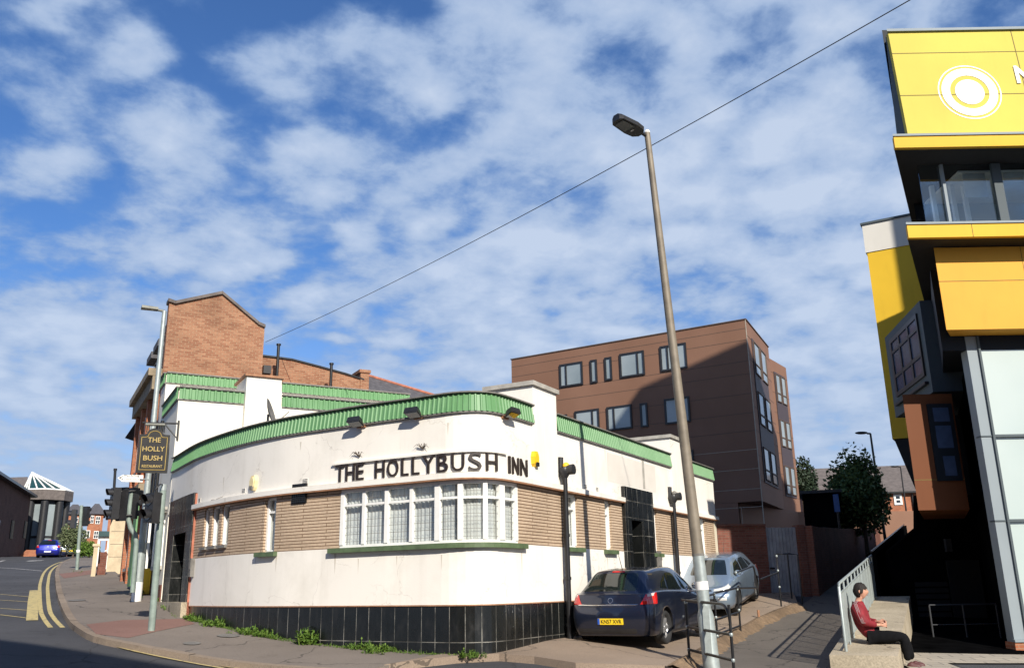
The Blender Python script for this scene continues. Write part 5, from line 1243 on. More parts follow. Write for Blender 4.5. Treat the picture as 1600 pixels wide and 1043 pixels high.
part(t, 'rail', 'dim_grey', lambda b: b.tube([(9.9, 22.3, -.55), (11.5, 22.3, -.55)], .02, 6)); part(t, 'rail', 'dim_grey', lambda b: b.tube([(9.9, 22.3, -1.0), (11.5, 22.3, -1.0)], .015, 6))
for x in (9.9, 10.7, 11.5): part(t, 'post', 'dim_grey', lambda b: b.tube([(x, 22.3, -1.6), (x, 22.3, -.55)], .02, 6))
sheet('undercroft_floor', [(7.74, 19.57), (10.58, 19.57), (21.6, 20.16), (21.6, 39.6), (14.85, 37.8)], .045, 'shade_and_shed_black', .7, kind='structure')  # floor coloured near-black in place of the shade over it

# unseen building added behind the viewer, shaped to shadow the lower-left road
cb = thing('shadow_caster_building', 'unseen plain brick building added behind the viewer to cast the shadow on the road', 'building', (-6, -6, -1.6))
part(cb, 'walls', 'red_brick', lambda b: b.prism([(3.07, -6.2, -3), (-15, 3.9, -3), (-22, -8, -3), (-4, -18, -3)][::-1], Vector((0, 0, 16))))
FCB = Frame((3.07, -6.2), math.degrees(math.atan2(-18.07, 10.1)))
for k in range(5):
    for j in range(4): part(cb, 'window', 'dark_glass', lambda b: FCB.box(b, 2+k*3.8, 3.4+k*3.8, 1+j*3.1, 2.8+j*3.1, .01, .06))

for x in (XS+2.9, XS+5.6): part(yb, 'panel_joint', 'panel_joint', lambda b: b.box((x, YL-.003, (z1t+z1b)/2-.02), .012, .006, z1t-z1b-.08, 90))
for x in (XL+1.5, XL+3.9): part(yb, 'panel_joint', 'panel_joint', lambda b: b.box((x, YL-.003, (z2t+z2b)/2-.02), .012, .006, z2t-z2b-.08, 90))
for x in (xo0+2.05,): part(yb, 'panel_joint', 'panel_joint', lambda b: FO.box(b, x, x+.012, zor0, z2b, .001, .005))
def cover(px, py, r, lab):
    q = Gp(px, py, .12); b = MB(); N = 20
    b.poly([(q[0]+math.cos(2*PI*k/N)*r, q[1]+math.sin(2*PI*k/N)*r, H(q[0]+math.cos(2*PI*k/N)*r, q[1]+math.sin(2*PI*k/N)*r)+.124) for k in range(N)])
    o = b.build('access_cover', 'grey_cap', None); o['label'] = lab; o['category'] = 'access cover'
cover(357, 992, .22, 'small round iron cover in the pavement below the slit windows')
cover(120, 937, .22, 'small round iron cover in the pavement near the kerb bend')
cover(300, 1004, .16, 'small round iron cover close to the kerb right of the signal pole')
# ================================================================ STREET FURNITURE
PD = 16.25
# tall steel lamp column in front of the pub
lb_ = atR(1113, 1046, PD); LX0, LY0 = float(lb_[0]), float(lb_[1]); LZ = H(LX0, LY0)-.08
def colz(y, x): return atR(x, y, PD)[2]
topv = atR(1011, 207, PD); LT = Vector((topv[0], topv[1], topv[2]))
B0 = Vector((LX0, LY0, LZ)); mid = V(atR(1101, 950, PD)); 
col = thing('street_lamp', 'tall steel lamp column with a flat lamp head, nearest, in front of the pub', 'street lamp', tuple(B0))
def cpt(t): return B0.lerp(LT, t)
tm = (mid.z-B0.z)/(LT.z-B0.z); t2 = (colz(868, 1090)-B0.z)/(LT.z-B0.z)
part(col, 'base_tube', 'galvanised', lambda b: b.tube([cpt(-.05), cpt(tm-.012), cpt(tm)], [.142, .142, .110], 16))
part(col, 'shaft', 'galvanised', lambda b: b.tube([cpt(tm), cpt(t2)], [.108, .104], 16)); part(col, 'upper_shaft', 'post_tan', lambda b: b.tube([cpt(t2), cpt(.55), cpt(1)], [.103, .082, .058], 14)); part(col, 'band', 'grey_cap', lambda b: b.tube([cpt(t2), cpt(t2+.004)], .108, 14))
part(col, 'cap', 'white_paint', lambda b: b.sphere(cpt(1), .062, 6))
dr = Vector((-B0.x, -B0.y, 0)).normalized(); side = Vector((dr.y, -dr.x, 0))
def f(b):
    c = cpt(.075)+dr*.13; b.hexa([c-side*.055+Vector((0, 0, -.42)), c+side*.055+Vector((0, 0, -.42)), c+side*.055+dr*.02+Vector((0, 0, -.42)), c-side*.055+dr*.02+Vector((0, 0, -.42)), c-side*.055+Vector((0, 0, .35)), c+side*.055+Vector((0, 0, .35)), c+side*.055+dr*.02+Vector((0, 0, .35)), c-side*.055+dr*.02+Vector((0, 0, .35))])
part(col, 'service_door', 'galvanised', f)
part(col, 'sticker', 'white_paint', lambda b: b.tube([cpt(tm+.030), cpt(tm+.044)], .1125, 16, caps=False))
# lamp head
hd = Vector((-.80, -.60, 0)).normalized(); hs = Vector((hd.y, -hd.x, 0)); hu = Vector((0, 0, 1)); tp = cpt(1)+Vector((0, 0, -.10))
def hp(a, s_, u): return tp+(hd*a*math.cos(.16)+hu*a*math.sin(.16))+hs*s_+hu*u
part(col, 'lamp_arm', 'black_plastic', lambda b: b.tube([hp(0, 0, 0), hp(.22, 0, .02)], .032, 8))
OUT = [(.18, .07), (.26, .17), (.45, .20), (.80, .165), (.86, .10)]
def f(b):
    ringt = [hp(a, w, .03) for a, w in OUT]+[hp(a, -w, .03) for a, w in reversed(OUT)]; ringb = [hp(a, w*.97, -.045) for a, w in OUT]+[hp(a, -w*.97, -.045) for a, w in reversed(OUT)]; n = len(ringt)
    cr = [hp(a, w*.6, .085) for a, w in OUT]+[hp(a, -w*.6, .085) for a, w in reversed(OUT)]
    b.poly(list(reversed(ringb))); b.poly(cr)
    for i in range(n):
        j = (i+1) % n; b.poly([ringb[i], ringb[j], ringt[j], ringt[i]]); b.poly([ringt[i], ringt[j], cr[j], cr[i]])
lh_ = part(col, 'lamp_head', 'black_plastic', f)
simple('lamp_lens', (.16, .16, .15), .25)
part(lh_, 'lens', 'lamp_lens', lambda b: b.prism([hp(.50, .13, -.048), hp(.78, .115, -.048), hp(.78, -.115, -.048), hp(.50, -.13, -.048)], hu*-.012)); part(lh_, 'data_plate', 'white_paint', lambda b: b.prism([hp(.40, .05, -.047), hp(.43, .05, -.047), hp(.43, -.03, -.047), hp(.40, -.03, -.047)], hu*-.004))

# second lamp column on the left with the traffic signals
q = atR(213, 936, 26.2); P2_ = Vector((q[0], q[1], H(q[0], q[1])-.02)); q = atR(257, 486, 26.2); T2_ = V(q)
lam2 = thing('street_lamp', 'grey lamp column standing against the left street wall behind the hanging pub sign', 'street lamp', tuple(P2_))
def c2(t): return P2_.lerp(T2_, t)
part(lam2, 'base_tube', 'galvanised', lambda b: b.tube([c2(-.05), c2(.20)], .125, 12)); part(lam2, 'shaft', 'galvanised', lambda b: b.tube([c2(.20), c2(1)], [.085, .062], 12)); part(lam2, 'base_paint', 'white_paint', lambda b: b.tube([c2(.012), c2(.075)], .128, 12, caps=False))
part(lam2, 'lamp_head', 'post_grey', lambda b: (b.tube([c2(1), c2(1)+dirv(-118)*.25+Vector((0, 0, .02))], .04, 8), b.prism([c2(1)+dirv(-118)*.18+dirv(-28)*.11, c2(1)+dirv(-118)*.62+dirv(-28)*.14, c2(1)+dirv(-118)*.62-dirv(-28)*.14, c2(1)+dirv(-118)*.18-dirv(-28)*.11], Vector((0, 0, .07)))))
# far small lamps
def lamp(xb, yb, xt, yt, D, r, hx, lab, hl=.7):
    q = atR(xb, yb, D); P = V(q); T = V(atR(xt, yt, D)); t = thing('street_lamp', lab, 'street lamp', tuple(P))
    part(t, 'shaft', 'black_paint', lambda b: b.tube([P+Vector((0, 0, -1.5)), T], [r, r*.6], 8)); d = Vector((hx, -.3, 0)).normalized()
    part(t, 'lamp_head', 'black_plastic', lambda b: (b.tube([T, T+d*.2], .05, 6), b.sphere(T+d*(.2+hl*.5)+Vector((0, 0, .02)), hl*.5, 6, sc=(1, .45, .22))))
lamp(1383, 838, 1360, 677, 50, .09, -1, 'dark lamp post standing in the alley in front of the leafy tree')
lamp(1416, 800, 1407, 729, 78, .08, -1, 'small far lamp post in front of the terraced house')
q = atR(172, 868, 52); P = V(q); T = V(atR(180, 735, 52)); t = thing('sign_post', 'thin dark post standing behind the left signal heads', 'post', tuple(P)); part(t, 'shaft', 'black_paint', lambda b: b.tube([P, T], .07, 6)); part(t, 'cap', 'black_paint', lambda b: b.tube([T, T+Vector((0, 0, .12))], .09, 6))

# traffic signals --------------------------------------------------
def sighead(parent, c, face, n=3, h=.98, w=.30, tag_='signal_head'):
    """a signal head centred on c, facing the direction face"""
    f_ = Vector(face).normalized(); s_ = Vector((f_.y, -f_.x, 0)); u_ = Vector((0, 0, 1)); b = MB()
    def P(a, s, z): return c+f_*a+s_*s+u_*z
    b.hexa([P(-.11, -w/2, -h/2), P(.08, -w/2, -h/2), P(.08, w/2, -h/2), P(-.11, w/2, -h/2), P(-.11, -w/2, h/2), P(.08, -w/2, h/2), P(.08, w/2, h/2), P(-.11, w/2, h/2)])
    hd_ = b.build(tag_, 'black_plastic', parent)
    for k in range(n):
        z = h/2-h*(k+.5)/n; r = h/n*.40; b = MB(); N = 14; vs = []
        for j in range(N):                       # hood: a tube open below
            a = PI*(-.18)+PI*1.36*j/(N-1); vs += [P(.08, math.cos(a)*r, z+math.sin(a)*r), P(.24-.08*(1-math.sin(a))*.5, math.cos(a)*r*.96, z+math.sin(a)*r*.96)]
        b.mesh(vs, [(2*j, 2*j+1, 2*j+3, 2*j+2) for j in range(N-1)]+[(2*j+2, 2*j+3, 2*j+1, 2*j) for j in range(0)], 0, True); b.build('hood', 'black_plastic', hd_)
        b = MB(); b.tube([P(.08, 0, z), P(.095, 0, z)], r*.88, 14); b.build('lens', 'dark_glass', hd_)
    return hd_
# pedestrian signal pole on the near pavement
q = atR(236, 988, 20.2); P = Vector((q[0], q[1], H(q[0], q[1])+.10)); T = V(atR(255.5, 757, 20.2))
tp1 = thing('traffic_signal', 'grey-green pole with a two-lamp signal head on the pavement before the tiled doorway', 'traffic signal', tuple(P))
part(tp1, 'pole', 'post_green', lambda b: b.tube([P-Vector((0, 0, .1)), T], .068, 12)); part(tp1, 'pole_cap', 'galvanised', lambda b: b.tube([T-Vector((0, 0, .12)), T+Vector((0, 0, .01))], .074, 12))
c = V(atR(233, 793, 20.0)); c = Vector((c.x+.06, c.y, c.z)); sighead(tp1, c, (-.55, -.85, 0), 2, .60, .27)
part(tp1, 'bracket', 'black_plastic', lambda b: (b.tube([c+Vector((.08, .05, .30)), Vector((T.x, T.y, c.z+.30))], .03, 6), b.tube([c+Vector((.08, .05, -.28)), Vector((T.x, T.y, c.z-.28))], .03, 6), b.tube([c+Vector((.02, 0, .36)), c+Vector((.12, 0, .48)), Vector((T.x, T.y, c.z+.50))], .015, 6)))
# three-lamp heads on the bracket of the left column
tp2 = thing('traffic_signal', 'black three-lamp signal heads on a curved grey bracket pole beside the left lamp column', 'traffic signal', tuple(P2_+Vector((-.3, -.3, 0))))
Pp = [V(atR(x, y, 25.6)) for x, y in ((207, 925), (213, 850), (212, 836), (204, 824), (201, 812), (203, 790), (206, 768))]
part(tp2, 'bracket_pole', 'post_green', lambda b: b.tube(Pp, .062, 10))
c = V(atR(178.5, 786, 25.4)); sighead(tp2, c, (-.75, -.66, 0), 3, .80, .25)
c = V(atR(191, 787, 25.5)); part(tp2, 'backing_board', 'black_plastic', lambda b: b.box(c, .26, .08, .86, 105))
c = V(atR(208, 786, 25.7)); sighead(tp2, c, (.5, .86, 0), 3, .80, .25)
part(tp2, 'bracket', 'black_plastic', lambda b: (b.tube([V(atR(182, 768, 25.5)), V(atR(212, 766, 25.5))], .025, 6), b.tube([V(atR(182, 806, 25.5)), V(atR(206, 804, 25.5))], .025, 6)))
# far signal post
q = Gp(120, 890, .1); D_ = math.hypot(q[0], q[1]); T = V(atR(127.5, 789, D_)); P = V(q)
tp3 = thing('traffic_signal', 'far signal post with two black heads near the parked cars up the hill', 'traffic signal', tuple(P))
part(tp3, 'pole', 'post_green', lambda b: b.tube([P, T], .075, 10)); sighead(tp3, V(atR(134, 806, D_)), (.3, .95, 0), 3, .9, .28); sighead(tp3, V(atR(115, 810, D_)), (-.95, -.2, 0), 2, .85, .30); part(tp3, 'label_plate', 'white_paint', lambda b: b.tube([P.lerp(T, .27), P.lerp(T, .31)], .09, 10))
part(tp3, 'bracket', 'black_plastic', lambda b: b.tube([V(atR(115, 805, D_)), V(atR(134, 800, D_))], .03, 6))

# direction sign
FDS = FD(204, 746, 25.2); u0, z1 = FDS.px(184, 741); u1, _ = FDS.px(224, 741); _, z0 = FDS.px(204, 752.5)
ds = thing('direction_sign', 'white arrow-ended direction sign pointing left below the hanging pub sign', 'sign', tuple(FDS.p((u0+u1)/2, z0)))
part(ds, 'board', 'white_paint', lambda b: FDS.poly(b, [(u0, (z0+z1)/2), (u0+.12, z0), (u1, z0), (u1, z1), (u0+.12, z1)], 0, .03))
b = MB(); text_mesh(b, '<', FDS, u0+.09, z0+.05, .031, .10, None, .004); b.build('arrow', 'black_paint', ds)
b = MB(); text_mesh(b, 'Parking', FDS, u0+.16, z0+.125, .031, .055, .36, .004, align='LEFT'); text_mesh(b, 'Community Centre', FDS, u0+.16, z0+.035, .031, .055, .52, .004, align='LEFT'); b.build('lettering', 'black_paint', ds)
part(ds, 'bracket', 'galvanised', lambda b: b.tube([FDS.p(u1-.1, (z0+z1)/2, -.02), FDS.p(u1+.15, (z0+z1)/2, -.1)], .02, 6))

# hanging pub sign
DS = 23.2; FHS = FD(238, 700, DS, 76.0)
ub0, zb0 = FHS.px(214, 738); ub1, _ = FHS.px(263, 738); ztp = FHS.px(240, 668)[1]; zsh = FHS.px(240, 677)[1]; zb0 = FHS.px(238, 738.5)[1]
ub0 = FHS.px(216, 705)[0]; ub1 = FHS.px(264, 705)[0]; wS = ub1-ub0; cS = (ub0+ub1)/2
hs_ = thing('hanging_sign', 'black and gold hanging pub sign reading THE HOLLY BUSH RESTAURANT on an iron bracket', 'sign', tuple(FHS.p(cS, ztp+.2)))
def outline(s):
    w = wS/2*s[0]; zl = zb0+s[1]; zs = zsh-s[1]; r = wS*.26-s[1]*.5; pts = [(cS-w, zl), (cS+w, zl), (cS+w, zs-.03), (cS+r+.05, zs-.03)]
    for k in range(11): a = PI*k/10; pts.append((cS+math.cos(a)*r, zs+.0+math.sin(a)*(ztp-zsh)*.9))
    pts += [(cS-r-.05, zs-.03), (cS-w, zs-.03)]; return pts
part(hs_, 'board', 'black_paint', lambda b: FHS.poly(b, outline((1, 0)), -.04, .04))
def f(b):
    o1 = outline((.84, .07))
    for a, c in zip(o1, o1[1:]+o1[:1]): b.tube([FHS.p(a[0], a[1], .045), FHS.p(c[0], c[1], .045)], .009, 4, sm=False)
part(hs_, 'gold_border', 'gold', f)
hS = zsh-zb0
for txt, zf, hh, ww in (('THE', .77, .125, .42), ('HOLLY', .54, .125, .72), ('BUSH', .31, .125, .62), ('RESTAURANT', .13, .07, .66)):
    b = MB(); text_mesh(b, txt, FHS, cS, zb0+hS*zf, .042, hS*hh, wS*ww, .012, bold=.01); b.build('lettering', 'gold', hs_)
ua, za = FHS.px(223, 660); uc, zc_2 = FHS.px(279, 664); zc_2 = za
part(hs_, 'bracket', 'black_paint', lambda b: (b.tube([FHS.p(ua, za), FHS.p(uc, za)], .022, 6), b.tube([FHS.p(uc-.34, za), FHS.p(uc-.02, za-.36)], .018, 6), b.tube([FHS.p(cS-.2, za), FHS.p(cS-.2, ztp-.12)], .012, 5), b.tube([FHS.p(cS+.2, za), FHS.p(cS+.2, ztp-.12)], .012, 5), b.box(FHS.p(uc, za-.18), .04, .12, .5, 76)))
part(hs_, 'trough_light', 'post_grey', lambda b: b.tube([FHS.p(cS-.22, za-.06, .12), FHS.p(cS+.22, za-.06, .12)], .035, 8))

# overhead cable
A_ = V(atR(415, 534, 34.0)); Bc = V(atR(1700, -160, 13.0)); pts = []
for k in range(41):
    t = k/40; pts.append(A_.lerp(Bc, t)+Vector((0, 0, -.95*4*t*(1-t)*.35)))
b = MB(); b.tube(pts, .0095, 5); o = b.build('overhead_cable', 'black_paint', None); o['label'] = 'thin overhead cable crossing the sky from the gabled brick building'; o['category'] = 'cable'

# black guard rails with pale joints along the edge of the forecourt
def grail(lab, segs, posts, joints):
    t = thing('guard_rail', lab, 'guard rail', tuple(posts[0]), 'black tubular guard rails along the alley edge')
    for p in posts: part(t, 'post', 'black_paint', lambda b: b.tube([p+Vector((0, 0, -.1)), p+Vector((0, 0, 1.0))], .024, 8))
    for s in segs: part(t, 'rail', 'black_paint', lambda b: b.tube(s, .024, 8))
    for j in joints: part(t, 'joint', 'galvanised', lambda b: b.sphere(j, .033, 6, sc=(1, 1, 1.25)))
def gpost(x, y): return V(Gp(x, y, .10))
pa_, pb_, pc_, pd_, pe_ = gpost(1077.5, 1030), gpost(1147, 1049), gpost(1121.5, 1002), gpost(1157.5, 987), gpost(1221, 948)
pf_ = gpost(1186, 966); pg_ = V(Gp(1238, 941)); ph_ = V(Gp(1254, 944))
Z = lambda z: Vector((0, 0, z))
def hoop(p, q, r=.22, h=1.0):
    d = (q-p); d.z = 0; L_ = d.length; d.normalize(); return [p+Z(h)]+[p.lerp(q, max(0, (L_-r)/L_))*1.0+Z(h)]+[p.lerp(q, (L_-r)/L_)+d*r*math.sin(a)+Z(h-r*(1-math.cos(a))) for a in (.4, .8, 1.2, 1.57)]+[q+Z(h-r-.3)]
grail('nearest guard rail hoop, crossing behind the tall lamp column', [hoop(pa_, pb_, .30), [pa_+Z(.55), pb_+Z(.55)], [pa_+Z(.17), pb_+Z(.17)], [pa_+Z(1.0)-(pb_-pa_).normalized()*.18, pa_+Z(1.0)]], [pa_, pb_], [pa_+Z(.97), pa_+Z(.55), pa_+Z(.17), pb_+Z(.55), pb_+Z(.17)])
pb_.z -= .0
grail('guard rail panel running back from the nearest hoop towards the pale car', [[pc_+Z(1.0), pd_+Z(1.0)], [pc_+Z(.45), pd_+Z(.45)], [pc_+Z(.98), pa_.lerp(pc_, .1)+Z(.98)], hoop(pd_, pf_, .25, 1.35), [pd_+Z(1.0), pf_+Z(.78)], [pc_+Z(.15), pd_+Z(.15)]], [pc_, pd_], [pc_+Z(.97), pc_+Z(.5), pc_+Z(.12), pd_+Z(.97), pd_+Z(.5), pd_+Z(1.35)])
grail('farthest guard rail frame in front of the grey gate', [[pe_+Z(0), pe_+Z(1.45), pg_.lerp(ph_, .0)+Z(1.42), ph_+Z(1.42), ph_+Z(0)], [pe_+Z(.95), pe_.lerp(pf_, .8)+Z(.95)], [pg_, pg_+Z(1.42)]], [pe_], [pe_+Z(1.0), pe_+Z(.55), pe_+Z(1.4)])
t = part(None, 'stub_post', 'rust_trim', lambda b: b.tube([pf_-Z(.1), pf_+Z(.22)], .035, 8)); t['label'] = 'short rusty stub of a broken rail post on the kerb edge'; t['category'] = 'post'
# ================================================================ CARS
def cat1(a, b, c, d, t): return .5*((2*b)+(c-a)*t+(2*a-5*b+4*c-d)*t*t+(3*b-a-3*c+d)*t**3)
class Shell:
    """car body surface from stacked loops; column 0 = rear centre, last = front centre (half car), mirrored for y<0"""
    def __init__(s, loops): s.L = [[Vector(p) for p in l] for l in loops]; s.nr = len(loops); s.nc = len(loops[0])
    def P(s, r, c):
        if c < 0: q = s.P(r, -c); return Vector((q.x, -q.y, q.z))
        if c > s.nc-1: q = s.P(r, 2*(s.nc-1)-c); return Vector((q.x, -q.y, q.z))
        r = min(max(r, 0), s.nr-1); return s.L[r][c]
    def at(s, r, c, mir=1):
        i = int(math.floor(min(max(r, 0), s.nr-1-1e-6))); j = int(math.floor(min(max(c, -1), s.nc-1e-6))); u = r-i; v = c-j
        rows = [cat1(*[s.P(i+a, j+b) for b in (-1, 0, 1, 2)], v) for a in (-1, 0, 1, 2)]
        if i == 0: rows[0] = rows[1]*2-rows[2]
        if i >= s.nr-2: rows[3] = rows[2]*2-rows[1]
        p = cat1(*rows, u); return Vector((p.x, p.y*mir, p.z))
    def nrm(s, r, c, mir=1):
        e = .02; a = s.at(min(r+e, s.nr-1), c)-s.at(max(r-e, 0), c); b = s.at(r, c+e)-s.at(r, c-e); n = b.cross(a)
        if n.length < 1e-9: return Vector((0, 0, 1))
        n.normalize()
        q = s.at(r, c)-Vector((2.0, 0, .75))
        if n.dot(Vector((q.x*.4, q.y, q.z))) < 0: n = -n
        return Vector((n.x, n.y*mir, n.z))
    def patch(s, mb, r0, r1, c0, c1, off, mir=1, nu=6, nv=8, mi=0, corner=None, edge=True):
        """surface patch; corner = four (r,c) corners instead of a rectangle (r0c0, r0c1, r1c1, r1c0)"""
        cr = corner or [(r0, c0), (r0, c1), (r1, c1), (r1, c0)]; vs = []
        for a in range(nu+1):
            u = a/nu
            for b in range(nv+1):
                v = b/nv; r = (1-u)*((1-v)*cr[0][0]+v*cr[1][0])+u*((1-v)*cr[3][0]+v*cr[2][0]); c = (1-u)*((1-v)*cr[0][1]+v*cr[1][1])+u*((1-v)*cr[3][1]+v*cr[2][1])
                o_ = off if not edge or 0 < a < nu and 0 < b < nv else off*.45
                vs.append(s.at(r, c, mir)+s.nrm(r, c, mir)*o_)
        w = nv+1; fs = []
        for a in range(nu):
            for b in range(nv):
                f = (a*w+b, a*w+b+1, (a+1)*w+b+1, (a+1)*w+b); fs.append(f if mir > 0 else f[::-1])
        mb.mesh(vs, fs, mi, True)
def hatch(dx=0.0, h=0.0, w=0.0, rear=0):
    L0 = [(.10, 0, .20), (.10, .40, .20), (.14, .70, .20), (.36, .80, .20), (.8, .82, .19), (1.6, .83, .19), (2.2, .83, .19), (3.0, .83, .19), (3.5, .82, .19), (3.98, .74, .20), (4.12, .40, .20), (4.15, 0, .20)]
    L1 = [(.03, 0, .34), (.03, .42, .34), (.08, .74, .34), (.30, .845, .33), (.8, .865, .30), (1.6, .86, .29), (2.2, .86, .29), (3.0, .86, .29), (3.5, .865, .30), (4.05, .79, .33), (4.20, .42, .34), (4.23, 0, .34)]
    L2 = [(.0, 0, .58), (.0, .42, .58), (.05, .76, .58), (.27, .865, .57), (.8, .878, .56), (1.6, .87, .54), (2.2, .87, .54), (3.0, .87, .54), (3.5, .878, .55), (4.04, .80, .54), (4.22, .42, .54), (4.25, 0, .54)]
    L3 = [(.05, 0, .78), (.055, .42, .78), (.10, .745, .79), (.31, .855, .80), (.8, .868, .82), (1.6, .865, .82), (2.2, .865, .81), (3.0, .86, .79), (3.5, .845, .76), (3.96, .76, .68), (4.14, .41, .66), (4.18, 0, .66)]
    L4 = [(.09, 0, .955), (.10, .42, .955), (.15, .70, .955), (.36, .805, .975), (.85, .825, .985), (1.6, .83, .965), (2.2, .83, .945), (3.0, .80, .92), (3.5, .735, .875), (3.90, .63, .79), (4.05, .36, .755), (4.08, 0, .755)]
    L5 = [(.13, 0, .995), (.14, .42, .995), (.20, .655, .995), (.42, .755, 1.01), (.87, .785, 1.01), (1.6, .79, .99), (2.2, .79, .97), (2.95, .76, .955), (3.14, .70, .965), (3.27, .60, .98), (3.36, .33, .995), (3.38, 0, .995)]
    L6 = [(.58, 0, 1.37), (.585, .36, 1.365), (.63, .515, 1.35), (.80, .57, 1.345), (1.15, .59, 1.375), (1.6, .605, 1.39), (2.1, .60, 1.385), (2.42, .575, 1.355), (2.50, .545, 1.35), (2.57, .48, 1.35), (2.62, .26, 1.37), (2.63, 0, 1.375)]
    L7 = [(.72, 0, 1.415), (.73, .25, 1.412), (.78, .37, 1.405), (.95, .41, 1.41), (1.2, .42, 1.435), (1.6, .43, 1.45), (2.0, .43, 1.445), (2.30, .41, 1.415), (2.37, .37, 1.405), (2.42, .31, 1.40), (2.47, .18, 1.41), (2.48, 0, 1.415)]
    L8 = [(1.0, 0, 1.445), (1.0, 0.01, 1.445), (1.05, .01, 1.446), (1.15, .01, 1.45), (1.3, .01, 1.455), (1.6, .01, 1.465), (1.9, .01, 1.463), (2.1, .01, 1.455), (2.15, .01, 1.45), (2.2, .01, 1.446), (2.22, .01, 1.444), (2.24, 0, 1.444)]
    loops = [L0, L1, L2, L3, L4, L5, L6, L7, L8]; out = []
    for k, l in enumerate(loops):
        q = []
        for (x, y, z) in l:
            if rear and k >= 5: x = x+rear*max(0, (1.6-x)/1.6)*(.5 if k == 5 else 1.0)
            q.append((x*(4.25+dx)/4.25, y*(1+w), z*(1+h*min(1, max(0, (z-.3)/.6)))))
        out.append(q)
    return out
def paint(name, col, metal=.55):
    t = NT(name); vo = t.noise(900, 2, .5); t.P(col=t.mix(t.math('MULTIPLY', vo, .35), col, tuple(min(1, c*1.8) for c in col)), rough=.32, metal=metal, coat=1.0, coatr=.03, spec=.5); return name
paint('navy_paint', (.012, .018, .040)); paint('silver_blue_paint', (.23, .30, .38), .6); paint('royal_blue_paint', (.012, .018, .25)); paint('silver_green_paint', (.22, .26, .27))
simple('tail_red', (.50, .012, .012), .12, var=.1, spec=.8, coat=.8); simple('lamp_clear', (.62, .62, .60), .10, var=.15, scale=30, spec=.9, coat=1.0); simple('tail_white', (.55, .45, .42), .12, spec=.8); simple('plate_yellow', (.80, .56, .02), .4, var=.04); simple('plate_white', (.75, .75, .72), .4, var=.04); simple('eu_blue', (.02, .08, .40), .4)
simple('seat_cloth', (.04, .04, .045), .9)
WX = (.80, 3.42)
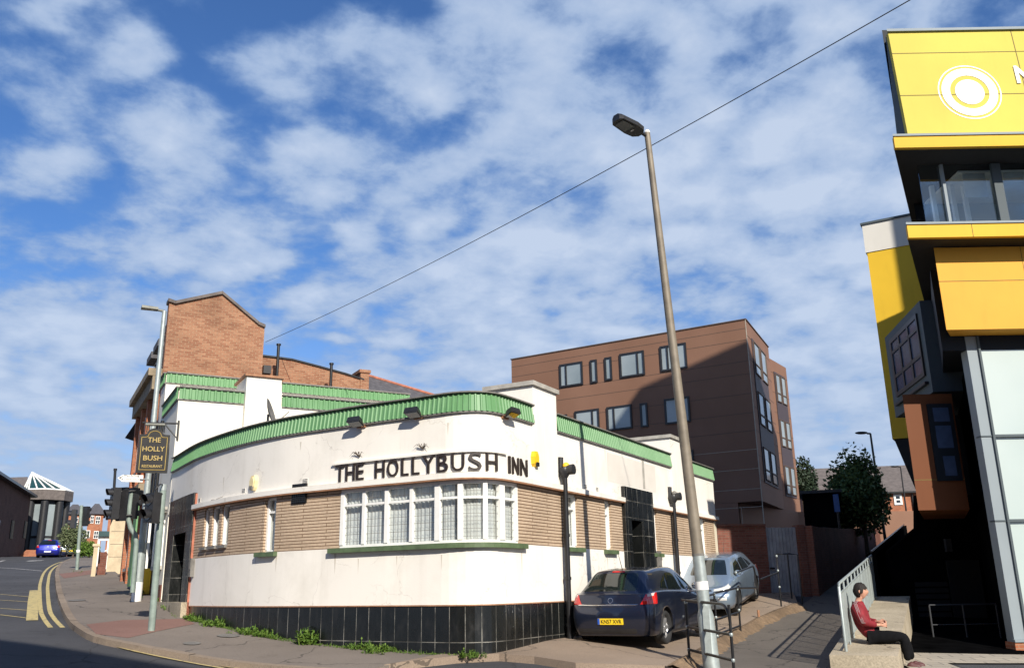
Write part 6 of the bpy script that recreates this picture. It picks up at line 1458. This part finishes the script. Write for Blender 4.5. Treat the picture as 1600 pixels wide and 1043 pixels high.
def make_car(label, body, group, loops, plate=None, plate_mat='plate_yellow', wheel_r=.315, detail=True, front_plate=None):
    S = Shell(loops); root = thing('parked_car', label, 'car', (0, 0, 0), group); sc = loops[0][-1][0]/4.15
    NU, NVc = 5, 5; R = S.nr-1; C = S.nc-1; cols = C*2*NVc; rows = R*NU; vs = []
    for i in range(rows+1):
        for j in range(cols):
            c = j/NVc; mir = 1
            if c > C: c = 2*C-c; mir = -1
            vs.append(S.at(i/NU, c, mir))
    fs = [(i*cols+j, i*cols+(j+1) % cols, (i+1)*cols+(j+1) % cols, (i+1)*cols+j) for i in range(rows) for j in range(cols)]
    bm_ = MB(); bm_.mesh(vs, fs, 0, True); bm_.poly([vs[j] for j in reversed(range(cols))], 0); bm_.poly([vs[rows*cols+j] for j in range(cols)], 0, sm=True)
    # weld and cut the wheel arches
    bo_ = bm_.build('body', [body, 'black_plastic'], root)
    b2 = bmesh.new(); b2.from_mesh(bo_.data); bmesh.ops.remove_doubles(b2, verts=b2.verts, dist=.0008); bmesh.ops.recalc_face_normals(b2, faces=b2.faces); b2.to_mesh(bo_.data); b2.free()
    cb = MB()
    for wx in WX:
        for sgn in (-1, 1): cb.tube([(wx*sc, sgn*.60, wheel_r+.01), (wx*sc, sgn*1.05, wheel_r+.01)], wheel_r+.062, 28, mi=1, sm=False)
    co = cb.build('cut', [body, 'black_plastic'], None)
    b2 = bmesh.new(); b2.from_mesh(co.data); bmesh.ops.remove_doubles(b2, verts=b2.verts, dist=.0008); bmesh.ops.recalc_face_normals(b2, faces=b2.faces); b2.to_mesh(co.data); b2.free()
    md = bo_.modifiers.new('arches', 'BOOLEAN'); md.object = co; md.operation = 'DIFFERENCE'; md.solver = 'EXACT'
    bpy.context.view_layer.update(); dg = bpy.context.evaluated_depsgraph_get(); nm = bpy.data.meshes.new_from_object(bo_.evaluated_get(dg)); bo_.modifiers.clear(); bo_.data = nm
    bpy.data.objects.remove(co)
    def pt(name, mat, spec, parent=root, both=False, off=.006, **k):
        for mir in ((1, -1) if both else (1,)):
            b = MB()
            for sp_ in spec: S.patch(b, 0, 0, 0, 0, off, mir, corner=sp_, **{x: y for x, y in k.items() if x in ('nu', 'nv')})
            o = b.build(name, mat, parent)
        return o
    # glass
    rw = pt('rear_window', 'car_glass_dark', [[(5.10, -2.15), (5.10, 2.15), (5.92, 1.95), (5.92, -1.95)]], nv=16)
    pt('windscreen', 'car_glass_dark', [[(5.06, 9.15), (5.06, 12.85), (5.94, 12.6), (5.94, 9.4)]], nv=16)
    pt('side_window', 'car_glass_dark', [[(5.08, 6.08), (5.06, 7.75), (5.70, 7.35), (5.84, 6.10)]], both=True)
    pt('side_window', 'car_glass_dark', [[(5.08, 4.55), (5.08, 5.92), (5.84, 5.94), (5.80, 4.75)]], both=True)
    pt('side_window', 'car_glass_dark', [[(5.16, 3.85), (5.10, 4.44), (5.74, 4.62), (5.45, 4.05)]], both=True)
    pt('sill_trim', 'black_plastic', [[(.15, 4.4), (.15, 7.5), (.75, 7.5), (.75, 4.4)]], both=True, off=.008)
    # lamps
    for mir in (1, -1):
        b = MB(); S.patch(b, 0, 0, 0, 0, .014, mir, corner=[(2.95, 1.50), (2.90, 3.00), (4.05, 3.18), (4.0, 1.95)]); o = b.build('tail_light', 'tail_red', root)
        b = MB(); S.patch(b, 0, 0, 0, 0, .018, mir, corner=[(3.62, 1.95), (3.62, 2.75), (4.05, 3.02), (4.02, 2.08)]); b.build('clear_section', 'tail_white', o)
        b = MB(); S.patch(b, 0, 0, 0, 0, .012, mir, corner=[(3.05, 8.75), (3.10, 10.10), (3.72, 10.0), (3.98, 8.55)]); o = b.build('headlight', 'lamp_clear', root)
        b = MB(); S.patch(b, 0, 0, 0, 0, .012, mir, corner=[(1.45, 9.35), (1.45, 9.85), (1.80, 9.85), (1.80, 9.35)]); b.build('fog_light', 'lamp_clear', root)
    pt('grille', 'black_plastic', [[(3.1, 10.2), (3.1, 11.8), (3.6, 11.8), (3.6, 10.2)]]); pt('lower_grille', 'black_plastic', [[(1.1, 9.95), (1.1, 12.05), (1.7, 12.05), (1.7, 9.95)]])
    pt('bumper_trim', 'black_plastic', [[(.35, -1.9), (.35, 1.9), (1.0, 1.7), (1.0, -1.7)]], nv=16)
    b = MB(); S.patch(b, 2.86, 2.98, -1.75, 1.75, .012, nv=18, nu=2); b.build('chrome_strip', 'chrome', root)
    pt('brake_light', 'tail_red', [[(5.98, -.35), (5.98, .35), (6.14, .35), (6.14, -.35)]], off=.014)
    # door seams and handles
    for c in (4.72, 6.0, 7.72): pt('door_seam', 'black_paint', [[(.9, c), (.9, c+.025), (4.95, c+.025), (4.95, c)]], both=True, off=.002, nu=10, nv=1)
    for c in (5.15, 6.35): pt('door_handle', body, [[(3.70, c), (3.70, c+.28), (3.84, c+.28), (3.84, c)]], both=True, off=.03)
    pt('bonnet_seam', 'black_paint', [[(4.02, 9.2), (4.02, 12.8), (4.05, 12.8), (4.05, 9.2)]], off=.002, nv=14)
    pt('tailgate_seam', 'black_paint', [[(2.72, -1.6), (2.72, 1.6), (2.76, 1.6), (2.76, -1.6)]], off=.002, nv=14)
    # mirrors
    for mir in (1, -1):
        c = S.at(5.1, 7.45, mir)+Vector((.02, mir*.10, .05)); b = MB(); b.sphere(c, .10, 6, sc=(.55, 1.0, .72)); m_ = b.build('mirror', body, root)
        b = MB(); b.sphere(c+Vector((-.035, 0, 0)), .085, 6, sc=(.4, 1, .72)); b.build('mirror_glass', 'chrome', m_)
    # badge, plates
    p = S.at(3.35, 0); n = S.nrm(3.35, 0); b = MB(); b.tube([p, p+n*.014], .055, 16); bd = b.build('badge', 'chrome', root); b = MB(); b.tube([p+n*.014, p+n*.017], .042, 16); b.build('badge_centre', body, bd)
    def plate_(r, front, txt, mat):
        p = S.at(r, C if front else 0); n = Vector((1 if front else -1, 0, 0)); u = Vector((0, 1 if front else -1, 0)); fr = Frame((0, 0), 0); fr.o = Vector((p.x, p.y, 0)); fr.u = u; fr.n = n
        b = MB(); fr.box(b, -.26, .26, p.z-.056, p.z+.056, -.02, .022); o = b.build('number_plate', mat, root)
        if txt:
            b = MB(); text_mesh(b, txt, fr, .02, p.z-.036, .023, .072, .42, .003, bold=.012); b.build('plate_lettering', 'black_paint', o)
        b = MB(); fr.box(b, -.26, -.215, p.z-.055, p.z+.055, .0222, .0235); b.build('plate_band', 'eu_blue', o)
    if plate is not None: plate_(1.55, False, plate, plate_mat)
    if front_plate is not None: plate_(1.75, True, front_plate, 'plate_white')
    # interior hints: seats behind the glass
    # wheels
    for wx in WX:
        for mir in (1, -1):
            c = Vector((wx*sc, mir*.765, wheel_r)); ax = Vector((0, mir, 0)); b = MB()
            prof = [(.045, .20), (.085, .235), (.10, wheel_r-.03), (.075, wheel_r-.004), (.03, wheel_r), (-.06, wheel_r), (-.10, wheel_r-.02), (-.11, wheel_r-.10)]
            N = 28; vv = []
            for a, r in prof:
                for k in range(N): t = 2*PI*k/N; vv.append(c+ax*a+Vector((math.cos(t)*r, 0, math.sin(t)*r)))
            b.mesh(vv, [(i*N+k, i*N+(k+1) % N, (i+1)*N+(k+1) % N, (i+1)*N+k) for i in range(len(prof)-1) for k in range(N)], 0, True); w_ = b.build('wheel', 'rubber', root)
            b = MB(); prof = [(.075, .235), (.050, .222), (.045, .205), (-.05, .20)]; vv = []
            for a, r in prof:
                for k in range(N): t = 2*PI*k/N; vv.append(c+ax*a+Vector((math.cos(t)*r, 0, math.sin(t)*r)))
            b.mesh(vv, [(i*N+k, i*N+(k+1) % N, (i+1)*N+(k+1) % N, (i+1)*N+k) for i in range(len(prof)-1) for k in range(N)], 0, True)
            b.tube([c+ax*.02, c+ax*.060], [.065, .05], 12)
            for k in range(7):
                t = 2*PI*k/7; d = Vector((math.cos(t), 0, math.sin(t))); e = Vector((-math.sin(t), 0, math.cos(t))); a0 = c+ax*.045; 
                b.hexa([a0+d*.04-e*.026-ax*.03, a0+d*.04+e*.026-ax*.03, a0+d*.215+e*.030-ax*.03, a0+d*.215-e*.030-ax*.03, a0+d*.04-e*.022+ax*.008, a0+d*.04+e*.022+ax*.008, a0+d*.215+e*.026+ax*.004, a0+d*.215-e*.026+ax*.004])
            b.build('rim', 'wheel_silver', w_); b = MB(); b.tube([c-ax*.02, c-ax*.01], .20, 20); b.build('brake_disc', 'black_plastic', w_)
    b = MB(); p = S.at(7.3, 0); b.tube([p, p+Vector((-.20, 0, .34))], [.008, .003], 5); b.build('aerial', 'black_plastic', root)
    return root
simple('wheel_silver', (.42, .42, .42), .35, metal=.7, var=.1)
t = NT('car_glass_dark'); t.P(col=(.010, .014, .013), rough=.03, spec=.9, coat=.3)
def place(root, x, y, z, az, pitch=0.0):
    # local +X is forward; the rear of the car stands at x, y
    root.location = (x, y, z); root.rotation_mode = 'XYZ'; root.rotation_euler = (0, -pitch, math.radians(90-az))
# dark hatchback, rear towards the camera
cA = make_car('dark navy hatchback with yellow plate KN57 XVR parked against the pub, rear towards the viewer', 'navy_paint', 'parked cars', hatch(), plate='KN57 XVR', detail=True)
AZA = 27.5; dA = dirv(AZA); rA = V(atR(956, 1010, 18.0)); pA = Vector((rA.x, rA.y)) - dA.xy*.0
def zfit(p, d, L_=4.2):
    a = p+d.xy*.8; c = p+d.xy*3.4; za, zc_ = H(a.x, a.y)+.125, H(c.x, c.y)+.125; s = (zc_-za)/2.6; return za-s*.8, math.atan(s)
z, pt_ = zfit(pA, dA); place(cA, pA.x, pA.y, z, AZA, pt_)
# silver-blue car facing the camera
cB = make_car('silver-blue saloon-style car facing the viewer behind the dark hatchback', 'silver_blue_paint', 'parked cars', hatch(dx=.02, h=-.03, rear=-.12), plate='', front_plate='')
dB = dirv(205.0); noseB = V(atR(1097, 975, 24.8)); pB = Vector((noseB.x, noseB.y))-dB.xy*4.2
z, pt_ = zfit(pB, dB); place(cB, pB.x, pB.y, z, 205.0, pt_)
def farcar(root, x, y, az, D, side=0):
    q = atR(x, y, D); p = Vector((q[0], q[1])); d = dirv(az); z, pt_ = zfit(p, d); z = H(q[0], q[1])+.01; place(root, p.x, p.y, z, az, 0.0)
cC = make_car('bright blue hatchback parked up the hill before the octagonal building', 'royal_blue_paint', 'parked cars', hatch(w=.02), plate='', plate_mat='plate_white')
qC = Gp(72, 867.2, 0); DC = 82.0; farcar(cC, 73, 868, -18, DC)
cD = make_car('pale grey-green hatchback parked behind the far signal post', 'silver_green_paint', 'parked cars', hatch(), plate='', plate_mat='plate_yellow')
farcar(cD, 111, 867, -16, 86.0)
cE = make_car('dark car just entering the picture at the left edge of the road', 'navy_paint', 'parked cars', hatch(), plate='')
farcar(cE, -14, 868, -150, 84.0)
# ================================================================ PERSON
simple('skin', (.52, .27, .18), .5, var=.08); simple('red_top', (.19, .007, .014), .75, var=.25, scale=14); simple('black_cloth', (.006, .006, .007), .9, var=.3, scale=12, spec=.1); simple('hair_dark', (.010, .006, .004), .75, var=.4, scale=60); simple('stripe', (.42, .36, .36), .7); simple('shoe', (.09, .03, .03), .6)
SP = 1.05; KP = 1.14
o0 = RA.p(SP, zr_(SP), .31); pf, pl, pu = RA.n.copy(), RA.u.copy(), Vector((0, 0, 1))
person = thing('person', 'seated person in a dark red zip top and black trousers leaning back on the railing', 'person', tuple(o0))
def q3(f, l, u): return o0+(pf*f+pl*l+pu*u)*KP
def skinned(name, mat, chains, parent, root=0, sub=2):
    """one continuous surface grown on a skeleton: chains of (point, radius) sharing points by key"""
    keys = {}; vs = []; rs = []; es = []
    for ch in chains:
        pr_ = None
        for key, p, r in ch:
            if key not in keys: keys[key] = len(vs); vs.append(p); rs.append(r)
            i = keys[key]
            if pr_ is not None: es.append((pr_, i))
            pr_ = i
    org = ORG[parent.name]; me = bpy.data.meshes.new(name); me.from_pydata([Vector(p)-org for p in vs], es, []); ob = bpy.data.objects.new(name, me); COL.objects.link(ob)
    md = ob.modifiers.new('skin', 'SKIN'); md.use_smooth_shade = True; md.branch_smoothing = .4
    sk = me.skin_vertices[0].data
    for i, r in enumerate(rs): sk[i].radius = (r*KP, r*KP) if not isinstance(r, tuple) else (r[0]*KP, r[1]*KP); sk[i].use_root = (i == root)
    sb_ = ob.modifiers.new('sub', 'SUBSURF'); sb_.levels = sub; sb_.render_levels = sub
    bpy.context.view_layer.update(); dg = bpy.context.evaluated_depsgraph_get(); nm = bpy.data.meshes.new_from_object(ob.evaluated_get(dg)); ob.modifiers.clear(); ob.data = nm
    nm.materials.clear(); nm.materials.append(M(mat))
    if name in ('jacket', 'trousers'):
        from mathutils import noise as mn
        for v in nm.vertices:
            q = v.co*9.0; q2 = Vector((v.co.x*5, v.co.y*5, v.co.z*17)); v.co += v.normal*((mn.noise(q)*.010+mn.noise(q2)*.009)*(1 if name == 'jacket' else .8))
    for p in nm.polygons: p.use_smooth = True
    ob.parent = parent; ORG[ob.name] = org; return ob
J = dict(pel=(.02, 0, .11), sp1=(-.03, 0, .26), sp2=(-.09, 0, .42), ch=(-.11, 0, .55), nk=(-.09, 0, .65), hd0=(-.06, 0, .70))
def K(n): return q3(*J[n])
def arm(sg, jac=0):
    # sg -1 = near (right) arm, +1 far arm ; hands meet in the lap
    sh = q3(-.12, sg*.17, .575); el = q3(-.03 if sg < 0 else -.02, sg*.25, .32); wr = q3(.17, sg*.075, .30+.02*sg); return sh, el, wr
body_ch = [[('pel', K('pel'), .095), ('sp1', K('sp1'), .085), ('sp2', K('sp2'), .09), ('ch', K('ch'), .085), ('nk', K('nk'), .05), ('hd0', K('hd0'), .052), ('hd1', q3(-.045, 0, .75), .07)]]
for sg, nm in ((-1, 'R'), (1, 'L')):
    sh, el, wr = arm(sg); body_ch.append([('ch', K('ch'), .085), ('sh'+nm, sh, .04), ('el'+nm, el, .038), ('wr'+nm, wr, .026), ('pm'+nm, wr+(pf*.06-pl*sg*.03)*KP, .034)])
    hp_ = q3(.05, sg*.095, .085); kn = q3(.53, sg*(.10), .10); an = q3(.55 if sg < 0 else .60, sg*.10, -.265); body_ch.append([('pel', K('pel'), .095), ('hp'+nm, hp_, .075), ('kn'+nm, kn, .058), ('cf'+nm, kn.lerp(an, .35)-pf*.01, .056), ('an'+nm, an+pu*.03, .022)])
    pm = wr+(pf*.06-pl*sg*.03)*KP
    for fi in range(4):
        a = pm+pu*(.022-.015*fi)*KP+pf*.02; b_ = a+(pf*(.034+.004*(fi == 1))-pl*sg*.016)*KP; c_ = b_+(pf*.012-pl*sg*.030-pu*.012)*KP; d__ = c_+(-pf*.014-pl*sg*.014-pu*.010)*KP
        body_ch.append([('pm'+nm, pm, .034), ('f%s%d' % (nm, fi), a, .0105), ('g%s%d' % (nm, fi), b_, .0095), ('h%s%d' % (nm, fi), c_, .0085), ('i%s%d' % (nm, fi), d__, .0075)])
    tb = wr+(pf*.03+pu*.03)*KP; body_ch.append([('pm'+nm, pm, .034), ('t0'+nm, tb+pf*.02, .0125), ('t1'+nm, tb+pf*.05+pu*.012, .010), ('t2'+nm, tb+pf*.075+pu*.004-pl*sg*.01, .0085)])
bd_ = skinned('body', 'skin', body_ch, person)
# head as part of the body mesh look: shaped skull, jaw, nose, ears joined as one child surface
hc = q3(-.035, 0, .80); mbh = MB(); n = 14; vs = []; fs = []
ht = Vector((pf.x, pf.y, 0)); 
for i in range(n+1):
    th = PI*i/n
    for k in range(2*n):
        ph = PI*k/n; f_ = math.sin(th)*math.cos(ph); l_ = math.sin(th)*math.sin(ph); u_ = math.cos(th)
        rf = .098 if f_ > 0 else .105; ru = .118 if u_ > 0 else .125; rl_ = .078
        if u_ < -.1: rl_ *= 1-.30*min(1, (-u_-.1)/.8); rf *= (1-.10*(-u_)) if f_ > 0 else (1-.35*(-u_))
        ff = f_*rf; 
        if f_ > .75 and abs(l_) < .28 and -.45 < u_ < .18: ff += .024*(1-abs(l_)/.28)*(1-max(0, u_)/.2)*(1 if u_ > -.28 else .4)      # nose
        if f_ > .7 and .06 < u_ < .26 and .2 < abs(l_) < .5: ff -= .010                                                             # eye sockets
        if f_ > .8 and -.62 < u_ < -.46 and abs(l_) < .3: ff += .006                                                              # lips
        vs.append(hc+(pf*ff+pl*l_*rl_+pu*u_*ru)*KP)
w = 2*n; fs = [(i*w+k, (i+1)*w+k, (i+1)*w+(k+1) % w, i*w+(k+1) % w) for i in range(n) for k in range(w)]
mbh.mesh(vs, fs, 0, True)
for sg in (-1, 1): mbh.sphere(hc+(pf*-.005+pl*sg*.078+pu*-.005)*KP, .032*KP, 6, sc=(.8, .45, 1))
hdo = mbh.build('head', 'skin', person)
b = MB()
for sg in (-1, 1): b.sphere(hc+(pf*.086+pl*sg*.032+pu*.018)*KP, .0085, 5)
b.build('eye', 'black_cloth', hdo)
b = MB(); b.sphere(hc+(pf*.096+pu*-.062)*KP, .02, 6, sc=(.35, 1.1, .28)); simple('lips', (.40, .13, .11), .5); b.build('mouth', 'lips', hdo)
# hair: cap with fringe and side
vs = []; n = 16
for i in range(n+1):
    th = PI*.62*i/n
    for k in range(2*n):
        ph = PI*k/n; cf = math.cos(ph); lim = .43+.03*math.sin(ph*7) if cf > .45 else (.60 if cf > -.1 else .90)
        t_ = th/(PI*.62)*PI*lim; f_ = math.sin(t_)*cf; l_ = math.sin(t_)*math.sin(ph); u_ = math.cos(t_); r_h = 1.0+.03*math.sin(ph*9+i)+.02*math.sin(ph*23)
        vs.append(hc+(pf*(f_*.112*r_h-.004)+pl*l_*.091*r_h+pu*(u_*.130*r_h+.006))*KP)
w = 2*n; b = MB(); b.mesh(vs, [(i*w+k, (i+1)*w+k, (i+1)*w+(k+1) % w, i*w+(k+1) % w) for i in range(n) for k in range(w)], 0, True); b.build('hair', 'hair_dark', person)
# clothing
jk = [[('hem', q3(-.05, 0, .03), .19), ('pel', q3(-.02, 0, .10), .19), ('sp1', K('sp1'), .175), ('sp2', K('sp2'), .18), ('ch', K('ch'), .160), ('nk', K('nk')-pu*.005, .078)]]
for sg, nm in ((-1, 'R'), (1, 'L')):
    sh, el, wr = arm(sg); jk.append([('ch', K('ch'), .160), ('sh'+nm, sh, .115), ('el'+nm, el, .085), ('wr'+nm, el.lerp(wr, .92), .044)])
jk.append([('pel', q3(-.02, 0, .10), .19), ('hm', q3(.13, 0, .15), .11)])
skinned('jacket', 'red_top', jk, person)
tr = [[('pel', q3(.04, 0, .085), .125)]]; tr = []
for sg, nm in ((-1, 'R'), (1, 'L')):
    hp_ = q3(.05, sg*.095, .09); kn = q3(.53, sg*.10, .105); an = q3(.55 if sg < 0 else .60, sg*.10, -.265)
    tr.append([('pel', q3(-.05, 0, .10), .16), ('hp'+nm, hp_, .112), ('kn'+nm, kn, .088), ('cf'+nm, kn.lerp(an, .4), .080), ('an'+nm, kn.lerp(an, .97), .055)])
skinned('trousers', 'black_cloth', tr, person)
for sg in (-1, 1):
    an = q3(.55 if sg < 0 else .60, sg*.10, -.265); zf_ = H(an.x, an.y)+.05
    skinned('shoe', 'shoe', [[('a', an+pu*-.01, .062), ('b', an+pf*.03-pu*.065, .068), ('c', an+pf*.12-pu*.080, .062), ('d', an+pf*.21-pu*.09, .050)]], person)
b = MB(); sh, el, wr = arm(-1)
for k in (-1, 0, 1):
    o_ = pf*(.022*k)-pl*.0
    b.tube([q3(-.10, -.12, .655)+o_, sh+(-pl*.078+pu*.045)*KP+o_, sh.lerp(el, .5)-pl*.082*KP+o_, el-pl*.072*KP+o_*.9, el.lerp(wr, .5)+(-pl*.052)*KP+pu*(.02*k)*KP, el.lerp(wr, .9)-pl*.044*KP+pu*.018*k*KP], .0035, 4)
b.build('sleeve_stripes', 'stripe', person)
b = MB(); b.tube([q3(-.03, -.05, .63), q3(.03, -.01, .50), q3(.06, 0, .36), q3(.12, 0, .22)], .005, 4); b.build('zip', 'stripe', person)

# ================================================================ VEGETATION
def leafcloud(mb, c, rx, ry, rz, n, size, rg, up=.3, shell=.55, drop=None):
    for _ in range(n):
        while True:
            p = Vector((rg.uniform(-1, 1), rg.uniform(-1, 1), rg.uniform(-1, 1)))
            if p.length <= 1 and (p.length > shell or rg.random() < .35): break
        q = Vector((c[0]+p.x*rx, c[1]+p.y*ry, c[2]+p.z*rz)); d = Vector((rg.gauss(0, 1), rg.gauss(0, 1), rg.gauss(up, 1))).normalized(); e = d.cross(Vector((rg.gauss(0, 1), rg.gauss(0, 1), rg.gauss(0, 1)))).normalized(); s = size*rg.uniform(.6, 1.35)
        mb.poly([q, q+d*s*.5+e*s*.28, q+d*s, q+d*s*.5-e*s*.28])
def weed(mb, x, y, h, r, n, rg, zoff=.10):
    z = H(x, y)+zoff
    for _ in range(n):
        a = rg.uniform(0, 2*PI); d = Vector((math.cos(a), math.sin(a), 0)); k = rg.random(); b0 = Vector((x, y, z-.01))+d*r*.35*rg.random(); top = b0+d*r*k+Vector((0, 0, h*rg.uniform(.45, 1)*(1-.4*k)))
        md = b0.lerp(top, .55)+Vector((0, 0, h*.12)); s = d.cross(Vector((0, 0, 1)))*h*.05; mb.poly([b0-s*.5, b0+s*.5, md+s, top, md-s])
        for j in range(3):
            p = b0.lerp(top, rg.uniform(.3, 1)); e = Vector((rg.gauss(0, 1), rg.gauss(0, 1), rg.gauss(.2, .6))).normalized()*h*.28; f_ = e.cross(Vector((0, 0, 1))).normalized()*h*.09; mb.poly([p, p+e*.5+f_, p+e, p+e*.5-f_])
rg = random.Random(21); mb = MB(); s = sD1+.15
while s < spx(752, 1000)[0]:
    dens = .35+.65*max(0, math.sin(s*2.1)+.3*math.sin(s*5.3+1)); p = wpt(s)+wnr(s)*rg.uniform(.03, .12); hh = .05+.13*dens*rg.uniform(.4, 1.2)
    if rg.random() < .95: weed(mb, p.x, p.y, hh, .06+.07*dens, 3+int(5*dens), rg)
    s += .034
mb.build('weeds', 'leaf_weed', None, kind='stuff')
mb = MB(); 
for (px0, py0, px1, py1, n_, h_) in ((222, 908, 262, 952, 60, .16), (262, 955, 300, 968, 24, .10), (208, 885, 216, 935, 45, .28), (112, 889, 130, 892, 14, .10)):
    for k in range(n_):
        t_ = rg.random(); x = px0+(px1-px0)*t_+rg.uniform(-5, 5); y = py0+(py1-py0)*t_+rg.uniform(-3, 4); q = Gp(x, y, .11); weed(mb, float(q[0]), float(q[1]), h_*rg.uniform(.5, 1.1), h_*.6, 5, rg)
mb.build('weeds', 'leaf_weed', None, kind='stuff')
def bush(x, D_s, h, r, n, lab, seed):
    b = MB(); p = wpt(D_s)+wnr(D_s)*.12; rr = random.Random(seed)
    for k in range(n): weed(b, p.x+rr.gauss(0, r*.4), p.y+rr.gauss(0, r*.25), h*rr.uniform(.4, 1), h*.35, 6, rr)
    o = b.build('weed_bush', 'leaf_weed', None); o['label'] = lab; o['category'] = 'weed'; o['group'] = 'weed clumps at the foot of the tiled wall'
bush(0, spx(488, 985)[0], .42, .22, 26, 'tall weed clump leaning on the tiled wall below the left end of the bow window', 4)
bush(0, spx(345, 965)[0], .26, .40, 24, 'low wide weed clump below the row of three slit windows', 5)
bush(0, spx(405, 975)[0], .26, .35, 20, 'weed clump below the single tall window left of the bow', 6)
bush(0, spx(608, 1005)[0], .22, .5, 22, 'spreading weed clump below the middle of the bow window', 8)
bush(0, spx(735, 1018)[0], .20, .25, 16, 'small weed clump at the rounded corner of the tiled wall', 9)
def tree(name, lab, cat, base, cl, leafmat, n, size, seed, trunk=.12, group=None):
    t = thing(name, lab, cat, tuple(base)); rr = random.Random(seed); b = MB(); cz = sum(c[2] for c in cl)/len(cl)
    top = Vector((sum(c[0] for c in cl)/len(cl), sum(c[1] for c in cl)/len(cl), cz)); b.tube([base-Vector((0, 0, .5)), base.lerp(top, .5)+Vector((.1, 0, 0)), top], [trunk, trunk*.7, trunk*.3], 7)
    for c in cl: b.tube([base.lerp(top, .45), base.lerp(top, .5).lerp(Vector(c[:3]), .55)+Vector((rr.uniform(-.2, .2), 0, 0)), Vector(c[:3])], [trunk*.45, trunk*.25, trunk*.1], 5)
    b.build('trunk', 'bark', t); b = MB(); tot = sum(c[3]*c[3]*c[4] for c in cl)
    for c in cl: leafcloud(b, c[:3], c[3], c[3], c[4], int(n*c[3]*c[3]*c[4]/tot), size, rr, shell=.5)
    b.build('crown', leafmat, t); return t
# leafy tree behind the alley wall
D_ = 45.0; rr = random.Random(3); cl = []
for (x, y, r) in ((1345, 775, 1.15), (1325, 765, .8), (1364, 768, .7), (1335, 745, .75), (1355, 745, .8), (1310, 785, .6), (1380, 800, .5), (1350, 800, 1.2), (1320, 800, .9), (1378, 780, .6)):
    p = atR(x-7, y, D_+rr.uniform(-.8, .8)); cl.append((p[0], p[1], p[2], r*1.08, r*.98))
for x, y, r, h in ((1318, 728, .18, .7), (1326, 720, .16, .8), (1336, 714, .16, .8), (1347, 711, .15, .9), (1357, 716, .17, .7), (1365, 724, .2, .6), (1374, 740, .22, .5), (1308, 742, .22, .6), (1340, 726, .3, .7), (1353, 730, .3, .6)):
    p = atR(x-7, y, D_); cl.append((p[0], p[1], p[2]-.1, r*1.4, h))
q = atR(1347, 800, D_); tree('leafy_tree', 'leafy upright tree rising over the dark alley wall beside the lamp post', 'tree', Vector((q[0], q[1], .6)), cl, 'leaf_dark', 9500, .20, 5)
D_ = 66.0; cl = []
for x, y, r in ((1254, 722, .5), (1257, 735, .7), (1259, 748, .8), (1254, 760, 1.0), (1262, 765, .7)): p = atR(x, y, D_); cl.append((p[0], p[1], p[2], r, r*.7))
q = atR(1252, 790, D_); tree('conifer', 'dark conifer showing at the right edge of the brown apartment block', 'tree', Vector((q[0], q[1], 1.5)), cl, 'leaf_conifer', 3000, .22, 6)
D_ = 60.0; cl = []
for x, y, r in ((113, 828, .7), (107, 838, .7), (120, 838, .75), (113, 847, .8), (104, 846, .5), (124, 850, .5)): p = atR(x, y, D_+12); cl.append((p[0], p[1], p[2], r, r*.8))
q = atR(114, 866, D_+12); tree('street_tree', 'small round street tree in front of the far red brick house', 'tree', Vector((q[0], q[1], q[2])), cl, 'leaf_pale', 3500, .16, 7, .07)
D_ = 70.0; cl = []
for x, y, r in ((130, 858, .6), (138, 857, .65), (145, 860, .5)): p = atR(x, y, D_); cl.append((p[0], p[1], p[2], r, r*.75))
q = atR(137, 868, D_); tree('hedge', 'small green hedge behind the far parked cars left of the stone pier', 'hedge', Vector((q[0], q[1], q[2])), cl, 'leaf_weed', 2500, .14, 8, .05)
